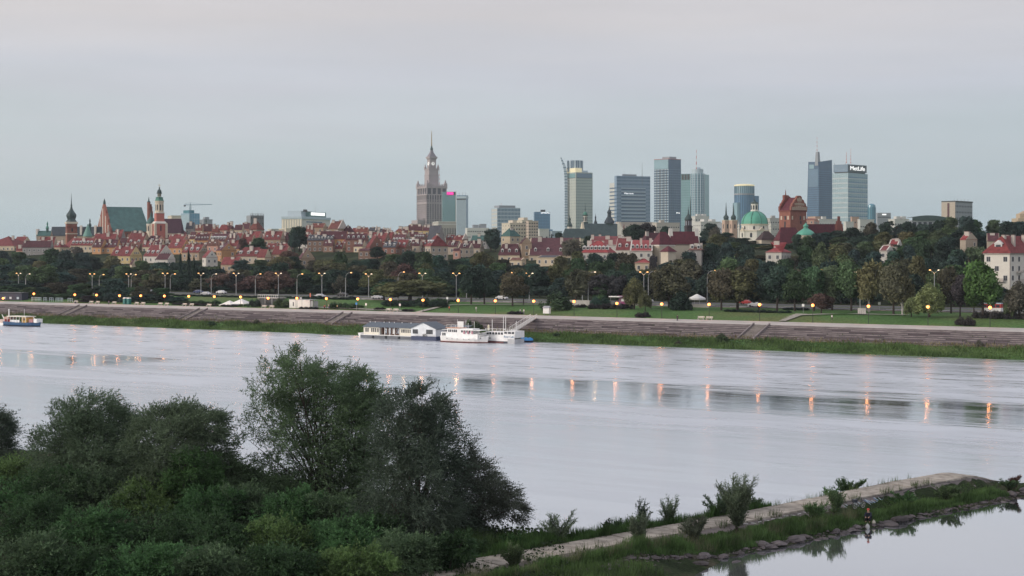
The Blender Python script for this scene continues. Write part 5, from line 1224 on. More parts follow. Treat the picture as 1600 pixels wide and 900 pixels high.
H_(6, 1500, 1509, 1527, 374, 363.5, 300, 'beige', 'bright', 50, 'y', chim=2)
H_(6, 1543, 1561, 1566, 376, 364, 300, 'beige', 'maroon', 15, chim=1)
H_(6, 1256, 1272, 1280, 343, 340, 700, 'pink', 'red', 15, chim=0)
rows = {1: ('lowest row', 'old town houses of the lowest row'), 2: ('second row', 'old town houses of the second row'), 3: ('skyline row', 'old town houses along the skyline'), 4: ('row under the skyline', 'old town houses just under the skyline'), 5: ('packed middle row', 'old town houses packed in the middle'), 6: ('eastern town', 'houses right of the old town')}
for r_ in rows:
    L = sorted([h for h in HOUSES if h[0] == r_], key=lambda h: h[1])
    for i, (_, px, root, wall, roof, dorm, hip, note) in enumerate(L):
        rn = {'bright': 'bright red', 'rust': 'rusty', 'slate': 'slate', 'green': 'green copper'}.get(roof, roof)
        root['label'] = f"{wall} house, {rn} roof{' with dormers' if dorm else ''}, {ordinal(i + 1)} from left in the {rows[r_][0]}"
        root['group'] = rows[r_][1]
# the white residential house at the right edge, nearer
Yz = 505.0
C, wr, wl_, rz = corner(1538, 1577.5, 1640, Yz, 14); g = gz(C.x, C.y)
wl_ = 11.5; C, wr, _q, rz = corner(1538, 1577.5, 1640, Yz, 40); C, wr2, wl_, rz = corner(1538, 1577.5, 1625, Yz, 40); wr = wr2
root = thing('villa', 'large white rendered house with red hipped roof at the right edge', 'house', (C.x, C.y, g), rz)
ze, zr = Zp(396, Yz) - g, Zp(368, Yz) - g
MB().box(0, wr, 0, wl_, -4, ze).build('wall', mat('villa_white', (.70, .67, .60), .85, var=.05), root); MB().box(-.35, wr + .35, -.35, wl_ + .35, ze - .3, ze).build('eaves', M_CHIM, root)
gable_roof(wr, wl_, ze + .3, zr, 'x', .95, .7).build('roof', M_TILE, root, col=(.19, .04, .04))
for f, w, n in (('R', wr, 5), ('L', wl_, 3)):
    for j in range(5):
        for i in range(n):
            if f == 'L' and (i + j) % 2: continue
            u = w * (i + .5) / n; z = ze - 1.9 - j * 3.1; fb = MB(); face_box(fb, f, u - .75, u + .75, z - .9, z + .9, .06); fo = fb.build('window', M_FRAME, root)
            pb = MB(); face_box(pb, f, u - .62, u - .04, z - .78, z + .78, .09); face_box(pb, f, u + .04, u + .62, z - .78, z + .78, .09); pb.build('pane', M_WIN, fo)
mb = MB(); face_box(mb, 'R', .0, .5, -3, ze - .4, .12); mb.build('corner_pier', M_CHIM, root)
for j in (1, 2): mb = MB(); face_box(mb, 'R', wr * .22, wr * .38, ze - 3.4 - j * 3.1, ze - 3.1 - j * 3.1, 1.1); face_box(mb, 'R', wr * .22, wr * .38, ze - 3.1 - j * 3.1, ze - 2.3 - j * 3.1, 1.15, -1.05); mb.build('balcony', M_CHIM, root)
mb = MB(); face_box(mb, 'L', wl_ * .2, wl_ * .62, ze - 9.4, ze - 9.0, 1.3); face_box(mb, 'L', wl_ * .2, wl_ * .62, ze - 9, ze - 8.2, 1.35, -1.25); mb.build('balcony', M_CHIM, root)
for x_, y_, w_, h_ in ((wr * .18, wl_ * .45, 1.5, 4.0), (wr * .42, wl_ * .6, 1.2, 4), (wr * .28, wl_ * .2, 1.1, 4.0), (wr * .7, wl_ * .3, 1.2, 4.1)):
    o = place(ME_CHIM, 'chimney', root, (x_, y_, zr - 3.8), scale=(w_, 1.1, h_)); place(ME_CCAP, 'cap', o)
o = place(ME_DORMER, 'dormer', root, (1.1, wl_ * .5, ze + .8), rz=R(-90), scale=(2.3, 1.6, 2.2)); place(ME_DPANE, 'pane', o)
# ------------------------------------------------------------------ trees of the far bank
M_LEAF = foliage('tree_leaves', .22, .55, .22); M_BARK = mat('bark', (.045, .035, .03), .95, var=.3, scale=2); M_BIRCHB = mat('birch_bark', (.45, .43, .40), .8, var=.3, scale=2)
def leaf_cards(P, N, size, jit=.6, aspect=1.5, g=rng):
    """Leaf quads at points P facing roughly along N."""
    n = len(P); N = N + g.normal(0, jit, (n, 3)); N /= np.linalg.norm(N, axis=1, keepdims=True) + 1e-9
    A = g.normal(0, 1, (n, 3)); U = np.cross(N, A); U /= np.linalg.norm(U, axis=1, keepdims=True) + 1e-9; W = np.cross(N, U)
    s = (size * g.uniform(.6, 1.35, (n, 1))); U = U * s * aspect / 2; W = W * s / 2
    return np.stack([P - U, P - W * .9 + U * .1, P + U, P + W * .9 + U * .1], axis=1)
def lobes_cards(lobes, count, size, hang=0.0, flat=1.0, inner=.55, g=rng, dens=None):
    vol = np.array([l[3] * l[4] * l[5] for l in lobes]) ** .72; vol /= vol.sum(); out = []
    for l, q in zip(lobes, vol):
        n = int(count * q) + 8; d = g.normal(0, 1, (n, 3)); d /= np.linalg.norm(d, axis=1, keepdims=True)
        r = g.uniform(inner ** 3, 1, (n, 1)) ** (1 / 3) * (1 + .13 * np.sin(d[:, :1] * 7 + l[0]) * np.cos(d[:, 1:2] * 6 + l[1]) + .10 * g.normal(0, 1, (n, 1)))
        # clump: pull points towards random twig centres
        c = g.integers(0, max(3, n // 26), n); cc = g.normal(0, 1, (n // 26 + 4, 3)); cc /= np.linalg.norm(cc, axis=1, keepdims=True)
        d2 = d * .45 + cc[c] * .75; d2 /= np.linalg.norm(d2, axis=1, keepdims=True)
        P = np.array(l[:3]) + d2 * r * np.array(l[3:6])
        if hang: P[:, 2] -= g.uniform(0, hang, n) * (1 - .3 * r[:, 0])
        N = d2.copy(); N[:, 2] = N[:, 2] * .8 + .25
        if hang: N[:, 2] *= .2
        out.append(leaf_cards(P, N, size, g=g, aspect=2.4 if hang else 1.5))
    return np.concatenate(out)
def crown_mesh(name, lobes, count, size, **k):
    V = lobes_cards(lobes, count, size, **k).reshape(-1, 3).astype(np.float32); c = len(V) // 4
    me = bpy.data.meshes.new(name); me.vertices.add(len(V)); me.vertices.foreach_set('co', V.ravel()); me.loops.add(len(V)); me.loops.foreach_set('vertex_index', np.arange(len(V), dtype=np.int32))
    me.polygons.add(c); me.polygons.foreach_set('loop_start', np.arange(0, len(V), 4, dtype=np.int32)); me.update(calc_edges=True); me.materials.append(M_LEAF); return me
def trunk_mesh(name, h, r, lobes, bark, nl=6, fork=.25, seed=0):
    q = random.Random(seed); mb = MB(); lean = (q.uniform(-.3, .3), q.uniform(-.3, .3))
    top = (lean[0], lean[1], h * .8); mb.tube([(0, 0, -.6), (lean[0] * .3, lean[1] * .3, h * fork), top], [r * 1.15, r * .8, r * .2], 6)
    for i, l in enumerate(lobes[:nl]):
        z0 = h * q.uniform(fork * .8, fork * 1.6); mb.tube([(lean[0] * .3, lean[1] * .3, z0), ((l[0]) * .55, l[1] * .55, (z0 + l[2]) / 2 + .3), (l[0] * .95, l[1] * .95, l[2] + l[5] * .3)], [r * .5, r * .32, r * .08], 4)
    return mb.mesh(name, bark)
def lobes_for(kind, seed):
    q = random.Random(seed * 31 + 5); L = []
    if kind == 'round':
        for i in range(13):
            z = q.uniform(.32, .86); a = q.uniform(0, 6.28); rr = math.sin(math.pi * min(1, (z - .12) * 1.05)) ** .7 * q.uniform(.35, .85)
            s = q.uniform(1.3, 2.3); L.append((3.6 * rr * math.cos(a), 3.6 * rr * math.sin(a), 12 * z, s, s, s * q.uniform(.75, 1.05)))
        L.append((0, 0, 7, 3.0, 3.0, 3.4)); L.append((q.uniform(-.8, .8), 0, 10.6, 1.5, 1.5, 1.4))
    elif kind == 'full':
        for i in range(15):
            z = q.uniform(.12, .88); a = q.uniform(0, 6.28); rr = (1 - abs(z - .42) ** 1.7 * 1.5) * q.uniform(.45, .95); s = q.uniform(1.3, 2.2); L.append((3.3 * rr * math.cos(a), 3.3 * rr * math.sin(a), 12 * z, s, s, s * q.uniform(.8, 1.2)))
        L.append((0, 0, 5.4, 3.0, 3.0, 4.6)); L.append((q.uniform(-.8, .8), 0, 10.6, 1.5, 1.5, 1.4))
    elif kind == 'tall':
        for i in range(12): z = .1 + .86 * i / 11; w = 1.15 * math.sin(math.pi * min(.95, z * .8 + .12)) + .25; L.append((q.uniform(-.3, .3), q.uniform(-.3, .3), 12 * z, w * 1.35, w * 1.35, 1.25))
    elif kind == 'spread':
        for i in range(15):
            a = q.uniform(0, 6.28); rr = q.uniform(.2, 1) ** .6; z = .74 - .30 * rr * rr + q.uniform(-.10, .08); s = q.uniform(1.2, 1.9); L.append((3.6 * rr * math.cos(a), 3.6 * rr * math.sin(a), 12 * z, s, s, s * .7 * 1.3))
        L.append((0, 0, 7, 3, 3, 2.6))
        for i in range(8): a = i * .8; L.append((3.5 * math.cos(a), 3.5 * math.sin(a), 3.9 + q.uniform(-.5, .8), 1.2, 1.2, 1.4))
    elif kind == 'weeping':
        for i in range(12):
            a = q.uniform(0, 6.28); rr = q.uniform(.35, 1); L.append((3.3 * rr * math.cos(a), 3.3 * rr * math.sin(a), 12 * (.66 - .22 * rr), 1.3, 1.3, 2.6))
        L.append((0, 0, 9.2, 2.2, 2.2, 2.2)); L.append((0.4, 0, 7, 2.9, 2.9, 3))
    elif kind == 'bush':
        for i in range(10):
            a = q.uniform(0, 6.28); rr = q.uniform(.2, 1); L.append((3.0 * rr * math.cos(a), 3.0 * rr * math.sin(a), 12 * (.5 - .22 * rr), 1.7, 1.7, 3.6))
        L.append((0, 0, 6.4, 2.4, 2.4, 5.0))
    elif kind == 'conifer':
        for i in range(9): z = .1 + .84 * i / 8; w = 3.3 * (1.02 - z); L.append((q.uniform(-.2, .2), q.uniform(-.2, .2), 12 * z, w + .4, w + .4, 1.0))
    return L
PROTO = {}
SPEC = {'round': (4, 8200, .45, {}), 'full': (5, 9000, .45, {}), 'spread': (2, 9000, .44, {}), 'tall': (1, 6000, .37, {}), 'weeping': (2, 8000, .32, dict(hang=2.2)), 'bush': (2, 3400, .55, {}), 'conifer': (1, 2600, .6, {}), 'birch': (1, 2600, .42, dict(hang=.6))}
for kd, (nv, cnt, sz, kw) in SPEC.items():
    PROTO[kd] = []
    for i in range(nv):
        base = 'round' if kd == 'birch' else kd; L = lobes_for(base, i + (7 if kd == 'birch' else 0))
        PROTO[kd].append((crown_mesh('crown', L, cnt, sz, **kw), trunk_mesh('trunk', 12, .28 if kd != 'bush' else .12, L, M_BIRCHB if kd == 'birch' else M_BARK, nl=9 if kd == 'birch' else 6, seed=i, fork=.16 if kd == 'birch' else .22)))
TREES = []
NAMEK = {'full': 'broadleaf_tree', 'round': 'broadleaf_tree', 'spread': 'broadleaf_tree', 'tall': 'poplar_tree', 'weeping': 'willow_tree', 'bush': 'shrub', 'conifer': 'spruce_tree', 'birch': 'birch_tree'}
PAL = dict(dark=(.020, .036, .028), blue=(.022, .040, .036), green=(.030, .055, .028), mid=(.042, .066, .034), olive=(.060, .066, .034), brown=(.048, .050, .034), red=(.062, .042, .038), bright=(.040, .078, .026), light=(.095, .115, .055), purple=(.031, .032, .033), grey=(.060, .062, .05), teal=(.026, .055, .042))
PAL = {k: (v[0] * 2.25, v[1] * 2.1, v[2] * 2.05) for k, v in PAL.items()}
def tree(row, px, ytop, wpx, t, col, kind='round', ybase=None, hmin=2.0):
    x, Y = on_t(px, t); g = gz(x, Y); h = max(hmin, Zp(ytop, Y) - g); w = wpx * Y / F
    v = rnd.randrange(len(PROTO[kind])); cm, tm = PROTO[kind][v]
    cat = 'shrub' if kind == 'bush' else 'tree'
    root = thing(NAMEK[kind], '', cat, (x, Y, g), rnd.uniform(0, 6.28))
    root.scale = (w / 8.6, w / 8.6, h / 12.0)
    j = rnd.uniform(.82, 1.22); c = PAL[col]; c = tuple(v_ * j * rnd.uniform(.94, 1.06) for v_ in c)
    place(cm, 'crown', root, col=c); place(tm, 'trunk', root)
    TREES.append((row, px, root, col, kind)); return root
def interp(P, x):
    for (a, ya), (b, yb) in zip(P, P[1:]):
        if x <= b: return ya + (yb - ya) * (x - a) / (b - a)
    return P[-1][1]
def wood(row, t, tj, x0, x1, step, prof, dy, jit, pal, w=(28, 44), kinds=('full', 'full', 'full', 'spread')):
    px = x0
    while px < x1:
        p = px + rnd.uniform(-4, 4)
        y = interp(prof, p) + dy + rnd.uniform(-jit * .4, jit)
        tree(row, p, y, rnd.uniform(*w), t + rnd.uniform(-tj, tj), rnd.choice(pal), rnd.choice(kinds)); px += step * rnd.uniform(.8, 1.2)
PB = [(1080, 364), (1094, 360), (1110, 349), (1125, 351), (1136, 362), (1160, 369), (1188, 374), (1212, 372), (1232, 379), (1250, 374), (1270, 366), (1290, 362), (1312, 358), (1330, 351), (1350, 346), (1380, 346), (1400, 352), (1420, 347), (1440, 341), (1462, 339), (1480, 338), (1500, 342), (1515, 336), (1530, 348), (1545, 346), (1562, 342), (1580, 346), (1610, 344)]
PS = [(-40, 391), (0, 391), (20, 388), (45, 402), (60, 395), (78, 387), (95, 398), (115, 386), (135, 400), (160, 403), (178, 396), (200, 414), (215, 408), (235, 408), (262, 408), (290, 404), (320, 410), (345, 410), (362, 411), (382, 404), (400, 408), (425, 398), (440, 393), (455, 400), (480, 412), (500, 403), (520, 395), (545, 398), (560, 403), (585, 402), (610, 398), (640, 393), (655, 391), (680, 399), (700, 400), (715, 404), (730, 402), (745, 396), (762, 394), (776, 399), (800, 409), (820, 412), (850, 412), (868, 408), (885, 392), (898, 390), (912, 394), (935, 398), (955, 394), (975, 386), (990, 392), (1005, 410), (1030, 412), (1058, 405), (1080, 388), (1100, 380), (1120, 378), (1150, 378), (1178, 388), (1198, 418), (1222, 418), (1245, 390), (1270, 378), (1300, 381), (1330, 388), (1360, 388), (1380, 395), (1400, 392), (1430, 376), (1450, 371), (1480, 376), (1500, 382), (1527, 374), (1538, 398), (1545, 440), (1640, 440)]
D_ = ['dark', 'blue', 'green', 'mid', 'dark', 'blue', 'teal', 'olive']
wood('plateau', 415, 18, 1086, 1610, 21, PB, 0, 3, ['dark', 'dark', 'green', 'mid', 'brown', 'blue'], (28, 42))
wood('plateau', 330, 18, 1096, 1540, 25, [(a, b + 13) for a, b in PB], 2, 5, ['dark', 'green', 'blue', 'mid', 'olive'], (30, 44))
wood('upper slope', 232, 12, -20, 1540, 25, PS, 0, 3, D_ + ['brown'], (28, 42))
wood('middle slope', 172, 12, -20, 1535, 27, [(a, max(b + 12, 403)) for a, b in PS], 0, 7, ['dark', 'blue', 'green', 'mid', 'teal', 'olive', 'red', 'brown'], (32, 48))
wood('lower slope', 132, 9, -20, 1620, 29, [(-40, 418), (400, 414), (700, 417), (900, 414), (1060, 412), (1200, 402), (1520, 402), (1540, 446), (1640, 446)], 0, 10, ['dark', 'green', 'mid', 'blue', 'brown', 'olive', 'brown'], (34, 52))
wood('roadside', 106, 5, -20, 1640, 28, [(-40, 432), (120, 428), (380, 424), (470, 432), (560, 440), (700, 432), (900, 432), (1100, 424), (1230, 414), (1520, 416), (1545, 450), (1640, 450)], 0, 12, ['dark', 'green', 'mid', 'blue', 'dark', 'brown', 'purple'], (32, 50))
wood('upper slope', 285, 8, 1084, 1500, 27, [(a, b + 24) for a, b in PB if a > 1070], 3, 6, ['dark', 'green', 'blue', 'mid', 'olive', 'brown'], (34, 48))
wood('left park', 50, 8, -20, 268, 22, [(-30, 440), (60, 446), (120, 438), (200, 440), (280, 448)], 0, 8, ['dark', 'blue', 'green', 'brown', 'mid'], (30, 46))
wood('left park', 36, 4, 40, 300, 17, [(-30, 455), (120, 459), (300, 462)], 0, 6, ['dark', 'blue', 'green', 'purple'], (24, 34))
wood('plateau', 372, 8, 1080, 1262, 20, [(1080, 379), (1140, 382), (1200, 384), (1262, 378)], 0, 5, ['dark', 'green', 'blue', 'mid', 'brown'], (28, 40))
T = tree
for a in ((468, 353, 34, 316, 'dark', 'round'), (460, 364, 20, 312, 'blue', 'round'), (405, 371, 30, 300, 'green', 'round'), (392, 378, 26, 296, 'teal', 'spread'), (381, 372, 18, 300, 'red', 'round'), (411, 385, 22, 285, 'dark', 'round'), (767, 357, 31, 318, 'dark', 'round'), (774, 362, 24, 312, 'blue', 'round'),
          (990, 351, 32, 372, 'dark', 'round'), (1011, 348, 34, 378, 'purple', 'round'), (1037, 354, 20, 372, 'dark', 'round'), (893, 370, 44, 278, 'grey', 'birch'), (920, 368, 26, 330, 'dark', 'round'), (935, 370, 22, 322, 'green', 'round'), (862, 366, 8, 430, 'dark', 'conifer'), (873, 363, 16, 440, 'dark', 'round'), (1118, 352, 24, 360, 'grey', 'birch'), (322, 343, 8, 560, 'dark', 'conifer'),
          (121, 384, 26, 285, 'grey', 'birch'), (452, 392, 30, 262, 'red', 'round'), (590, 385, 26, 280, 'dark', 'round'), (1520, 350, 30, 320, 'dark', 'round'), (1020, 398, 16, 200, 'purple', 'round'), (1248, 366, 26, 322, 'dark', 'full'), (1263, 369, 24, 318, 'green', 'full'), (1277, 364, 24, 322, 'blue', 'full')):
    tree('in town', *a)
for a in ((295, 394, 15, 112, 'dark', 'tall'), (282, 399, 14, 113, 'blue', 'tall'), (303, 402, 12, 116, 'dark', 'tall'), (430, 418, 60, 102, 'red', 'spread'), (400, 424, 60, 100, 'red', 'spread'), (352, 420, 50, 104, 'red', 'spread'), (250, 424, 50, 104, 'brown', 'spread'), (70, 414, 46, 104, 'mid', 'round'), (532, 428, 24, 102, 'grey', 'birch'), (521, 422, 38, 106, 'dark', 'round'), (345, 444, 36, 101, 'blue', 'round'),
          (640, 430, 108, 62, 'olive', 'spread'), (600, 440, 56, 64, 'green', 'round'), (680, 432, 60, 101, 'mid', 'round'), (736, 416, 44, 52, 'dark', 'round'), (757, 418, 44, 55, 'dark', 'round'), (801, 426, 44, 50, 'brown', 'round'), (818, 424, 30, 56, 'dark', 'round'), (868, 451, 52, 40, 'green', 'bush'),
          (900, 420, 52, 62, 'brown', 'round'), (938, 428, 56, 103, 'purple', 'round'), (965, 424, 44, 104, 'purple', 'spread'), (991, 430, 40, 48, 'olive', 'weeping'), (1008, 452, 22, 44, 'olive', 'weeping'), (1046, 412, 66, 58, 'brown', 'round'), (1064, 452, 46, 50, 'dark', 'bush'),
          (1127, 420, 54, 52, 'brown', 'round'), (1152, 408, 76, 56, 'olive', 'spread'), (1186, 424, 44, 56, 'dark', 'round'), (1214, 416, 50, 54, 'dark', 'round'), (1242, 420, 48, 55, 'green', 'round'), (1272, 416, 48, 58, 'green', 'round'), (1300, 414, 46, 62, 'mid', 'round'), (1283, 459, 38, 46, 'red', 'round'),
          (1330, 410, 50, 60, 'mid', 'round'), (1358, 403, 56, 58, 'olive', 'birch'), (1396, 412, 58, 50, 'brown', 'round'), (1410, 422, 40, 48, 'olive', 'birch'), (1452, 440, 58, 43, 'light', 'weeping'), (1424, 462, 30, 43, 'light', 'weeping'), (1486, 416, 44, 60, 'brown', 'round'), (1500, 430, 38, 47, 'purple', 'round'),
          (1536, 410, 66, 44, 'bright', 'round'), (1522, 430, 34, 46, 'bright', 'round'), (1592, 434, 46, 44, 'grey', 'weeping'), (1578, 462, 24, 44, 'mid', 'weeping'), (178, 440, 60, 98, 'mid', 'spread'), (20, 452, 40, 80, 'grey', 'birch')):
    tree('park lawn', *a)
def hedge(x0, x1, ytop, t, col, w=16, hv=3):
    px = x0 + w * .4
    while px < x1 - w * .2:
        tree('hedge' if px < 560 else 'hedge2', px, ytop + rnd.uniform(-hv * .3, hv), w * rnd.uniform(.9, 1.25), t + rnd.uniform(-.6, .6), col, 'bush', hmin=.8); px += w * .62
for h in ((268, 560, 461.5, 63.5, 'dark', 20), (262, 348, 468, 36, 'green', 18), (268, 340, 475, 31, 'purple', 14), (344, 368, 477, 29.5, 'purple', 13), (387, 412, 465, 31, 'dark', 15), (428, 458, 463, 31, 'mid', 18), (466, 500, 481, 29, 'purple', 12), (515, 560, 470, 33, 'green', 15), (540, 568, 474, 36, 'green', 14), (585, 600, 480, 32, 'purple', 12), (598, 708, 468, 42, 'dark', 20),
          (628, 652, 481, 30, 'purple', 14), (650, 700, 465, 55, 'green', 16), (795, 818, 483, 29.5, 'purple', 15), (888, 915, 473, 50, 'purple', 14), (918, 952, 472, 46, 'purple', 16), (945, 985, 471, 48, 'purple', 16), (922, 956, 460, 52, 'teal', 22), (993, 1020, 484, 29.5, 'purple', 16), (1046, 1080, 468, 48, 'dark', 18),
          (1132, 1236, 483, 47, 'dark', 15), (1492, 1530, 493, 29.5, 'purple', 22), (1518, 1610, 484, 44, 'purple', 16), (110, 255, 472, 34, 'green', 16), (60, 110, 468, 60, 'dark', 18), (240, 300, 472, 40, 'mid', 14), (1225, 1262, 485, 60, 'dark', 12), (700, 722, 470, 64, 'green', 12)):
    hedge(*h)
RN = {'plateau': ('plateau wood', 'trees on the plateau at the right'), 'upper slope': ('upper slope row', 'trees on the upper slope'), 'middle slope': ('middle slope row', 'trees on the middle slope'), 'lower slope': ('lower slope row', 'trees on the lower slope'),
      'roadside': ('row behind the road', 'trees just behind the road'), 'in town': ('trees among the houses', 'trees among the houses'), 'park lawn': ('riverside park row', 'trees of the riverside park'), 'left park': ('left riverside copse', 'trees of the left riverside copse'), 'hedge': ('hedges left of the houseboat', 'shrubs and hedges of the left lawn'), 'hedge2': ('hedges right of the houseboat', 'shrubs and hedges of the right lawn')}
CW = dict(dark='dark green', blue='bluish dark', green='deep green', mid='mid green', olive='olive green', brown='brownish', red='reddish brown', bright='bright green', light='pale green', purple='dark purplish', grey='greyish', teal='cool green')
KW = {'full': 'bushy tree', 'round': 'rounded tree', 'spread': 'spreading tree', 'tall': 'columnar poplar', 'weeping': 'weeping willow', 'bush': 'shrub', 'conifer': 'spruce', 'birch': 'sparse birch'}
for r_ in RN:
    L = sorted([q for q in TREES if q[0] == r_], key=lambda q: q[1])
    for i, (_, px, root, col, kind) in enumerate(L):
        root['label'] = f"{CW[col]} {KW[kind]}, {ordinal(i + 1)} from the left in the {RN[r_][0]}"; root['group'] = RN[r_][1]
print('trees', len(TREES), {r: sum(1 for q in TREES if q[0] == r) for r in RN})

# ------------------------------------------------------------------ rough grass of the far waterside
M_GRASSB = foliage('grass_blades', .3, .45, .12)
def tufts(n, sf, tf, hf, wf, g=rng, lean=.35):
    s = sf(n); t = tf(n); X = s * DX + t * NX; Yv = 418 + s * DY + t * NY
    Z = np.interp(t, [p[0] for p in PROF], [p[1] for p in PROF]); h = hf(n, s, t); w = wf(n)
    a = g.uniform(0, 6.28, n); U = np.stack([np.cos(a), np.sin(a), np.zeros(n)], 1) * w[:, None] / 2; P = np.stack([X, Yv, Z - .1], 1)
    top = P + np.stack([g.normal(0, lean, n) * h, g.normal(0, lean, n) * h, h], 1)
    return np.stack([P - U, P + U, top + U * .25, top - U * .25], axis=1)
n = 70000
cl = lambda s, t: .5 + .5 * np.sin(s * .11 + 1.3 * np.sin(s * .043)) * np.sin(s * .31 + t * .5)
V = tufts(n, lambda n: rng.uniform(-330, 190, n), lambda n: rng.uniform(.1, 9.4, n), lambda n, s, t: (.35 + .9 * cl(s, t) ** 1.5) * rng.uniform(.5, 1.2, n) * np.where(t > 8.3, .5, 1), lambda n: rng.uniform(.12, .35, n))
o = quads('riverbank_grass', V, M_GRASSB, col=(.105, .17, .055)); tag(o, 'thick green riverside grass along the foot of the far stone steps', 'grass', kind='stuff')
n = 9000
V = tufts(n, lambda n: rng.uniform(-330, 190, n), lambda n: rng.uniform(7.6, 10.6, n), lambda n, s, t: rng.uniform(.3, 1.0, n), lambda n: rng.uniform(.1, .3, n))
o = quads('dry_grass', V, M_GRASSB, col=(.20, .17, .09)); tag(o, 'straw coloured dry grass at the top of the far grassy bank', 'grass', kind='stuff')
n = 2600
V = tufts(n, lambda n: rng.uniform(-330, 190, n), lambda n: rng.uniform(10, 18.6, n), lambda n, s, t: rng.uniform(.25, .7, n) * (cl(s * .7, t) > .45), lambda n: rng.uniform(.1, .35, n)); V[:, :, 2] += .25
o = quads('step_weeds', V, M_GRASSB, col=(.085, .11, .05)); tag(o, 'scattered weeds growing in the joints of the stone steps', 'weeds', kind='stuff')
for px, w, yt, t in ((745, 20, 500, 8), (733, 14, 497, 10), (1128, 22, 519, 6), (1060, 12, 533, 3), (870, 16, 519, 6), (1530, 14, 530, 9), (400, 12, 497, 8), (330, 14, 500, 5)):
    r = tree('bank', px, yt, w, t, rnd.choice(['green', 'grey', 'mid']), 'bush', hmin=1.0)
L = sorted([q for q in TREES if q[0] == 'bank'], key=lambda q: q[1])
for i, q in enumerate(L): q[2]['label'] = f"{CW[q[3]]} shrub in the grassy far riverbank, {ordinal(i + 1)} from the left"; q[2]['group'] = 'shrubs on the grassy riverbank'
# ------------------------------------------------------------------ lamps
BA = math.atan2(DY, DX)
M_POST = mat('lamp_post_grey', (.34, .35, .36), .5, .3); M_HEAD = mat('lamp_head_lit', (.9, .6, .3), .5, emit=((1, .45, .12), 2.0)); M_HEADW = mat('lamp_head_pale', (.9, .8, .6), .5, emit=((1, .75, .5), 1.0)); M_GLOBE = mat('globe_lit', (.9, .4, .2), .5, emit=((1, .30, .06), 3.2)); M_POSTD = mat('lamp_post_dark', (.03, .035, .035), .5)
L_TALL = bpy.data.lights.new('road_lamp_light', 'POINT'); L_TALL.energy = 70; L_TALL.color = (1, .55, .22); L_TALL.shadow_soft_size = .3
L_LOW = bpy.data.lights.new('promenade_lamp_light', 'POINT'); L_LOW.energy = 150; L_LOW.color = (1, .36, .13); L_LOW.shadow_soft_size = .35
def lightobj(ld, parent, loc): o = bpy.data.objects.new('light', ld); COL.objects.link(o); o.parent = parent; o.location = loc
def head_mesh(m, r=.33, name='lamp_head'): return MB().lathe([(.05, -.12), (r, -.1), (r * .9, .08), (.05, .18)], 10).mesh(name, m)
ME_H1, ME_H2 = head_mesh(M_HEAD), head_mesh(M_HEADW, .34); ME_G = MB().lathe([(.12, -.4), (.34, -.25), (.42, 0), (.34, .25), (.1, .4)], 12).mesh('globe', M_GLOBE); ME_LCAP = MB().lathe([(.4, 0), (.15, .16), (.02, .25)], 10).mesh('cap', M_POSTD)
LAMPS = []
def road_lamp(px, yh, kind, t, lit=(1, 1)):
    x, Y = on_t(px, t); g = gz(x, Y); h = Zp(yh, Y) - g
    root = thing('street_lamp', '', 'lamp', (x, Y, g), BA, 'tall street lamps along the road'); LAMPS.append((px, root, kind))
    if kind == 'D':
        MB().tube([(0, 0, 0), (0, 0, h - 1.0)], [.16, .09], 8).build('post', M_POST, root)
        for q, l_ in ((-1, lit[0]), (1, lit[1])):
            MB().tube([(0, 0, h - 1.05), (q * .5, 0, h - .55), (q * 1.2, 0, h - .05)], .06, 6).build('arm', M_POST, root)
            place(ME_H1 if l_ else ME_H2, 'lamp_head', root, (q * 1.3, 0, h - .02))
    else:
        MB().tube([(0, 0, 0), (0, 0, h - 1.9)], [.17, .10], 8).build('post', M_POST, root)
        MB().tube([(0, 0, h - 1.95), (.12, 0, h - 1.1), (.6, 0, h - .4), (1.3, 0, h - .08), (2.3, 0, h)], .075, 6).build('arm', M_POST, root)
        place(ME_H1 if lit[0] else ME_H2, 'lamp_head', root, (2.5, 0, h))
    lightobj(L_TALL, root, (0 if kind == 'D' else 2.5, 0, h - .7))
for a in ((29, 427, 'D', 80, (1, 0)), (40, 428, 'S', 64, (0,)), (144, 428, 'D', 80), (155, 429, 'S', 64), (201, 428, 'D', 80, (1, 0)), (205, 429, 'S', 64), (258, 427, 'D', 80), (266, 428, 'S', 64), (314, 427, 'D', 80, (1, 0)), (330, 428, 'S', 64, (0,)), (369, 427, 'D', 80, (1, 0)), (399, 428, 'S', 64),
          (435, 427, 'D', 80, (1, 0)), (464, 428, 'S', 64), (503, 427, 'D', 80, (1, 0)), (540, 426, 'S', 63), (576, 428, 'D', 80, (1, 0)), (622, 425, 'S', 63), (660, 427, 'D', 80, (1, 0)), (713, 427, 'D', 79), (729, 427, 'S', 98, (0,)), (790, 426, 'S', 97), (827, 427, 'D', 80, (1, 0)), (910, 424, 'D', 80), (919, 425, 'S', 64, (0,)), (1006, 425, 'D', 79), (1013, 424, 'S', 64), (1105, 423, 'S', 66), (1290, 421, 'D', 97, (1, 0)), (1344, 425, 'D', 58, (0, 0)), (1460, 422, 'D', 90, (1, 0)), (1590, 421, 'S', 60)):
    road_lamp(*a)
for i, (px, root, kind) in enumerate(sorted(LAMPS, key=lambda q: q[0])):
    root['label'] = f"tall grey street lamp with {'two short arms' if kind == 'D' else 'one curved arm'}, {ordinal(i + 1)} from the left along the road"
LOW = [(5, 466), (53, 459), (117, 460.5), (151, 461), (187, 462), (220, 462), (257, 462.5), (295, 463), (335, 463.5), (376, 464), (419, 466), (464, 466), (510, 466.5), (559, 467), (610, 468), (661, 469), (716, 469.5), (774, 470), (834, 470.5), (897, 471), (964, 474), (1034, 475), (1108, 475.5), (1187, 476), (1270, 477), (1357, 478.5), (1450, 479.5), (1547, 480.5)]
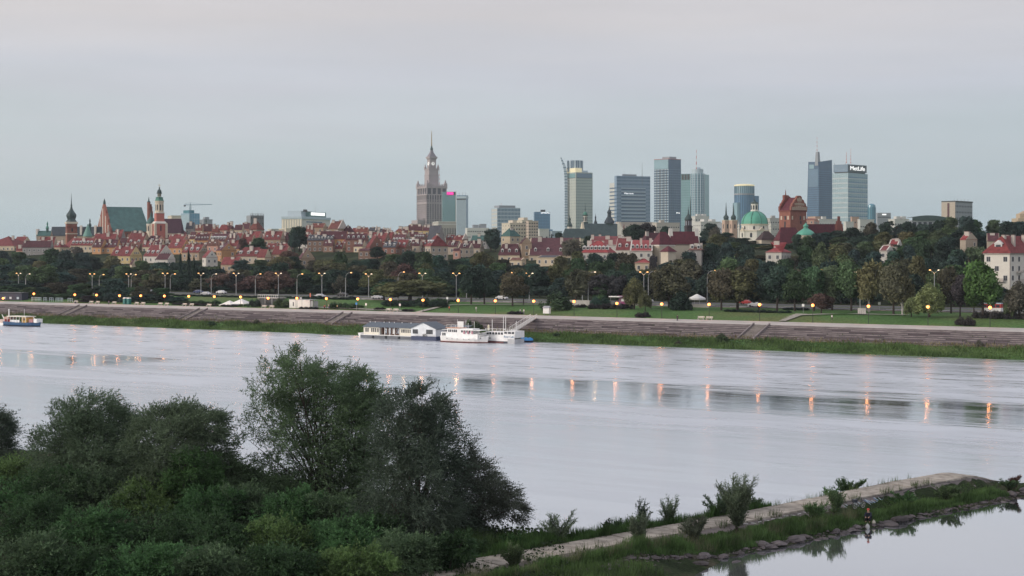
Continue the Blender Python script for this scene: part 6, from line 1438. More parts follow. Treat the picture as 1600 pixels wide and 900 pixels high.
for i, (px, yh) in enumerate(LOW):
    x, Y = on_t(px, 28.2); g = gz(x, Y); h = Zp(yh, Y) - g
    root = thing('promenade_lamp', f"dark promenade lamp with glowing orange globe, {ordinal(i + 1)} from the left above the stone steps", 'lamp', (x, Y, g), BA, 'orange promenade lamps')
    MB().tube([(0, 0, 0), (0, 0, h - .4)], [.09, .05], 6).build('post', M_POSTD, root); place(ME_G, 'globe', root, (0, 0, h)); place(ME_LCAP, 'cap', root, (0, 0, h + .38))
    lightobj(L_LOW, root, (0, -.9, h))

# ------------------------------------------------------------------ people
def skin_mesh(name, verts, edges, radii, m, sub=1):
    me = bpy.data.meshes.new(name + '_s'); me.from_pydata(verts, edges, []); o = bpy.data.objects.new(name + '_s', me); COL.objects.link(o)
    md = o.modifiers.new('s', 'SKIN'); md.use_smooth_shade = True
    for i, r in enumerate(radii): me.skin_vertices[0].data[i].radius = (r, r)
    me.skin_vertices[0].data[0].use_root = True
    sb = o.modifiers.new('u', 'SUBSURF'); sb.levels = sub; sb.render_levels = sub
    bpy.context.view_layer.update(); r = bpy.data.meshes.new_from_object(o.evaluated_get(bpy.context.evaluated_depsgraph_get())); bpy.data.objects.remove(o); bpy.data.meshes.remove(me)
    r.name = name; r.materials.clear(); r.materials.append(m); return r
M_SKIN = mat('skin', (.42, .26, .19), .6, var=.04); M_CLOTH = mat('clothing', (.1, .1, .1), .9, var=.15, scale=8, objcol=True); M_HAIR = mat('hair', (.04, .025, .018), .8)
def person_meshes():
    V = [(0, 0, .95), (0, 0, 1.15), (0, 0, 1.38), (0, 0, 1.48), (0, -.01, 1.60), (0, -.01, 1.70), (.17, 0, 1.40), (.24, .02, 1.13), (.26, -.05, .90), (.27, -.07, .80), (-.17, 0, 1.40), (-.24, .02, 1.13), (-.26, -.03, .90), (-.27, -.05, .80), (.09, 0, .88), (.11, -.02, .50), (.12, .02, .10), (.13, -.12, .04), (-.09, 0, .88), (-.11, .06, .50), (-.12, .12, .10), (-.13, .0, .04)]
    E = [(0, 1), (1, 2), (2, 3), (3, 4), (4, 5), (2, 6), (6, 7), (7, 8), (8, 9), (2, 10), (10, 11), (11, 12), (12, 13), (0, 14), (14, 15), (15, 16), (16, 17), (0, 18), (18, 19), (19, 20), (20, 21)]
    Rr = [.14, .13, .15, .055, .085, .08, .06, .045, .035, .03, .06, .045, .035, .03, .085, .06, .04, .035, .085, .06, .04, .035]
    body = skin_mesh('body', V, E, Rr, M_SKIN)
    co = [0, 1, 2, 6, 7, 8, 10, 11, 12]; m_ = {k: i for i, k in enumerate(co)}
    coat = skin_mesh('coat', [V[k] for k in co], [(m_[a], m_[b]) for a, b in E if a in m_ and b in m_], [Rr[k] + .025 for k in co], M_CLOTH)
    tr = [0, 14, 15, 16, 18, 19, 20]; m_ = {k: i for i, k in enumerate(tr)}
    trou = skin_mesh('trousers', [V[k] for k in tr], [(m_[a], m_[b]) for a, b in E if a in m_ and b in m_], [Rr[k] + .02 for k in tr], M_CLOTH)
    hair = MB().lathe([(.03, 1.80), (.075, 1.79), (.105, 1.74), (.11, 1.67), (.095, 1.62)][::-1], 10, 0, .015).mesh('hair', M_HAIR, True)
    return body, coat, trou, hair
PB_, PC_, PT_, PH_ = person_meshes()
PPL = [(813, 29, (.6, .6, .6), (.05, .05, .08), 'pale top walking left of its companion beside the purple shrub'), (818.5, 29, (.65, .63, .6), (.2, .2, .25), 'pale top walking right of its companion beside the purple shrub'), (507, 28.6, (.3, .05, .06), (.03, .03, .05), 'dark red top near the white container'), (514, 31, (.6, .58, .5), (.1, .1, .2), 'cream top standing under the orange lamp'),
       (521, 33, (.05, .07, .15), (.02, .02, .02), 'navy top at the edge of the picnic group'), (527, 30, (.5, .35, .2), (.05, .05, .06), 'tan top beside the green bush'), (533, 34, (.1, .25, .3), (.03, .03, .04), 'teal top at the back of the picnic group'), (1058.5, 23, (.05, .05, .06), (.04, .04, .05), 'dark clothes walking along the promenade'), (1300, 31, (.6, .6, .6), (.1, .1, .1), 'white top alone on the right lawn'),
       (702, 33, (.55, .1, .05), (.05, .05, .05), 'orange red top sitting out on the lawn behind the boats'), (744, 33, (.6, .6, .6), (.3, .3, .3), 'white top alone on the lawn behind the boats'), (118, 26, (.6, .6, .6), (.05, .05, .1), 'white top by the leftmost benches'), (170, 26, (.15, .15, .2), (.05, .05, .05), 'grey top left of the teal booths')]
for px, t, c1, c2, lab in PPL:
    x, Y = on_t(px, t); s_, t_ = st(x, Y); g = (5.75 if t > 27 else 5.45) if t < 28 else ground_z(s_, t_)
    root = thing('person', 'person with ' + lab, 'person', (x, Y, g), rnd.uniform(0, 6.28), None)
    place(PB_, 'body', root); place(PC_, 'coat', root, col=c1); place(PT_, 'trousers', root, col=c2); place(PH_, 'hair', root)
# ------------------------------------------------------------------ benches and small park furniture
M_WOODW = mat('pale_bench_wood', (.55, .52, .46), .8); M_CONC = mat('pale_concrete', (.42, .40, .38), .9)
def bench(px, t, i):
    x, Y = on_t(px, t); root = thing('park_bench', '', 'bench', (x, Y, gz(x, Y)), BA, 'pale benches along the promenade')
    MB().box(-1.0, 1.0, -.25, .25, .42, .50).build('seat', M_WOODW, root); MB().box(-1.0, 1.0, .25, .31, .60, .98).build('backrest', M_WOODW, root)
    for q in (-.75, .75): MB().box(q - .08, q + .08, -.22, .3, -.1, .42).box(q - .05, q + .05, .25, .30, .42, .95).build('leg', M_CONC, root)
    return root
BN = [118, 142, 152, 178, 213, 223, 250, 260, 288, 299, 326, 412, 424, 607, 618, 1095, 1108]
for i, px in enumerate(BN): bench(px, 27.9, i)['label'] = f"pale park bench at the back of the promenade, {ordinal(i + 1)} from the left"
def at_t(name, lab, cat, px, t, group=None, dz=0):
    x, Y = on_t(px, t); s_, t_ = st(x, Y); return thing(name, lab, cat, (x, Y, ground_z(s_, t_) + dz), BA, group), Y
def S(px, t): x, y = on_t(px, t); return st(x, y)[0]
M_TENT = mat('tent_white', (.78, .78, .76), .8, var=.04)
for i, (p0, p1, yt, lab) in enumerate(((349, 369, 469.5, 'left and smaller of two white pyramid tents on the lawn'), (367, 388, 467, 'right and taller of two white pyramid tents on the lawn'))):
    t = 33; root, Y = at_t('tent', lab, 'tent', (p0 + p1) / 2, t, 'white pyramid tents'); w = S(p1, t) - S(p0, t); h = Zp(yt, Y) - root.location.z
    MB().frustum(0, 0, w, w * .8, h - 1.6, .1, .1, h).build('canopy', M_TENT, root)
    for q in (-1, 1):
        for r in (-1, 1): MB().tube([(q * w * .47, r * w * .37, -.2), (q * w * .47, r * w * .37, h - 1.55)], .05, 5).build('pole', M_POST, root)
t = 31; root, Y = at_t('container_kiosk', 'white container kiosk with dark doorway beside the promenade', 'kiosk', 452, t); L_ = S(484, t) - S(452, t); h = 2.75
MB().box(0, L_, 0, 2.5, 0, h).build('body', mat('container_white', (.74, .73, .70), .6, var=.04), root); MB().box(-.15, L_ + 1.6, -.15, 2.7, h, h + .1).build('roof', M_GREYP, root)
for q in (.18,): MB().box(L_ * q, L_ * q + .35, -.04, .1, .6, 1.9).build('window', M_WIN, root)
for q in (.30, .62): MB().box(L_ * q, L_ * q + .06, -.05, .05, 0, h).build('door_frame', M_STEEL, root)
MB().box(L_ + .05, L_ + 1.5, .2, 2.4, 0, 2.4).build('grey_annex', mat('annex_grey', (.35, .37, .38), .7), root)
root, Y = at_t('pergola', 'green timber pergola frame right of the white container', 'pergola', 489, 31)
for q in (0, 2.6): MB().box(q, q + .12, 0, .12, 0, 2.5).build('post', mat('green_paint', (.08, .16, .08), .7), root)
MB().box(-.2, 2.9, 0, .14, 2.5, 2.65).build('beam', MATS['green_paint'], root)
for i, px in enumerate((195.5, 201.5)):
    root, Y = at_t('portable_toilet', f"teal portable toilet booth with white roof, {'left' if i == 0 else 'right'} of the pair", 'toilet', px, 29, 'teal booths by the promenade')
    MB().box(-.55, .55, -.55, .55, 0, 2.0).build('cabin', mat('teal_plastic', (.02, .16, .15), .5), root); MB().frustum(0, 0, 1.2, 1.2, 2.0, .8, .8, 2.3).build('roof', M_TENT, root); MB().box(-.36, .36, -.6, -.54, .1, 1.85).build('door', MATS['teal_plastic'], root)
for i, (p0, p1) in enumerate(((49, 64), (68, 73), (77, 83), (87, 98), (106, 113))):
    root, Y = at_t('railing_frame', f"white metal bar frame beside the promenade, {ordinal(i + 1)} from the left", 'railing', p0, 28.5, 'white bar frames'); w = S(p1, 28.5) - S(p0, 28.5)
    n = max(3, int(w / .6))
    for k in range(n): MB().box(w * k / (n - 1) - .05, w * k / (n - 1) + .05, 0, .1, 0, 1.5).build('post', M_PALE, root)
    MB().box(0, w, .02, .08, 1.35, 1.45).build('rail', M_PALE, root); MB().box(0, w, .02, .08, .7, .78).build('rail', M_PALE, root)
root, Y = at_t('information_booth', 'small white booth with grey pitched roof at the back of the promenade', 'booth', 854.5, 28.6)
MB().box(-1.0, 1.0, -.5, .5, .5, 2.1).build('panel', M_TENT, root); MB().add([(-1.2, -.7, 2.1), (1.2, -.7, 2.1), (1.2, .7, 2.1), (-1.2, .7, 2.1), (-1.0, 0, 2.7), (1.0, 0, 2.7)], [(0, 1, 5, 4), (1, 2, 5), (2, 3, 4, 5), (3, 0, 4), (3, 2, 1, 0)]).build('roof', M_GREYP, root)
for q in (-.9, .9): MB().box(q - .07, q + .07, -.07, .07, 0, .5).build('leg', M_STEEL, root)
# monument of a figure raising an arm
root, Y = at_t('monument', 'white stone statue of a figure with raised arm on a plinth', 'statue', 667, 62)
hh = Zp(467, Y) - root.location.z
MB().frustum(0, 0, 2.6, 2.2, -.5, 1.8, 1.6, .9).build('plinth', mat('statue_stone', (.62, .62, .60), .7, var=.08, scale=2), root)
skin_v = [(0, 0, 1.2), (0, 0, 1.9), (0, 0, 2.35), (0, 0, 2.6), (.22, 0, 2.35), (.42, 0, 2.75), (.45, 0, 3.25), (-.22, 0, 2.3), (-.45, -.1, 1.95), (.2, .1, 1.0), (.7, .1, .98), (1.0, .1, 1.3)]
place(skin_mesh('figure', skin_v, [(0, 1), (1, 2), (2, 3), (2, 4), (4, 5), (5, 6), (2, 7), (7, 8), (0, 9), (9, 10), (10, 11)], [.34, .22, .25, .16, .1, .09, .06, .1, .12, .3, .2, .1], MATS['statue_stone'], 2), 'figure', root)
root, Y = at_t('pavilion', 'low pavilion with pale blue roof among the trees below the green slope', 'building', 1072, 150); L_ = S(1108, 150) - S(1072, 150)
MB().box(0, L_, 0, 14, -1, 3.4).build('wall', M_GREYP, root); MB().add([(-.6, -.8, 3.4), (L_ + .6, -.8, 3.4), (L_ + .6, 15, 5.2), (-.6, 15, 5.2), (-.6, -.8, 3.1), (L_ + .6, -.8, 3.1), (L_ + .6, 15, 4.9), (-.6, 15, 4.9)], [(0, 1, 2, 3), (7, 6, 5, 4), (0, 4, 5, 1), (1, 5, 6, 2), (2, 6, 7, 3), (3, 7, 4, 0)]).build('roof', mat('pale_blue_roof', (.40, .48, .55), .5), root)
root.location.z += Zp(443, Y) - (root.location.z + 3.4)
root, Y = at_t('tent', 'white peaked marquee on poles under the blue roofed pavilion', 'tent', 1089, 72); k = S(1098, 72) - S(1080, 72); z1 = Zp(466, Y) - root.location.z; z2 = Zp(459.5, Y) - root.location.z
MB().box(-k / 2, k / 2, -2, 2, z1 - .5, z1).frustum(0, 0, k, 4, z1, .3, .3, z2).build('canopy', M_TENT, root)
for q in (-1, 0, 1): MB().tube([(q * k * .45, -1.8, -.2), (q * k * .45, -1.8, z1 - .45)], .06, 5).build('pole', M_POST, root)
root, Y = at_t('low_wall', 'long pale low wall at the roadside below the marquee', 'wall', 1062, 62); MB().box(0, S(1108, 62) - S(1062, 62), 0, .4, -.3, 1.0).build('wall', M_CONC, root)
root, Y = at_t('market_kiosk', 'magenta kiosk roof between two trees by the road', 'kiosk', 967, 66); w = S(985, 66) - S(967, 66); MB().box(0, w, 0, 2.4, 0, 2.6).build('body', mat('magenta_paint', (.28, .05, .17), .6), root); MB().box(-.2, w + .2, -.3, 2.6, 2.6, 2.9).build('roof', MATS['magenta_paint'], root); MB().box(w * .2, w * .7, -.05, .1, 1.2, 2.0).build('hatch', M_TENT, root)
root, Y = at_t('canopy_shelter', 'flat white bus shelter roof left of the magenta kiosk', 'shelter', 951, 64); w = S(968, 64) - S(951, 64); MB().box(0, w, 0, 1.8, 2.5, 2.8).build('roof', M_TENT, root); [MB().box(q, q + .1, .8, .9, 0, 2.5).build('post', M_STEEL, root) for q in (.2, w - .3)]
root, Y = at_t('panel_fence', 'pale panelled fence behind the dark hedge left of the round purple bush', 'fence', 890, 58); w = S(921, 58) - S(890, 58)
for k in range(9): MB().box(w * k / 9 + .04, w * (k + 1) / 9 - .04, 0, .12, 0, 1.7).build('panel', M_CONC, root)
root, Y = at_t('panel_fence', 'short pale panelled fence beside the orange lamp on the right lawn', 'fence', 1340, 48); w = S(1353, 48) - S(1340, 48)
for k in range(4): MB().box(w * k / 4 + .04, w * (k + 1) / 4 - .04, 0, .12, 0, 1.7).build('panel', M_CONC, root)
root, Y = at_t('riverside_bar', 'dark open fronted bar under a white railed terrace', 'kiosk', 400, 33); w = S(431, 33) - S(400, 33)
MB().box(0, w, 1.5, 4.5, -.2, 2.6).build('body', M_DKM, root); MB().box(-.2, w + .2, .8, 5, 2.6, 2.85).build('terrace', M_CONC, root)
for k in range(10): MB().box(w * k / 9, w * k / 9 + .07, .9, .97, 2.85, 3.7).build('baluster', M_TENT, root)
MB().box(0, w, .88, .98, 3.7, 3.8).build('rail', M_TENT, root); [MB().box(w * q, w * q + .15, .9, 1.05, 0, 2.6).build('post', M_POST, root) for q in (.0, .35, .7, .98)]
for i, (px, c) in enumerate(((484.8, (.55, .16, .10)), (470, (.5, .5, .5)))):
    root, Y = at_t('advert_banner', ('orange red upright banner above the white container' if i == 0 else 'small grey box sign above the white container roof'), 'banner', px, 34); z = Zp(464 if i == 0 else 468, Y) - root.location.z
    MB().tube([(0, 0, -.1), (0, 0, z)], .05, 5).build('pole', M_STEEL, root); MB().box(-.25 if i == 0 else -.45, .25 if i == 0 else .45, -.05, .05, z, z + (1.2 if i == 0 else .7)).build('banner_panel', mat(f'banner_{"ab"[i]}', c, .7), root)
for i, (px, t, yt, yb_) in enumerate(((557, 31, 477, 0), (572, 30, 478, 0), (625, 31, 476, 0), (699, 50, 475, 0), (716, 46, 476, 0), (1255, 50, 477, 0), (1374, 66, 474, 0))):
    root, Y = at_t('sign_post', f"small sign on a thin post on the riverside lawn, {ordinal(i + 1)} from the left", 'sign', px, t, 'small lawn signs'); MB().tube([(0, 0, -.1), (0, 0, 2.3)], .05, 5).build('post', M_POST, root); MB().box(-.35, .35, -.08, -.03, 1.7, 2.4).build('plate', M_TENT if i else mat('blue_sign', (.05, .25, .6), .5), root)
# ------------------------------------------------------------------ cars
M_CAR = mat('car_paint', (.1, .1, .1), .25, .2, var=.03, objcol=True, spec=.6); M_TYRE = mat('tyre', (.02, .02, .02), .9)
def car_meshes():
    pr = [(-2.1, .35), (-2.15, .75), (-1.9, .95), (-1.35, 1.0), (-.85, 1.42), (.55, 1.45), (1.25, 1.02), (2.0, .88), (2.15, .6), (2.1, .35)]
    n = len(pr); w = lambda z: .86 if z < 1.1 else .68
    body = MB().add([(x, -w(z), z) for x, z in pr] + [(x, w(z), z) for x, z in pr], [tuple(range(n)), tuple(range(2 * n - 1, n - 1, -1))] + [(i, n + i, n + (i + 1) % n, (i + 1) % n) for i in range(n)])
    gl = MB()
    for q in (-1, 1): gl.add([(-1.2, q * .83, 1.03), (1.1, q * .83, 1.03), (.5, q * .72, 1.38), (-.8, q * .72, 1.38), (-1.2, q * .7, 1.03), (1.1, q * .7, 1.03), (.5, q * .6, 1.38), (-.8, q * .6, 1.38)], [(0, 1, 2, 3), (7, 6, 5, 4), (0, 4, 5, 1), (1, 5, 6, 2), (2, 6, 7, 3), (3, 7, 4, 0)])
    wheel = MB(); wv = [(.32 * math.cos(k * math.pi / 6), .32 * math.sin(k * math.pi / 6)) for k in range(12)]
    wheel.add([(x, -.1, z) for x, z in wv] + [(x, .1, z) for x, z in wv], [tuple(range(12)), tuple(range(23, 11, -1))] + [(i, 12 + i, 12 + (i + 1) % 12, (i + 1) % 12) for i in range(12)])
    return body.mesh('body', M_CAR), gl.mesh('windows', M_WIN), wheel.mesh('wheel', M_TYRE)
CB, CG, CWh = car_meshes()
CARS = [(16, 88, 'silver'), (30, 70, 'dark'), (232, 88, 'silver'), (246, 70, 'white'), (310, 88, 'dark blue'), (322, 72, 'silver'), (346, 88, 'white'), (500, 72, 'silver'), (535, 88, 'dark'), (590, 72, 'silver'), (784, 88, 'white'), (1180, 72, 'silver'), (1166, 88, 'red'), (1290, 74, 'dark'), (870, 88, 'silver'), (1010, 88, 'white')]
CC = {'silver': (.45, .46, .48), 'dark': (.03, .03, .035), 'white': (.7, .7, .7), 'dark blue': (.04, .06, .15), 'red': (.35, .04, .04)}
for i, (px, t, c) in enumerate(CARS):
    x, Y = on_t(px, t); root = thing('parked_car', f"{c} car on the riverside road, {ordinal(i + 1) if 0 else ordinal(1 + sum(1 for q in CARS if q[0] < px))} from the left", 'car', (x, Y, gz(x, Y) + .06), BA, 'cars on the riverside road')
    place(CB, 'body', root, col=CC[c]); place(CG, 'windows', root)
    for a in (-1.3, 1.3):
        for b in (-.78, .78): place(CWh, 'wheel', root, (a, b, .32))
x, Y = on_t(1551, 68); root = thing('bus', 'white and red bus passing behind the purple hedge', 'bus', (x, Y, gz(x, Y) + .06), BA)
M_RB = mat('bus_red', (.45, .04, .04), .4); L2 = 5.0
MB().box(-L2 / 2, L2 / 2, -1.1, 1.1, .35, 1.3).build('lower_body', M_TENT, root); MB().box(-L2 / 2, L2 / 2, -1.1, 1.1, 1.3, 2.35).build('upper_body', M_RB, root); MB().box(-L2 / 2, L2 / 2, -1.08, 1.08, 2.35, 2.6).build('roof', M_PALE, root)
for k in range(4): MB().box(-L2 / 2 + .3 + k * 1.15, -L2 / 2 + 1.2 + k * 1.15, -1.14, -1.0, 1.45, 2.1).build('window', M_WIN, root)
for a in (-1.6, 1.6):
    for b in (-1.0, 1.0): place(CWh, 'wheel', root, (a, b, .36))
MB().box(-L2 / 2 - .05, -L2 / 2 + .02, -.9, -.5, .6, .85).build('headlight', M_HEADW, root)
# ------------------------------------------------------------------ boats
M_HULLW = mat('hull_white', (.84, .84, .83), .45, var=.06, scale=1.5); M_HULLD = mat('hull_dark', (.02, .025, .05), .5); M_HULLR = mat('hull_red', (.16, .04, .04), .6); M_NAVY = mat('pontoon_navy', (.025, .04, .10), .5); M_PONT = mat('pontoon_grey', (.14, .15, .17), .7)
M_CABW = mat('cabin_cream', (.76, .72, .62), .7, var=.04); M_ROOFB = mat('roof_bluegrey', (.10, .125, .155), .6, var=.08); M_WOOD = mat('brown_timber', (.13, .07, .05), .8, var=.2)
def hull(root, L, bw, zs, m, prof=None, name='hull', z0=-.5, n=12, fore=1):
    """A ship's hull with pointed bow at +x: rows of stations; zs(u) = sheer height."""
    vs = []; fs = []; K = 5
    for i in range(n + 1):
        u = i / n; hw = bw / 2 * (1 if u < .6 else max(.02, 1 - ((u - .6) / .4) ** 2.0)) * (.82 + .18 * min(1, u * 6)); zt_ = zs(u)
        for k in range(K):
            q = k / (K - 1); w = hw * (.55 + .45 * q ** .5); x = L * u - L * .04 * (1 - q) * (u > .8)
            vs += [(x, -w, z0 + (zt_ - z0) * q), (x, w, z0 + (zt_ - z0) * q)]
    for i in range(n):
        for k in range(K - 1):
            a = (i * K + k) * 2; b = ((i + 1) * K + k) * 2
            fs += [(a, b, b + 2, a + 2), (a + 1, a + 3, b + 3, b + 1)]
        a = (i * K + K - 1) * 2; b = ((i + 1) * K + K - 1) * 2; fs.append((a, b, b + 1, a + 1))
        a = (i * K) * 2; b = ((i + 1) * K) * 2; fs.append((a + 1, b + 1, b, a))
    fs.append(tuple([2 * k for k in range(K)] + [2 * k + 1 for k in range(K - 1, -1, -1)][:]))
    return MB().add(vs, fs).build(name, m, root)
def wnd(root, x0, x1, z0, z1, y=-.06, m=None, name='window', parent=None): return MB().box(x0, x1, y, y + .12, z0, z1).build(name, m or M_WIN, parent or root)
def rail(root, x0, x1, y, z, h=.9, n=None, name='railing'):
    mb = MB(); n = n or max(2, int((x1 - x0) / 1.1)); mb.box(x0, x1, y - .03, y + .03, z + h - .06, z + h).box(x0, x1, y - .02, y + .02, z + h * .5 - .03, z + h * .5)
    for k in range(n + 1): x = x0 + (x1 - x0) * k / n; mb.box(x - .03, x + .03, y - .03, y + .03, z, z + h)
    mb.build(name, M_HULLW, root)
# houseboat
tb = -10; x, y = on_t(560, tb); root = thing('houseboat', 'long white houseboat restaurant on a grey pontoon with blue grey roof', 'houseboat', (x, y, 0), BA); U = lambda p: S(p, tb) - S(560, tb)
MB().box(U(563), U(644), 0, 6.4, -.6, .85).build('pontoon', M_PONT, root); MB().box(U(563) - .1, U(644), -.1, 6.5, .85, 1.0).build('deck_edge', M_HULLW, root)
MB().box(U(644) + .01, U(683), -.5, 6.4, -.6, 1.05).build('pontoon_bow', M_NAVY, root)
MB().add([(U(556), 1.5, -.3), (U(556), 4.5, -.3), (U(563), 5.6, -.3), (U(563), .5, -.3), (U(555), 1.2, 1.3), (U(555), 4.8, 1.3), (U(563), 6.2, 1.2), (U(563), .2, 1.2)], [(0, 1, 2, 3), (7, 6, 5, 4), (0, 4, 5, 1), (1, 5, 6, 2), (2, 6, 7, 3), (3, 7, 4, 0)]).build('stern_raft', M_HULLW, root)
MB().box(U(565), U(589), .9, 5.6, 1.0, 3.1).build('cabin', M_CABW, root); MB().box(U(622), U(642), .9, 5.6, 1.0, 3.1).build('cabin', M_CABW, root); MB().box(U(589), U(622), 2.2, 5.6, 1.0, 3.1).build('recessed_wall', M_WOOD, root)
for k in range(9): q = U(590) + (U(621) - U(590)) * k / 8; MB().box(q - .07, q + .07, .95, 1.1, 1.0, 3.1).build('veranda_post', M_WOOD if k % 2 else M_HULLW, root)
for q in (568, 571, 577, 580, 583, 586.5): wnd(root, U(q), U(q) + .42, 1.7, 2.8, .85)
for q in (624, 626.5, 629, 632, 635, 638): wnd(root, U(q), U(q) + .36, 1.8, 2.7, .85)
for q in (594, 600, 606, 612, 618): wnd(root, U(q), U(q) + .8, 1.3, 2.8, 2.15, M_GD if q != 606 else M_HULLW, 'glazed_door')
x0, x1 = U(563.5), U(644)
MB().add([(x0, .4, 3.1), (x1, .4, 3.1), (x1, 6.2, 3.1), (x0, 6.2, 3.1), (x0 + 1, 3.3, 4.45), (x1, 3.3, 4.45)], [(0, 1, 5, 4), (1, 2, 5), (2, 3, 4, 5), (3, 0, 4), (3, 2, 1, 0)]).build('roof', M_ROOFB, root)
ga, gb = U(641), U(679.5); gm = (ga + gb) / 2
MB().add([(ga, .3, 1.05), (gb, .3, 1.05), (gb, .3, 3.3), (gm, .3, 4.75), (ga, .3, 3.3), (ga, 6, 1.05), (gb, 6, 1.05), (gb, 6, 3.3), (gm, 6, 4.75), (ga, 6, 3.3)], [(0, 1, 2, 3, 4), (9, 8, 7, 6, 5), (0, 5, 6, 1), (1, 6, 7, 2), (2, 7, 8, 3), (3, 8, 9, 4), (4, 9, 5, 0)]).build('gabled_cabin', mat('gable_white', (.74, .77, .80), .7), root)
MB().add([(ga - .4, 0, 3.2), (gm, 0, 4.95), (gm, 6.4, 4.95), (ga - .4, 6.4, 3.2), (ga - .4, 0, 3.05), (gm, 0, 4.78), (gm, 6.4, 4.78), (ga - .4, 6.4, 3.05)], [(0, 1, 2, 3), (7, 6, 5, 4), (0, 4, 5, 1), (1, 5, 6, 2), (2, 6, 7, 3), (3, 7, 4, 0)]).build('roof', M_ROOFB, root)
MB().add([(gb + .4, 0, 3.2), (gm, 0, 4.95), (gm, 6.4, 4.95), (gb + .4, 6.4, 3.2), (gb + .4, 0, 3.05), (gm, 0, 4.78), (gm, 6.4, 4.78), (gb + .4, 6.4, 3.05)], [(3, 2, 1, 0), (4, 5, 6, 7), (1, 5, 4, 0), (2, 6, 5, 1), (3, 7, 6, 2), (0, 4, 7, 3)]).build('roof', M_ROOFB, root)
wnd(root, U(644), U(652), 1.7, 2.9, .22); wnd(root, U(665), U(675), 1.7, 2.9, .22); MB().box(U(661), U(665), -.2, .28, 1.05, 1.7).build('locker', M_DKM, root)
rail(root, U(645), U(682), -.4, 1.05, .55)
MB().box(U(680), U(703), 5.2, 9.5, -.3, 1.2).build('rear_deck', M_PONT, root); MB().box(U(680) + .5, U(702), 6.2, 9, 1.2, 3.0).build('brick_red_cabin', mat('rust_red', (.22, .07, .05), .8), root)
MB().add([(U(676), 4.8, 3.1), (U(706), 4.8, 3.1), (U(706), 10, 3.9), (U(676), 10, 3.9), (U(676), 4.8, 2.95), (U(706), 4.8, 2.95), (U(706), 10, 3.75), (U(676), 10, 3.75)], [(0, 1, 2, 3), (7, 6, 5, 4), (0, 4, 5, 1), (1, 5, 6, 2), (2, 6, 7, 3), (3, 7, 4, 0)]).build('rear_roof', M_ROOFB, root)
rail(root, U(682), U(703), 5.1, 1.2, .9)
for q in (568, 576, 590, 598, 606, 618, 632): MB().lathe([(.1, 4.2), (.14, 4.45), (.05, 4.6)], 6, U(q), 3.0).build('roof_lamp', M_TENT, root)
for q in (.25, .5, .75): MB().lathe([(.25, .15), (.28, .35), (.25, .75)], 8, U(563) + (U(644) - U(563)) * q, -.12).build('fender', M_DKM, root)
# white passenger boat
tb = -12; x, y = on_t(694, tb); root = thing('passenger_boat', 'white passenger boat with stepped deckhouse and square board on top, beside the houseboat', 'boat', (x, y + 0, 0), BA); U = lambda p: S(p, tb) - S(694, tb); L = U(764)
hull(root, L, 4.6, lambda u: 1.75 - .75 * math.sin(math.pi * min(1, u * 1.0)) * .9 + (.35 if u > .85 else 0) * (u - .85) / .15, M_HULLW); hull(root, L * .985, 4.7, lambda u: .28, M_HULLR, name='boot_topping')
yh = -2.0 + 4.6 / 2 - 2.3
def cab(x0, x1, y0, y1, z0, z1, m=M_HULLW, name='deckhouse'): return MB().box(x0, x1, y0, y1, z0, z1).build(name, m, root)
cab(U(704), U(752), -1.75, 1.75, 1.0, 2.35); cab(U(704), U(744), -1.6, 1.6, 2.35, 3.75, name='upper_deckhouse'); cab(U(702), U(724), -1.75, 1.75, 3.75, 3.92, mat('buff_paint', (.55, .30, .20), .6), 'canopy_edge'); cab(U(724), U(757), -1.75, 1.75, 3.3, 3.45, M_TENT, 'awning')
cab(U(718), U(727), -.9, -.75, 4.0, 5.6, M_TENT, 'square_board'); cab(U(696), U(704), -1.7, 1.7, 3.3, 3.4, M_TENT, 'stern_awning')
for q in (706, 708.8, 712, 714.8, 717.5): wnd(root, U(q), U(q) + .38, 2.75, 3.4, -1.68)
for q in (726, 730, 734, 738, 742): wnd(root, U(q), U(q) + .5, 2.75, 3.25, -1.68)
for q in (697, 700): wnd(root, U(q), U(q) + .4, 1.75, 2.5, -1.8)
cab(U(695), U(704), -1.7, 1.7, 1.5, 2.7)
for q in (706, 714, 722, 732, 740): MB().lathe([(.1, -.06), (.16, 0), (.1, .06)], 8).build('porthole', M_WIN, root, (U(q), -2.28, 1.0))
rail(root, U(744), U(761), -1.7, 1.2, .8); rail(root, U(704), U(724), -1.7, 3.92, .8)
for q, z1 in ((715, 6.1), (728, 6.0), (731.5, 5.2), (741, 5.6)): MB().tube([(U(q), 0, 2), (U(q), 0, z1)], .05, 5).build('mast', M_TENT, root)
for k in range(3): MB().box(U(730) + k * 1.3, U(730) + k * 1.3 + .5, -1.9, -1.7, 2.4, 3.1).build('pink_flag', mat('pink_cloth', (.5, .25, .3), .8), root)
for k in range(4): MB().box(U(743) + k * .7, U(743) + k * .7 + .4, -1.2, -.8, 1.1, 1.6).build('deck_chair', M_DKM, root)
MB().add([(U(744), -1.4, 2.3), (U(762), -.6, 3.0), (U(762), .8, 3.0), (U(744), 1.4, 2.3), (U(744), -1.4, 2.2), (U(762), -.6, 2.9), (U(762), .8, 2.9), (U(744), 1.4, 2.2)], [(0, 1, 2, 3), (7, 6, 5, 4), (0, 4, 5, 1), (1, 5, 6, 2), (2, 6, 7, 3), (3, 7, 4, 0)]).build('white_tarpaulin', M_TENT, root)
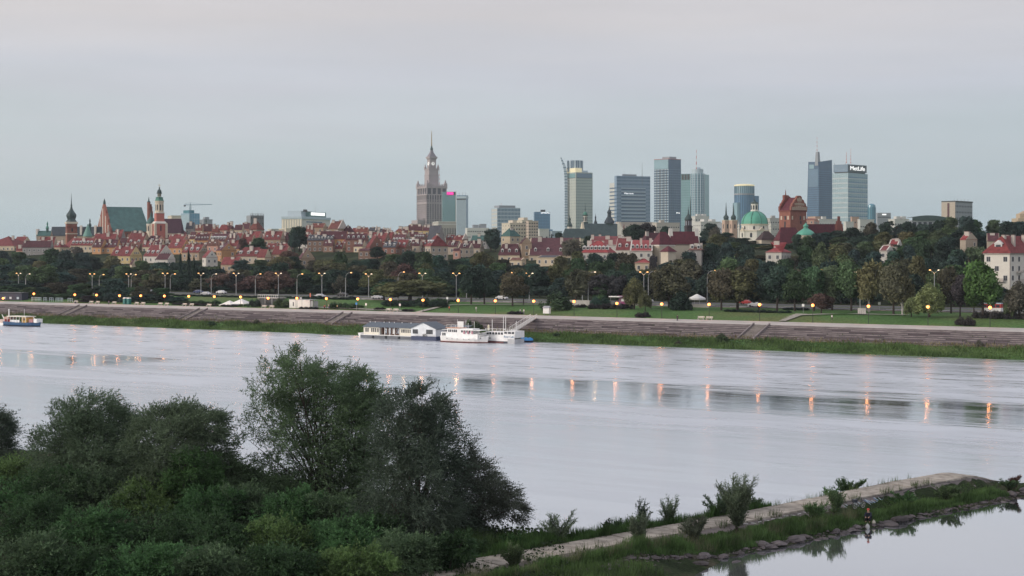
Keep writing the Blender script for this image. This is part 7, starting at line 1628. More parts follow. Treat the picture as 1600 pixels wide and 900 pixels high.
# River Cafe barge
tb = -8; x, y = on_t(757, tb); root = thing('cafe_boat', 'white River Cafe boat with dark waterline, masts and lettered stern panel', 'boat', (x, y, 0), BA); U = lambda p: S(p, tb) - S(757, tb)
MB().box(U(764), U(803), -2.2, 2.2, .55, 2.1).build('hull', M_HULLW, root); MB().box(U(763), U(803) - .1, -2.25, 2.25, -.5, .55).build('lower_hull', M_HULLD, root); MB().box(U(764), U(794), -2.28, -2.2, .1, .42).build('red_strip', M_HULLR, root)
MB().add([(U(757), -.4, -.4), (U(764), -2.2, -.4), (U(764), 2.2, -.4), (U(757), .4, -.4), (U(755), -.3, 2.3), (U(764), -2.2, 2.1), (U(764), 2.2, 2.1), (U(755), .3, 2.3)], [(0, 3, 2, 1), (4, 5, 6, 7), (0, 1, 5, 4), (2, 3, 7, 6), (3, 0, 4, 7)]).build('bow', M_HULLW, root)
MB().box(U(765), U(794), -1.9, 2.0, 2.1, 3.0).build('deckhouse', M_HULLW, root)
for q in (767, 771, 775.5, 780, 784.5, 789): wnd(root, U(q), U(q) + .62, 2.25, 2.85, -1.98)
MB().box(U(794), U(812), -2.3, 2.3, 1.5, 3.25).build('stern_house', M_HULLW, root)
for q, w in ((795.5, .85), (801, 1.0), (807, .75)): wnd(root, U(q), U(q) + w, 2.55, 3.1, -2.37)
bd = MB().box(U(794.5), U(811.5), -2.42, -2.32, 1.2, 2.4).build('name_panel', mat('panel_white', (.8, .8, .8), .6), root)
lettering('River Café', .85, mat('letters_blue', (.05, .16, .30), .6), bd, ((U(794.5) + U(811.5)) / 2, -2.45, 1.75), (R(90), 0, 0), width=(U(811.5) - U(794.5)) * .9, extrude=.015)
MB().box(U(801), U(812), -2.45, 2.2, -.3, 1.15).build('stern_box', mat('box_grey', (.45, .46, .48), .6), root)
for k in (768, 773): 
    MB().lathe([(.03, 1.0), (.22, 1.25), (.03, 1.5)], 4, U(k), -2.25).build('diamond_mark', M_DKM, root)
for q, z1 in ((774, 6.2), (791.5, 7.1), (795, 7.1), (811.5, 6.0)): MB().tube([(U(q), -1.5, 1.5), (U(q), -1.5, z1)], .08, 5).build('mast', M_TENT, root)
MB().box(U(791.5), U(795), -1.55, -1.45, 3.6, 3.75).build('mast_bar', M_TENT, root); rail(root, U(765), U(811), -2.0, 3.25, .6)
place(skin_mesh('figurehead', [(0, 0, 0), (0, 0, .7), (0, 0, 1.4), (0, 0, 1.75), (.2, 0, 1.3), (.3, 0, .8), (-.2, 0, 1.3), (-.3, 0, .9)], [(0, 1), (1, 2), (2, 3), (2, 4), (4, 5), (2, 6), (6, 7)], [.3, .28, .22, .14, .09, .07, .09, .07], mat('figure_cream', (.7, .64, .48), .6), 1), 'figurehead', root, (U(761.5), .6, 3.0))
# gangway
xa, ya = on_t(801, -4); xb, yb = on_t(834, 18.6)
root = thing('gangway', 'pale railed gangway climbing from the cafe boat over the stone steps to the promenade', 'gangway', (xa, ya, 0), math.atan2(yb - ya, xb - xa)); Lg = math.hypot(xb - xa, yb - ya)
def ramp(y0, y1, za, zb, th, nm, m): MB().add([(0, y0, za), (Lg, y0, zb), (Lg, y1, zb), (0, y1, za), (0, y0, za - th), (Lg, y0, zb - th), (Lg, y1, zb - th), (0, y1, za - th)], [(0, 1, 2, 3), (7, 6, 5, 4), (0, 4, 5, 1), (1, 5, 6, 2), (2, 6, 7, 3), (3, 7, 4, 0)]).build(nm, m, root)
ramp(-.9, .9, 3.0, 5.6, .2, 'walkway', M_CONC)
for q in (-.9, .9): ramp(q - .04, q + .04, 4.0, 6.6, .08, 'handrail', M_TENT)
mb = MB()
for k in range(15):
    xk = Lg * k / 14; zk = 3 + 2.6 * k / 14
    for q in (-.9, .9): mb.box(xk - .04, xk + .04, q - .03, q + .03, zk, zk + 1.0)
mb.build('balusters', M_TENT, root, kind='stuff')
# blue boat cover
tb = -2.5; x, y = on_t(814, tb); root = thing('small_boat', 'small boat under a bright blue tarpaulin at the grassy bank', 'boat', (x, y, 0), BA); U = lambda p: S(p, tb) - S(814, tb); L = U(833)
hull(root, L, 1.9, lambda u: .55, M_HULLD)
n = 9; vs = []; 
for i in range(n + 1):
    u = i / n; hw = 1.05 * (1 if u < .6 else max(.05, 1 - ((u - .6) / .4) ** 2)); 
    for q in (-1, -.5, 0, .5, 1): vs.append((L * u, hw * q, .5 + (1 - q * q) * (.75 + .12 * math.sin(i * 2.1)) * (1 if 0 < i < n else .6)))
MB().add(vs, [(i * 5 + k, (i + 1) * 5 + k, (i + 1) * 5 + k + 1, i * 5 + k + 1) for i in range(n) for k in range(4)]).build('tarpaulin', mat('blue_tarpaulin', (.05, .28, .62), .5), root)
# blue work boat at the left edge
tb = -16; x, y = on_t(12, tb); root = thing('work_boat', 'blue hulled work boat with cream canopy, yellow cabin and red drums at the left edge', 'boat', (x, y, 0), BA); U = lambda p: S(p, tb) - S(12, tb); L = U(64)
hull(root, L, 5.0, lambda u: 1.15 + .25 * abs(u - .5) * 2, mat('hull_blue', (.05, .12, .24), .5, var=.15, scale=1)); hull(root, L * .99, 5.05, lambda u: .3, M_HULLD, name='boot_topping')
MB().box(U(40), U(48), -1.6, 1.6, 1.2, 2.9).build('cabin', mat('cabin_yellow', (.55, .33, .08), .6), root); wnd(root, U(43), U(45), 1.9, 2.6, -1.68)
MB().box(U(18), U(48.5), -2, 2, 3.0, 3.25).build('canopy', M_CABW, root)
for k in range(7): q = U(18.5) + (U(47) - U(18.5)) * k / 6; MB().box(q - .05, q + .05, -1.9, -1.8, 1.2, 3.0).build('post', M_HULLW, root)
for k in range(3): MB().lathe([(.5, 1.2), (.5, 2.1)], 12, U(14) + k * 1.1, -1.2).build('red_drum', mat('drum_red', (.30, .04, .04), .6), root)
MB().box(U(12), U(20), -1.5, 1.5, 2.15, 2.9).build('pink_cover', mat('salmon_cloth', (.55, .35, .28), .8), root); MB().box(U(50), U(56), -1.3, 1.3, 1.2, 2.3).build('pink_crate', mat('dusty_pink', (.40, .20, .20), .8), root); MB().box(U(57), U(62), -1.2, 1.2, 1.25, 2.5).build('white_locker', M_HULLW, root)
MB().box(U(22), U(36), -1.6, -1.4, 1.2, 2.0).build('side_panel', M_HULLW, root)
for q, z0, z1, r in ((14, 2.9, 5.4, .22), (38, 3.2, 5.6, .05)): MB().tube([(U(q), 0, z0), (U(q), 0, z1)], r, 6).build('mast', M_HULLW, root)
MB().tube([(U(12), -1, 1.2), (U(7), -1, 3.6), (U(11), -1, 2.2)], .1, 5).build('davit', M_HULLW, root); MB().tube([(U(55), -.5, 1.2), (U(54), -.5, 3.0), (U(58), -.5, 2.2)], .1, 5).build('davit', M_HULLW, root)
tb = -17; x, y = on_t(-12, tb); root = thing('pontoon_raft', 'white topped raft half cut off by the left edge of the view', 'raft', (x, y, 0), BA); w = S(7, tb) - S(-12, tb)
MB().box(0, w, 0, 3, -.3, .8).build('pontoon', M_HULLW, root); MB().box(w * .3, w * .9, .5, 2.5, .8, 1.9).build('locker', mat('pink_box', (.55, .42, .38), .7), root)
# dark moored hut at the promenade's left end
root, Y = at_t('kiosk_row', 'dark low kiosk with pale hatches at the left end of the promenade', 'kiosk', -4, 30); w = S(34, 30) - S(-4, 30)
MB().box(0, w, 0, 3, -.2, 2.8).build('body', mat('dark_blue_wall', (.03, .035, .06), .7), root); MB().box(-.3, w + .3, -.5, 3.3, 2.8, 3.0).build('roof', M_DKM, root)
for q in (.25, .5, .8): MB().box(w * q, w * q + 1.2, -.06, .1, .5, 1.3).build('hatch', M_PALE, root)
# ------------------------------------------------------------------ near bank and the stone spur
A0 = np.array([-3.2, 110.1]); UD = np.array([.745, .667]); VD = np.array([-.667, .745])
def uv(u, v): p = A0 + UD * u + VD * v; return float(p[0]), float(p[1])
LAND = np.array([(-300, 186), (-100, 186), (-60, 180), (-27, 163), (-12, 147), (-4, 136), (1, 129), (8, 130), (17, 126), (16.5, 119), (13.2, 113), (8, 98), (0, 80), (-8, 60), (-12, 0), (-12, -60), (-300, -60)], float)
def poly_dist(P, Q):
    """Signed distance of points P to polygon Q (positive inside)."""
    d = np.full(len(P), 1e9); ins = np.zeros(len(P), bool)
    for a, b in zip(Q, np.roll(Q, -1, 0)):
        e = b - a; w = P - a; t = np.clip((w @ e) / (e @ e), 0, 1); d = np.minimum(d, np.linalg.norm(w - t[:, None] * e, axis=1))
        c = ((a[1] <= P[:, 1]) & (b[1] > P[:, 1])) | ((b[1] <= P[:, 1]) & (a[1] > P[:, 1]))
        xx = a[0] + (P[:, 1] - a[1]) * e[0] / (e[1] if abs(e[1]) > 1e-9 else 1e-9); ins ^= c & (P[:, 0] < xx)
    return np.where(ins, d, -d)
def lump(x, y, s=1.0): return (np.sin(x * .7 * s + 1.3 * np.sin(y * .31 * s)) * np.sin(y * .8 * s + 1.1 * np.cos(x * .43 * s)) + .5 * np.sin(x * 1.9 * s + y * 1.3 * s))
def top_z(u): return 1.3 + .42 * np.clip((u - 30) / 26, 0, 1) ** 1.3 - 1.5 * np.clip((u - 65.5) / 6, 0, 1) ** 1.4
VP = [-9, -7, -5.9, -5.3, -4.2, -2.4, -1.9, 2.8, 3.6, 4.6, 6, 8]
def dike_z(u, v):
    tz = top_z(u) - .25; w = np.where(u < 14, (14 - u) * .12, 0)
    v = v + np.clip(u - 68, 0, 40) * 1.3 * np.clip((v + 4.5) / 3, 0, 1)
    zr = np.interp(v + w, VP, [-2, -1.1, -.35, .05, .30, .55, .62, .62, .5, .0, -.9, -2])
    core = np.where((v > -1.9) & (v < 3.1), np.interp(v, [-1.9, -.6, 2.7, 3.1], [0, 1, 1, .3]), 0) * np.maximum(0, tz - .62)
    return zr + core - np.clip((u - 64) / 30, 0, 1) * .3 - 3 * np.clip((u - 96) / 8, 0, 1)
def near_z(x, y):
    x = np.atleast_1d(np.asarray(x, float)); y = np.atleast_1d(np.asarray(y, float)); P = np.stack([x, y], 1); d = poly_dist(P, LAND)
    zl = np.clip(d * .32 - .1, -1.5, 1.35) + np.clip((-x - 10) / 60, 0, 1) * 1.2 + .18 * lump(x, y, .35) * (d > 1)
    q = P - A0; u = q @ UD; v = q @ VD
    zl = np.where(u > -9, np.minimum(zl, .72 + .9 * np.clip((np.abs(v - 1.1) - 2.6) / 3, 0, 1)), zl); zd = np.where(u > -12, dike_z(u, v), -3) + .06 * lump(x, y, 2.2)
    return np.maximum(zl, zd)
def nz(x, y): return float(near_z(x, y)[0])
M_NEAR = grass_mat('near_bank_soil', (.018, .028, .012), (.03, .045, .02), (.07, .065, .045), big=.35, small=4)
def grid_sheet(name, x0, x1, y0, y1, st_, m, lab, z_off=0):
    xs = np.arange(x0, x1 + .01, st_); ys = np.arange(y0, y1 + .01, st_); XX, YY = np.meshgrid(xs, ys, indexing='ij'); Z = near_z(XX.ravel(), YY.ravel()) + z_off
    vs = np.stack([XX.ravel(), YY.ravel(), Z], 1); ny = len(ys); idx = np.arange(len(xs) * ny).reshape(len(xs), ny)
    f = np.stack([idx[:-1, :-1].ravel(), idx[1:, :-1].ravel(), idx[1:, 1:].ravel(), idx[:-1, 1:].ravel()], 1)
    me = bpy.data.meshes.new(name); me.from_pydata(vs.tolist(), [], f.tolist()); me.update(); me.materials.append(m); me.polygons.foreach_set('use_smooth', [True] * len(f))
    o = bpy.data.objects.new(name, me); COL.objects.link(o); return structure(o, lab)
near = grid_sheet('near_bank', -300, -8, -60, 196, 2.0, M_NEAR, 'overgrown near bank at the lower left')
spit = grid_sheet('near_shore', -8, 82, 84, 186, .55, M_NEAR, 'grassy and stony ground of the spur and its root')
near2 = grid_sheet('near_shore', -8, 4, -60, 84, 2.0, M_NEAR, 'bare ground of the near bank below the view')
# concrete crest
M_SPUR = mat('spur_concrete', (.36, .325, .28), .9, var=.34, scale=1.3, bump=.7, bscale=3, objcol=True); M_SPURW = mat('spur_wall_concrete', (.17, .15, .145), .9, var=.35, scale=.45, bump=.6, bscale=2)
crest = bpy.data.objects.new('stone_spur', None); COL.objects.link(crest); structure(crest, 'low concrete river spur with pale flat crest running to the right')
u = -6.0
while u < 69:
    L = 2.9; tone = rnd.uniform(.8, 1.08); vs = []; prof = [(-.55, -.28), (-.5, 0), (2.6, .02), (2.72, -.3)]
    for uu in (u + .05, u + L / 2, u + L - .05):
        for v, dz in prof: x, y = uv(uu, v); vs.append((x, y, float(top_z(uu)) + dz + .015 * math.sin(u * 3)))
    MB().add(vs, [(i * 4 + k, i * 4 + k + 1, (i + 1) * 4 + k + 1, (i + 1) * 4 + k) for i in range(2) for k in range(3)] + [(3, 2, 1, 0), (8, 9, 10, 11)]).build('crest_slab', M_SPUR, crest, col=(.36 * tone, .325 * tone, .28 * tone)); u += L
def wallpt(u, q, off=0.0):
    """A point on the sloping lagoon face: q = 0 at the crest, 1 at its foot."""
    a = q * 1.25; v = -.5 - 1.45 * math.sin(a) / math.sin(1.25) * (q ** .6 if q > 0 else 0); z = float(top_z(u)) - .12 - (float(top_z(u)) - .52) * q ** 1.25
    x, y = uv(u, v - off * .7); return (x, y, z + off * .7)
u = -4.0
while u < 68:
    L = 4.0; vs = []; K = 7; S_ = 5
    for i in range(S_):
        for k in range(K): vs.append(wallpt(u + .03 + (L - .06) * i / (S_ - 1), k / (K - 1)))
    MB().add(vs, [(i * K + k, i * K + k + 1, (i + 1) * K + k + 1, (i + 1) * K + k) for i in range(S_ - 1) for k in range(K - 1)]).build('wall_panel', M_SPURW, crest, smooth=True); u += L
vs = [wallpt(68, k / 6) for k in range(7)] + [(*uv(72, -.6 + k * .25), .45) for k in range(7)] + [(*uv(68.5, 2.7 - 0 * k), float(top_z(68)) - .2) for k in range(1)]
MB().add(vs, [(k, k + 1, 8 + k, 7 + k) for k in range(6)]).build('rounded_end', M_SPURW, crest)
# painted marks on the wall
def mark(name, segs, m, w, parent=crest, off=.02):
    mb = MB()
    for (u0, q0), (u1, q1) in segs:
        n = max(1, int(abs(u1 - u0) / .8)); 
        for i in range(n):
            ua, ub = u0 + (u1 - u0) * i / n, u0 + (u1 - u0) * (i + 1) / n; qa, qb = q0 + (q1 - q0) * i / n, q0 + (q1 - q0) * (i + 1) / n
            du, dq = (0, w) if abs(u1 - u0) > abs(q1 - q0) * 1.5 else (w * 1.6, 0)
            mb.add([wallpt(ua, qa, off), wallpt(ua + du, qa + dq, off), wallpt(ub + du, qb + dq, off), wallpt(ub, qb, off)], [(0, 1, 2, 3)])
    o = mb.build(name, m, parent, kind='stuff'); return o
mark('dark_painted_line', [((43, .02), (61.5, .04)), ((49.5, .04), (49.8, .42)), ((50.5, .05), (50.9, .30)), ((55.0, .05), (53.2, .26)), ((53.2, .26), (55.6, .22)), ((55.6, .22), (55.2, .44)), ((61.0, .04), (61.4, .2)), ((43, .03), (43.6, .6))], mat('black_paint', (.015, .015, .02), .7), .045)
gm = [((43.6 + i * .42 + (i % 3) * .15, .12 + .10 * (i % 4)), (43.9 + i * .42, .55 + .12 * (i % 3))) for i in range(15)]
mark('pale_graffiti', gm, mat('pale_spray_paint', (.42, .52, .55), .7, var=.3, scale=3), .06)
mark('pale_graffiti', [((30 + i * .9, .10 + .06 * (i % 3)), (30.5 + i * .9, .20 + .08 * (i % 2))) for i in range(12)], mat('white_spray_paint', (.6, .6, .58), .7), .05)
mark('blue_graffiti', [((47 + i * .5, .2 + .08 * (i % 3)), (47.3 + i * .5, .5)) for i in range(6)], mat('blue_spray_paint', (.12, .22, .45), .7), .05)
# stones at the lagoon edge
M_ROCK = mat('edge_rock', (.13, .105, .105), .9, var=.35, scale=1.5, bump=.7, bscale=4, objcol=True)
RK = []
for i in range(6):
    q = random.Random(i + 50); mb = MB(); n = 8; vs = []; fs = []
    rings = [(-.45, .55), (-.1, 1.0), (.3, .8), (.5, .3)]
    for z, r in rings:
        for k in range(n): a = 2 * math.pi * k / n; rr = r * q.uniform(.72, 1.2); vs.append((rr * math.cos(a), rr * math.sin(a) * .75, z * q.uniform(.8, 1.2)))
    for j in range(3):
        for k in range(n): fs.append((j * n + k, j * n + (k + 1) % n, (j + 1) * n + (k + 1) % n, (j + 1) * n + k))
    fs += [tuple(range(n - 1, -1, -1)), tuple(3 * n + k for k in range(n))]; RK.append(mb.add(vs, fs).mesh('stone', M_ROCK))
def stone(u, v, r, parent=spit):
    x, y = uv(u, v - (max(0, 14 - u) * .12)); z = max(nz(x, y), -.12)
    o = place(rnd.choice(RK), 'stone', parent, (x, y, z + r * .12), rz=rnd.uniform(0, 6.28), scale=(r * rnd.uniform(.9, 1.5), r * rnd.uniform(.7, 1.2), r * rnd.uniform(.4, .8))); b = rnd.uniform(.7, 1.9)
    c = (.075 * b, .066 * b, .068 * b); o.color = (*c, 1)
for i in range(235): u = -2 + 99 * (i + rnd.random()) / 235; stone(u, -5.15 + rnd.gauss(0, .28), rnd.choice((.16, .2, .25, .3, .42)) * rnd.uniform(.8, 1.2))
for u, v, r in ((27.5, -4.6, .8), (29, -5.0, .6), (31.5, -4.9, .9), (33, -4.6, .5), (46, -5.2, .9), (47.5, -5.0, .6), (44, -5.4, 1.1), (20, -4.9, .6), (22, -5.2, .5), (37, -5.0, .6), (40, -4.9, .5), (66, -4.6, .7), (69, -4.2, .8), (72, -4.6, .6), (75, -4.0, .7), (18, -6.3, .55), (21.5, -6.9, .5)): stone(u, v, r)
n = 2600; us = rng.uniform(9, 97, n); vs_ = rng.normal(-4.7, .55, n); P = np.stack([A0 + UD * a + VD * (b - max(0, 14 - a) * .12) for a, b in zip(us, vs_)]); Z = near_z(P[:, 0], P[:, 1])
Pq = np.column_stack([P, Z + .03]); o = quads('rubble', leaf_cards(Pq, np.tile([0, 0, 1.0], (n, 1)), .16, .5), M_ROCK, col=(.12, .10, .10)); tag(o, 'small purple grey rubble along the still water of the spur', 'rubble', kind='stuff')

# ------------------------------------------------------------------ near vegetation
M_NLEAF = foliage('willow_leaves', .4, .5, .5); M_NB = mat('willow_bark', (.055, .045, .035), .95, var=.3, scale=3)
def streams(P, D, k, ln, leaf, lw, droop=.25, g=rng, spread=.55):
    """Leaves set along short curving twigs that start at P and head along D."""
    n = len(P); D = D / (np.linalg.norm(D, axis=1, keepdims=True) + 1e-9); L = ln * g.uniform(.6, 1.3, n); out = []
    for i in range(k):
        q = (i + .5) / k; C = P + D * (L * q)[:, None]; C[:, 2] -= droop * L * q * q
        N = D + g.normal(0, spread, (n, 3)); N[:, 2] -= droop * q * 1.2; N /= np.linalg.norm(N, axis=1, keepdims=True) + 1e-9
        A = g.normal(0, 1, (n, 3)); W = np.cross(N, A); W /= np.linalg.norm(W, axis=1, keepdims=True) + 1e-9
        s = leaf * g.uniform(.65, 1.3, (n, 1)); wv = W * lw * g.uniform(.7, 1.2, (n, 1)) / 2
        out.append(np.stack([C, C + N * s * .45 + wv, C + N * s, C + N * s * .45 - wv], axis=1))
    return np.concatenate(out)
def lobe_points(L, n, g, shell=.35):
    c, r = np.array(L[:3]), np.array(L[3:6]) * 1.1; d = g.normal(0, 1, (n, 3)); d /= np.linalg.norm(d, axis=1, keepdims=True)
    nc = max(4, n // 22); cc = g.normal(0, 1, (nc, 3)); cc /= np.linalg.norm(cc, axis=1, keepdims=True); cr = g.uniform(.45, 1.08, nc); k = g.integers(0, nc, n)
    d2 = cc[k] * .9 + d * .30; rr = cr[k][:, None] * (1 + .12 * g.normal(0, 1, (n, 1)))
    return c + d2 * rr * r, d2
def near_tree(name, label, cat, bx, by, lobes, twigs, col, Y, depth=.8, leaf=.24, lw=.075, k=10, ln=1.15, wind=(.35, .0, .25), stems=8, droop=.3, r0=.16, group=None, seed=0, parts=('crown', 'trunk'), sr=.9, trunkz=None):
    """lobes are read off the photograph as (px, py, half width, half height[, distance]) at the plant's own distance."""
    twigs = int(twigs * 1.3); wind = (wind[0] * 1.35, wind[1], wind[2] * 1.5); col = tuple(c * 2.6 for c in col); g = np.random.default_rng(seed + 100); q = random.Random(seed); gz_ = nz(bx, by) if trunkz is None else trunkz
    root = thing(name, label, cat, (bx, by, gz_), 0, group); W = []
    for lb in lobes:
        px, py, wx, hy = lb[:4]; Yl = lb[4] if len(lb) > 4 else Y + q.uniform(-1, 1) * depth; mm = Yl / F
        W.append((Xp(px, Yl) - bx, Yl - by, Zp(py, Yl) - gz_, wx * mm, wx * mm * depth, hy * mm))
    vol = np.array([w[3] * w[4] * w[5] for w in W]) ** .62 * np.array([lb[5] if len(lb) > 5 else 1 for lb in lobes]); vol = vol / vol.sum(); Q = []; ctr = np.mean([w[:3] for w in W], axis=0)
    for w, v in zip(W, vol):
        P, d = lobe_points(w, int(twigs * v) + 4, g); D = d * .8 + (P - ctr) * .06 + np.array(wind) + g.normal(0, .25, P.shape)
        Q.append(streams(P, D, k, ln, leaf, lw, droop, g))
    quads(parts[0], np.concatenate(Q), M_NLEAF, root, col=col)
    mb = MB()
    for i in range(stems):
        w = W[i % len(W)]; tip = (w[0] + q.uniform(-.4, .4) * w[3], w[1], w[2] + w[5] * .5); b0 = (q.uniform(-.5, .5) * sr, q.uniform(-.4, .4) * sr, -.3)
        mid = (b0[0] + (tip[0] - b0[0]) * .42 + q.uniform(-.2, .2), b0[1] + (tip[1] - b0[1]) * .4, tip[2] * .42); m2 = (b0[0] + (tip[0] - b0[0]) * .75, b0[1] + (tip[1] - b0[1]) * .72, tip[2] * .74); r = r0 * q.uniform(.6, 1.1)
        mb.tube([b0, mid, m2, tip], [r, r * .7, r * .4, r * .12], 6)
        for j in range(5):
            f = q.uniform(.35, .95); p = Vector(mid).lerp(Vector(tip), f); wl2 = W[q.randrange(len(W))]; e = Vector((wl2[0], wl2[1], wl2[2])) ; dirv = (e - p); 
            if dirv.length > 0: dirv = dirv.normalized() * min(2.6, dirv.length)
            mb.tube([p, p + dirv * .6 + Vector((0, 0, .25)), p + dirv * 1.1 + Vector((0, 0, .5))], [r * .3, r * .18, r * .05], 4)
    mb.build(parts[1], M_NB, root); return root
G1 = (.043, .066, .034); G2 = (.030, .042, .028); G3 = (.029, .040, .029); G4 = (.045, .075, .028)
def px_at(px, Y): return Xp(px, Y)
near_tree('willow_tree', 'tallest willow with fanned bare stems and leaning leafy tops, left of centre', 'tree', Xp(505, 141), 141, [(462, 572, 27, 32), (436, 612, 36, 36), (478, 606, 34, 40), (505, 590, 20, 26), (425, 660, 34, 40, 141, .7), (470, 660, 44, 44), (512, 650, 34, 48), (440, 710, 36, 36, 141, .6), (500, 710, 44, 44, 141, .7), (392, 640, 16, 26, 141, .35), (388, 700, 20, 30, 141, .35), (420, 755, 50, 26, 141, .8), (486, 765, 60, 24)],
          5400, G1, 141, 2.2, stems=20, wind=(.35, 0, .35), seed=1, sr=2.2, r0=.13)
near_tree('willow_tree', 'second willow, darker and leaning right, joined to the tallest one', 'tree', Xp(548, 143), 143.5, [(560, 606, 26, 30), (535, 622, 26, 34), (580, 632, 16, 34), (548, 668, 40, 46), (575, 690, 22, 40), (530, 720, 36, 40), (568, 745, 34, 40), (545, 780, 50, 26)], 5400, G1, 143, 2.0, stems=9, wind=(.45, 0, .25), seed=2, sr=1.4)
near_tree('willow_tree', 'broad dark willow with dense crown reaching to the ground, right of the tallest', 'tree', Xp(650, 123), 123, [(652, 632, 28, 24), (622, 652, 30, 28), (685, 655, 24, 28), (640, 690, 50, 40), (690, 700, 30, 36), (610, 720, 34, 42), (655, 755, 56, 50), (705, 760, 26, 44), (615, 795, 46, 40), (670, 815, 52, 38), (720, 820, 26, 28), (640, 845, 70, 20)],
          8200, G3, 123, 2.4, stems=10, wind=(.3, 0, .2), seed=3, r0=.2)
near_tree('willow_tree', 'small leaned tree with fine leaves overhanging the water, rightmost of the near trees', 'tree', Xp(712, 126), 125.5, [(728, 718, 22, 26), (748, 742, 30, 24), (772, 766, 28, 20), (742, 780, 30, 26), (795, 778, 18, 14), (806, 796, 18, 13), (770, 795, 26, 14), (730, 815, 26, 28), (745, 838, 14, 12, 126, .5)], 5200, (.034, .040, .030), 126, 1.6, leaf=.14, lw=.07, k=7, ln=.7, wind=(.45, 0, -.05), droop=.1, stems=9, seed=4, r0=.12)
near_tree('willow_tree', 'leafy willow mound at the far left, highest of the left bushes', 'tree', Xp(135, 142), 142, [(128, 645, 30, 26), (160, 655, 28, 28), (98, 672, 28, 28), (185, 668, 20, 26), (140, 690, 46, 36), (90, 710, 30, 30), (170, 720, 44, 42), (120, 745, 50, 36), (60, 700, 16, 18, 142, .4)], 7000, (.038, .056, .034), 142, 2.4, stems=8, seed=5)
near_tree('willow_tree', 'rounded willow bush with feathery right edge beside the bare stems', 'tree', Xp(280, 139), 139, [(250, 664, 28, 24), (290, 656, 30, 20), (325, 668, 26, 22), (228, 684, 24, 28), (275, 695, 44, 32), (328, 700, 26, 30), (255, 740, 46, 36), (310, 745, 36, 34), (348, 745, 12, 24, 139, .4)], 7000, (.040, .056, .034), 139, 2.4, stems=8, seed=6)
near_tree('willow_tree', 'dark bushy tree cut by the left edge of the view', 'tree', Xp(-12, 166), 166, [(2, 668, 10, 22), (-8, 690, 26, 34), (-20, 660, 20, 26), (4, 705, 16, 18)], 2200, G3, 166, 2, stems=5, seed=7)
near_tree('elder_bush', 'brighter green bush growing in front of the rounded willow', 'shrub', Xp(310, 133), 133, [(296, 728, 26, 22), (325, 735, 22, 22), (280, 752, 20, 20), (312, 762, 30, 18)], 2200, (.028, .056, .020), 133, 1.2, leaf=.22, lw=.12, k=5, ln=.5, wind=(0, 0, .2), stems=5, seed=8)
near_tree('willow_shrub', 'thin low shrub filling the gap left of the bare willow stems', 'shrub', Xp(370, 138), 138, [(368, 748, 26, 24), (395, 775, 20, 14), (350, 770, 26, 18)], 1500, G1, 138, 1, stems=7, seed=9)
# undergrowth mounds, each a bush of its own
UG = [(20, 755, 60, 32, 152, 'ivy green'), (90, 790, 60, 36, 138, 'dark green'), (170, 790, 56, 34, 134, 'dull green'), (60, 840, 64, 36, 122, 'dark green'), (235, 800, 50, 30, 133, 'ivy green'), (150, 850, 62, 36, 119, 'deep green'), (250, 850, 60, 34, 118, 'dark green'), (330, 812, 50, 30, 131, 'deep green'), (395, 805, 48, 26, 133, 'dull green'), (350, 858, 64, 34, 117, 'dark green'), (450, 815, 52, 28, 130, 'deep green'), (440, 862, 58, 32, 116, 'ivy green'),
      (520, 815, 46, 26, 129, 'dull green'), (540, 862, 58, 32, 115.5, 'deep green'), (600, 850, 50, 30, 117, 'dark green'), (20, 892, 70, 34, 112, 'dull green'), (120, 900, 70, 30, 110, 'dark green'), (230, 900, 70, 32, 110, 'deep green'), (340, 902, 70, 30, 109.5, 'dull green'), (450, 902, 66, 30, 109.5, 'dark green'), (560, 900, 60, 28, 110, 'ivy green'), (640, 880, 52, 26, 112, 'dull green'), (700, 878, 36, 22, 113, 'dark green'), (200, 745, 40, 30, 140, 'ivy green'), (10, 800, 50, 34, 132, 'deep green'), (290, 785, 44, 26, 135, 'dark green')]
UC = {'ivy green': (.044, .072, .026), 'dark green': (.020, .038, .017), 'deep green': (.028, .060, .024), 'dull green': (.038, .060, .032)}
for i, (px, py, w, h, Y, cn) in enumerate(UG):
    q = random.Random(i); Y = 21.7 * 2400 / (py - 10 - 395); py -= 10; h *= 1.25; lb = [(px, py, w * .8, h * .8)] + [(px + q.uniform(-.7, .7) * w, py + q.uniform(-.6, .3) * h, w * q.uniform(.3, .5), h * q.uniform(.35, .6)) for _ in range(6)]
    o = near_tree('undergrowth_bush', '', 'bush', Xp(px, Y), Y, lb, 2300, UC[cn], Y, 1.2, leaf=.22, lw=.11, k=5, ln=.5, wind=(0, -.1, .3), stems=3, seed=30 + i, r0=.06, group='undergrowth bushes of the near bank')
    o['label'] = f"{cn} undergrowth bush {'at the bottom edge' if py > 875 else 'in the lower bank' if py > 830 else 'below the willows'}, {ordinal(1 + sum(1 for j, z in enumerate(UG) if (z[0], j) < (px, i) and ((z[1] - 10 > 875), (z[1] - 10 > 830)) == ((py > 875), (py > 830))))} from left"
# carpet of leaves, nettles and creepers between them
n = 60000; X = rng.uniform(-56, 4, n); Yv = rng.uniform(100, 160, n); d = poly_dist(np.stack([X, Yv], 1), LAND); k = d > .8; X, Yv = X[k], Yv[k]; Z = near_z(X, Yv) + rng.uniform(0, 1, len(X)) ** 1.5 * (.45 + .3 * lump(X, Yv, .6).clip(-1, 1)) + .05
o = quads('undergrowth', leaf_cards(np.column_stack([X, Yv, Z]), np.tile([0, -.2, 1.0], (len(X), 1)), .20, .7), M_NLEAF, col=(.032, .052, .024)); tag(o, 'tangle of nettles and creepers covering the near bank', 'undergrowth', kind='stuff')
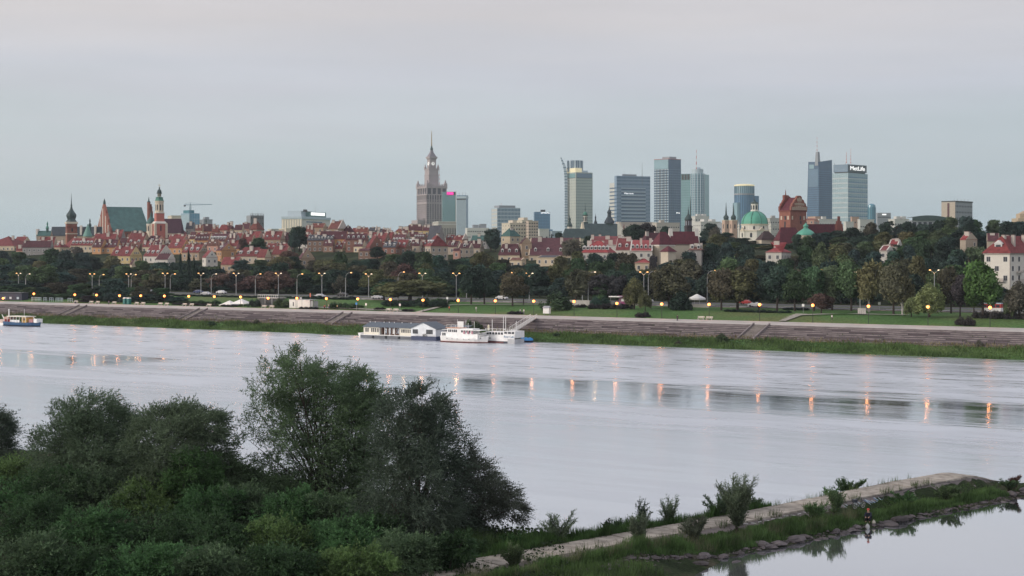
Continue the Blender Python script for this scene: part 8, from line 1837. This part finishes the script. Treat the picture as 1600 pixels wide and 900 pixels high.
# grass of the spur
def blades(name, lab, n, uf, vf, hf, w, col, lean=.22, clump=None):
    u = uf(n); v = vf(n); P = A0 + np.outer(u, UD) + np.outer(v - np.maximum(0, 14 - u) * .12 * (v < -1), VD); Z = near_z(P[:, 0], P[:, 1]); h = hf(u, v) * rng.uniform(.55, 1.25, n); ok = (h > .06) & (Z > -.1); P, Z, h = P[ok], Z[ok], h[ok]; m_ = len(h)
    a = rng.uniform(0, 6.28, m_); U_ = np.stack([np.cos(a), np.sin(a), np.zeros(m_)], 1) * (w * rng.uniform(.6, 1.4, m_))[:, None] / 2; B = np.column_stack([P, Z - .04]); T_ = B + np.stack([rng.normal(0, lean, m_) * h, rng.normal(0, lean, m_) * h, h], 1)
    o = quads(name, np.stack([B - U_, B + U_, T_ + U_ * .15, T_ - U_ * .15], axis=1), M_NLEAF, col=col); tag(o, lab, 'grass', kind='stuff')
cl2 = lambda u, v: np.clip(.55 + .5 * np.sin(u * .9 + 2 * np.sin(v * 1.3)) * np.sin(u * .37 + v), .08, 1.2)
blades('grass', 'tall green grass on the lagoon side of the spur', 60000, lambda n: rng.uniform(-8, 66, n), lambda n: rng.uniform(-4.7, -1.0, n), lambda u, v: (.30 + .8 * cl2(u, v)) * np.where(v > -2.2, .30, 1) * np.where((v > -3.0) & (u < 30), .7, 1) * np.where((u > 38) & (v > -3.6), .38, 1) * np.where(v < -4.1, .5, 1), .07, (.095, .165, .055))
blades('grass', 'seeding straw green grass in patches on the spur', 15000, lambda n: rng.uniform(-6, 64, n), lambda n: rng.uniform(-4.4, -1.6, n), lambda u, v: 1.0 * (cl2(u + 3, v + 1) > .62) * (u < 44) * (v < -2.4), .035, (.15, .16, .09))
blades('grass', 'low green strip of plants on the river side of the spur', 34000, lambda n: rng.uniform(-10, 38, n), lambda n: rng.uniform(2.6, 4.4, n), lambda u, v: (.5 + .8 * cl2(u, v)), .08, (.075, .145, .045))
blades('grass', 'grass and weeds on the stony tip of the spur', 9000, lambda n: rng.uniform(66, 95, n), lambda n: rng.uniform(-4.2, 2.5, n), lambda u, v: .45 * cl2(u, v) * (cl2(u * .7, v) > .45), .06, (.08, .13, .05))
blades('grass', 'thin grass tufts creeping over the edges of the spur crest', 5000, lambda n: rng.uniform(-6, 60, n), lambda n: np.where(rng.random(n) < .6, rng.normal(-.45, .12, n), rng.normal(2.5, .15, n)), lambda u, v: .75 * (cl2(u * 2.1, v * .3) > .6), .05, (.09, .13, .05))
blades('grass', 'grass at the root of the spur beside the near trees', 26000, lambda n: rng.uniform(-12, 12, n), lambda n: rng.uniform(-9, 12, n), lambda u, v: (.3 + .6 * cl2(u, v)) * np.where((v > -.7) & (v < 2.8) & (u > -5.5), 0, 1) * np.where((v > -2.6) & (v < 0), .35, 1), .05, (.08, .135, .045))
def spur_shrub(u, v, h, w, n, col, lab, name='willow_shrub', leaf=.13, lw=.045, stems=14, seed=0, k=7):
    x, y = uv(u, v); g = np.random.default_rng(seed + 500); q = random.Random(seed); z = nz(x, y); root = thing(name, lab, 'shrub', (x, y, z)); mb = MB(); P, D = [], []; col = tuple(c * 2.0 for c in col)
    for i in range(stems):
        a = q.uniform(0, 6.28); rr = w / 2 * q.uniform(.2, 1); tip = Vector((rr * math.cos(a), rr * math.sin(a) * .8, h * q.uniform(.6, 1.25))); mid = tip * .5 + Vector((-tip.x * .12, -tip.y * .12, .1)); mb.tube([(q.uniform(-.1, .1), q.uniform(-.1, .1), -.1), mid, tip], [.025, .018, .006], 4)
        for j in range(int(n / stems)):
            f = q.uniform(.15, 1.0); p = mid.lerp(tip, (f - .5) * 2) if f > .5 else Vector((0, 0, 0)).lerp(mid, f * 2); P.append(tuple(p)); D.append((q.gauss(0, .35) + tip.x * .4 + .15, q.gauss(0, .35) + tip.y * .4, q.uniform(.5, 1.2)))
    quads('foliage', streams(np.array(P), np.array(D), k, .32 * h / 2 + .1, leaf, lw, .1, g, .45), M_NLEAF, root, col=col); mb.build('stems', M_NB, root); return root
GS = (.085, .115, .070)
SH = [(12.2, 3.4, 1.9, 3.0, 420, GS, 'grey green willow shrub on the spur nearest the overhanging tree'), (18.2, 3.6, 1.0, 1.6, 120, (.03, .05, .025), 'small dark shrub left of the leafy stalk on the spur'), (21.6, 3.3, 2.0, 1.0, 110, (.025, .04, .022), 'tall dark leafy stalk rising above the spur plants'), (25.2, 3.5, 1.9, 2.1, 330, GS, 'feathery grey green shrub standing alone beyond the leafy stalk'), (31.0, 3.0, 1.5, 2.6, 340, (.05, .075, .045), 'low dense green shrub on the river side of the crest'),
      (28.0, -1.5, 3.1, 3.0, 760, (.070, .090, .056), 'largest grey green willow shrub leaning over the spur crest'), (33.2, 3.3, 2.0, 2.4, 420, (.058, .078, .048), 'upright willow shrub behind the crest, right of the largest one'), (35.5, 3.4, 1.3, 2.0, 200, (.045, .07, .035), 'last low green shrub before the bare crest'), (22.0, -2.2, 1.6, 2.4, 300, (.055, .065, .045), 'dull shrub over the crest edge left of the largest one'),
      (41.0, -1.9, 1.7, 1.6, 200, (.055, .085, .04), 'slim green weed shrub by the parked bicycle'), (51.0, 3.6, 1.3, 3.4, 300, (.040, .070, .030), 'dark weedy shrub behind the crest near its far end'), (47.6, 3.4, .8, 1.6, 120, (.04, .085, .025), 'small bright plant behind the crest'), (8.0, 4.0, 1.0, 2.0, 160, (.035, .075, .026), 'bright green leafy plant at the water below the overhanging tree'), (4.5, 3.8, 1.1, 2.2, 160, (.032, .06, .024), 'leafy plant at the root of the crest'),
      (3.0, -1.6, 1.5, 1.6, 200, (.06, .085, .04), 'yellowish green stems at the near edge of the crest'), (15.5, -2.2, 2.0, 1.6, 320, (.06, .075, .05), 'tall straw grey clump of weeds on the lagoon side'), (68.5, -3.4, .9, 1.4, 110, (.07, .04, .035), 'reddish weed on the stony tip'), (67.0, -3.7, .8, 1.8, 140, (.035, .06, .028), 'dark green weed on the stony tip'), (37.5, -2.4, 1.2, 2.2, 200, (.05, .085, .035), 'green weed clump left of the bicycle'), (50.0, -3.0, 1.0, 2.4, 260, (.04, .08, .03), 'deep green clump below the graffiti'), (57, -3.0, .9, 3.0, 260, (.05, .075, .035), 'spreading green clump below the far end of the wall')]
for i, a in enumerate(SH): spur_shrub(a[0], a[1], a[2] * 1.15, a[3] * 1.15, int(a[4] * 3.2), *a[5:], seed=i, stems=22, leaf=.15, lw=.045 if a[5] == GS else .07)
# ------------------------------------------------------------------ angler and bicycle
us, vs2 = 43.2, -4.0
x, y = Xp(1357, 135.2), 135.2; z = nz(x, y)
root = thing('person', 'person in dark clothes and red cap crouching on the stones by the still water', 'person', (x, y, z + .02), R(-25))
V = [(0, .12, .34), (0, .10, .55), (0, -.02, .82), (0, -.06, .92), (0, -.10, 1.03), (0, -.11, 1.10), (.19, -.04, .80), (.27, -.22, .60), (.16, -.46, .52), (.12, -.55, .50), (-.19, -.04, .80), (-.27, -.20, .58), (-.16, -.44, .50), (-.12, -.53, .48), (.11, .08, .32), (.17, -.34, .52), (.16, -.24, .10), (.17, -.42, .05), (-.11, .08, .32), (-.17, -.32, .50), (-.16, -.22, .10), (-.17, -.40, .05)]
E = [(0, 1), (1, 2), (2, 3), (3, 4), (4, 5), (2, 6), (6, 7), (7, 8), (8, 9), (2, 10), (10, 11), (11, 12), (12, 13), (0, 14), (14, 15), (15, 16), (16, 17), (0, 18), (18, 19), (19, 20), (20, 21)]
Rr = [.16, .16, .16, .055, .09, .085, .07, .05, .038, .035, .07, .05, .038, .035, .10, .07, .05, .045, .10, .07, .05, .045]
place(skin_mesh('body', V, E, Rr, M_SKIN, 2), 'body', root)
co = [0, 1, 2, 6, 7, 8, 10, 11, 12]; mm = {k: i for i, k in enumerate(co)}; place(skin_mesh('jacket', [V[k] for k in co], [(mm[a], mm[b]) for a, b in E if a in mm and b in mm], [Rr[k] + .035 for k in co], M_CLOTH, 2), 'jacket', root, col=(.012, .016, .03))
tr = [0, 14, 15, 16, 18, 19, 20]; mm = {k: i for i, k in enumerate(tr)}; place(skin_mesh('trousers', [V[k] for k in tr], [(mm[a], mm[b]) for a, b in E if a in mm and b in mm], [Rr[k] + .03 for k in tr], M_CLOTH, 2), 'trousers', root, col=(.018, .018, .024))
MB().lathe([(.125, 1.08), (.13, 1.14), (.10, 1.20), (.03, 1.23)], 12, 0, -.10).box(-.07, .07, -.30, -.16, 1.09, 1.11).build('cap', mat('red_cap', (.45, .06, .05), .8), root)
for q in (-1, 1): MB().box(q * .12 - .05, q * .12 + .05, -.60, -.54, .45, .53).build('cuff', M_SKIN, root)
for lab, px, Y, r, c in (('white carrier bag on the stones at the crouching person\'s feet', 1355.5, 133.6, .2, (.42, .42, .42)), ('pale beige bag beside the crouching person', 1365, 135, .18, (.5, .48, .4))):
    x2 = Xp(px, Y); root2 = thing('bag', lab, 'bag', (x2, Y, nz(x2, Y))); MB().lathe([(r * .8, -.05), (r, r * .5), (r * .8, r * 1.3), (r * .3, r * 1.7)], 9).build('sack', mat('bag_' + ('white' if r > .19 else 'beige'), c, .7), root2); MB().tube([(-r * .3, 0, r * 1.6), (0, 0, r * 2.2), (r * .3, 0, r * 1.6)], .02, 5).build('handle', MATS['bag_' + ('white' if r > .19 else 'beige')], root2)
Yb_ = 139.0; x = Xp(1342, Yb_); root = thing('bicycle', 'dark bicycle leaning at the foot of the spur wall behind the crouching person', 'bicycle', (x, Yb_, nz(x, Yb_)), R(35))
M_FR = mat('bike_frame', (.03, .035, .05), .4); M_SPK = mat('bike_white', (.6, .6, .62), .4)
def ring_tube(cx, r, rad, m, nm, par):
    pts = [(cx + r * math.cos(2 * math.pi * k / 20), 0, .34 + r * math.sin(2 * math.pi * k / 20)) for k in range(21)]; return MB().tube(pts, rad, 5).build(nm, m, par)
for cx_ in (-.52, .52):
    w_ = ring_tube(cx_, .33, .028, M_TYRE, 'wheel', root); ring_tube(cx_, .30, .014, M_SPK, 'rim', w_)
    mb = MB()
    for k in range(8): a = math.pi * k / 8; mb.tube([(cx_ - .3 * math.cos(a), 0, .34 - .3 * math.sin(a)), (cx_ + .3 * math.cos(a), 0, .34 + .3 * math.sin(a))], .004, 3)
    mb.build('spokes', M_SPK, w_, kind='stuff')
MB().tube([(-.52, 0, .34), (-.05, 0, .32), (.38, 0, .82), (-.18, 0, .85), (-.05, 0, .32)], .022, 6).tube([(-.52, 0, .34), (-.18, 0, .85)], .018, 6).build('frame', M_FR, root); MB().tube([(.52, 0, .34), (.36, 0, .95)], .02, 6).build('fork', M_FR, root)
MB().tube([(.30, -.26, .98), (.36, 0, .97), (.30, .26, .98)], .016, 6).build('handlebar', M_FR, root); MB().box(-.30, -.06, -.07, .07, .93, .99).build('saddle', M_DKM, root); MB().tube([(-.18, 0, .85), (-.19, 0, .94)], .014, 5).build('seat_post', M_FR, root); MB().box(-.72, -.35, -.16, .16, .62, .90).build('pannier', M_FR, root)
# ------------------------------------------------------------------ the air
hz = MB().box(-2600, 2600, -40, 4300, -7, 285)
m = bpy.data.materials.new('haze_air'); m.use_nodes = True; n = m.node_tree.nodes; n.clear()
o_ = n.new('ShaderNodeOutputMaterial'); v_ = n.new('ShaderNodeVolumePrincipled'); v_.inputs['Color'].default_value = (.80, .88, .95, 1); v_.inputs['Density'].default_value = HAZE; v_.inputs['Anisotropy'].default_value = 0.2
m.node_tree.links.new(v_.outputs[0], o_.inputs['Volume'])
haze = hz.build('haze', m); haze['kind'] = 'stuff'; haze['label'] = 'thin evening haze over the river and the city'
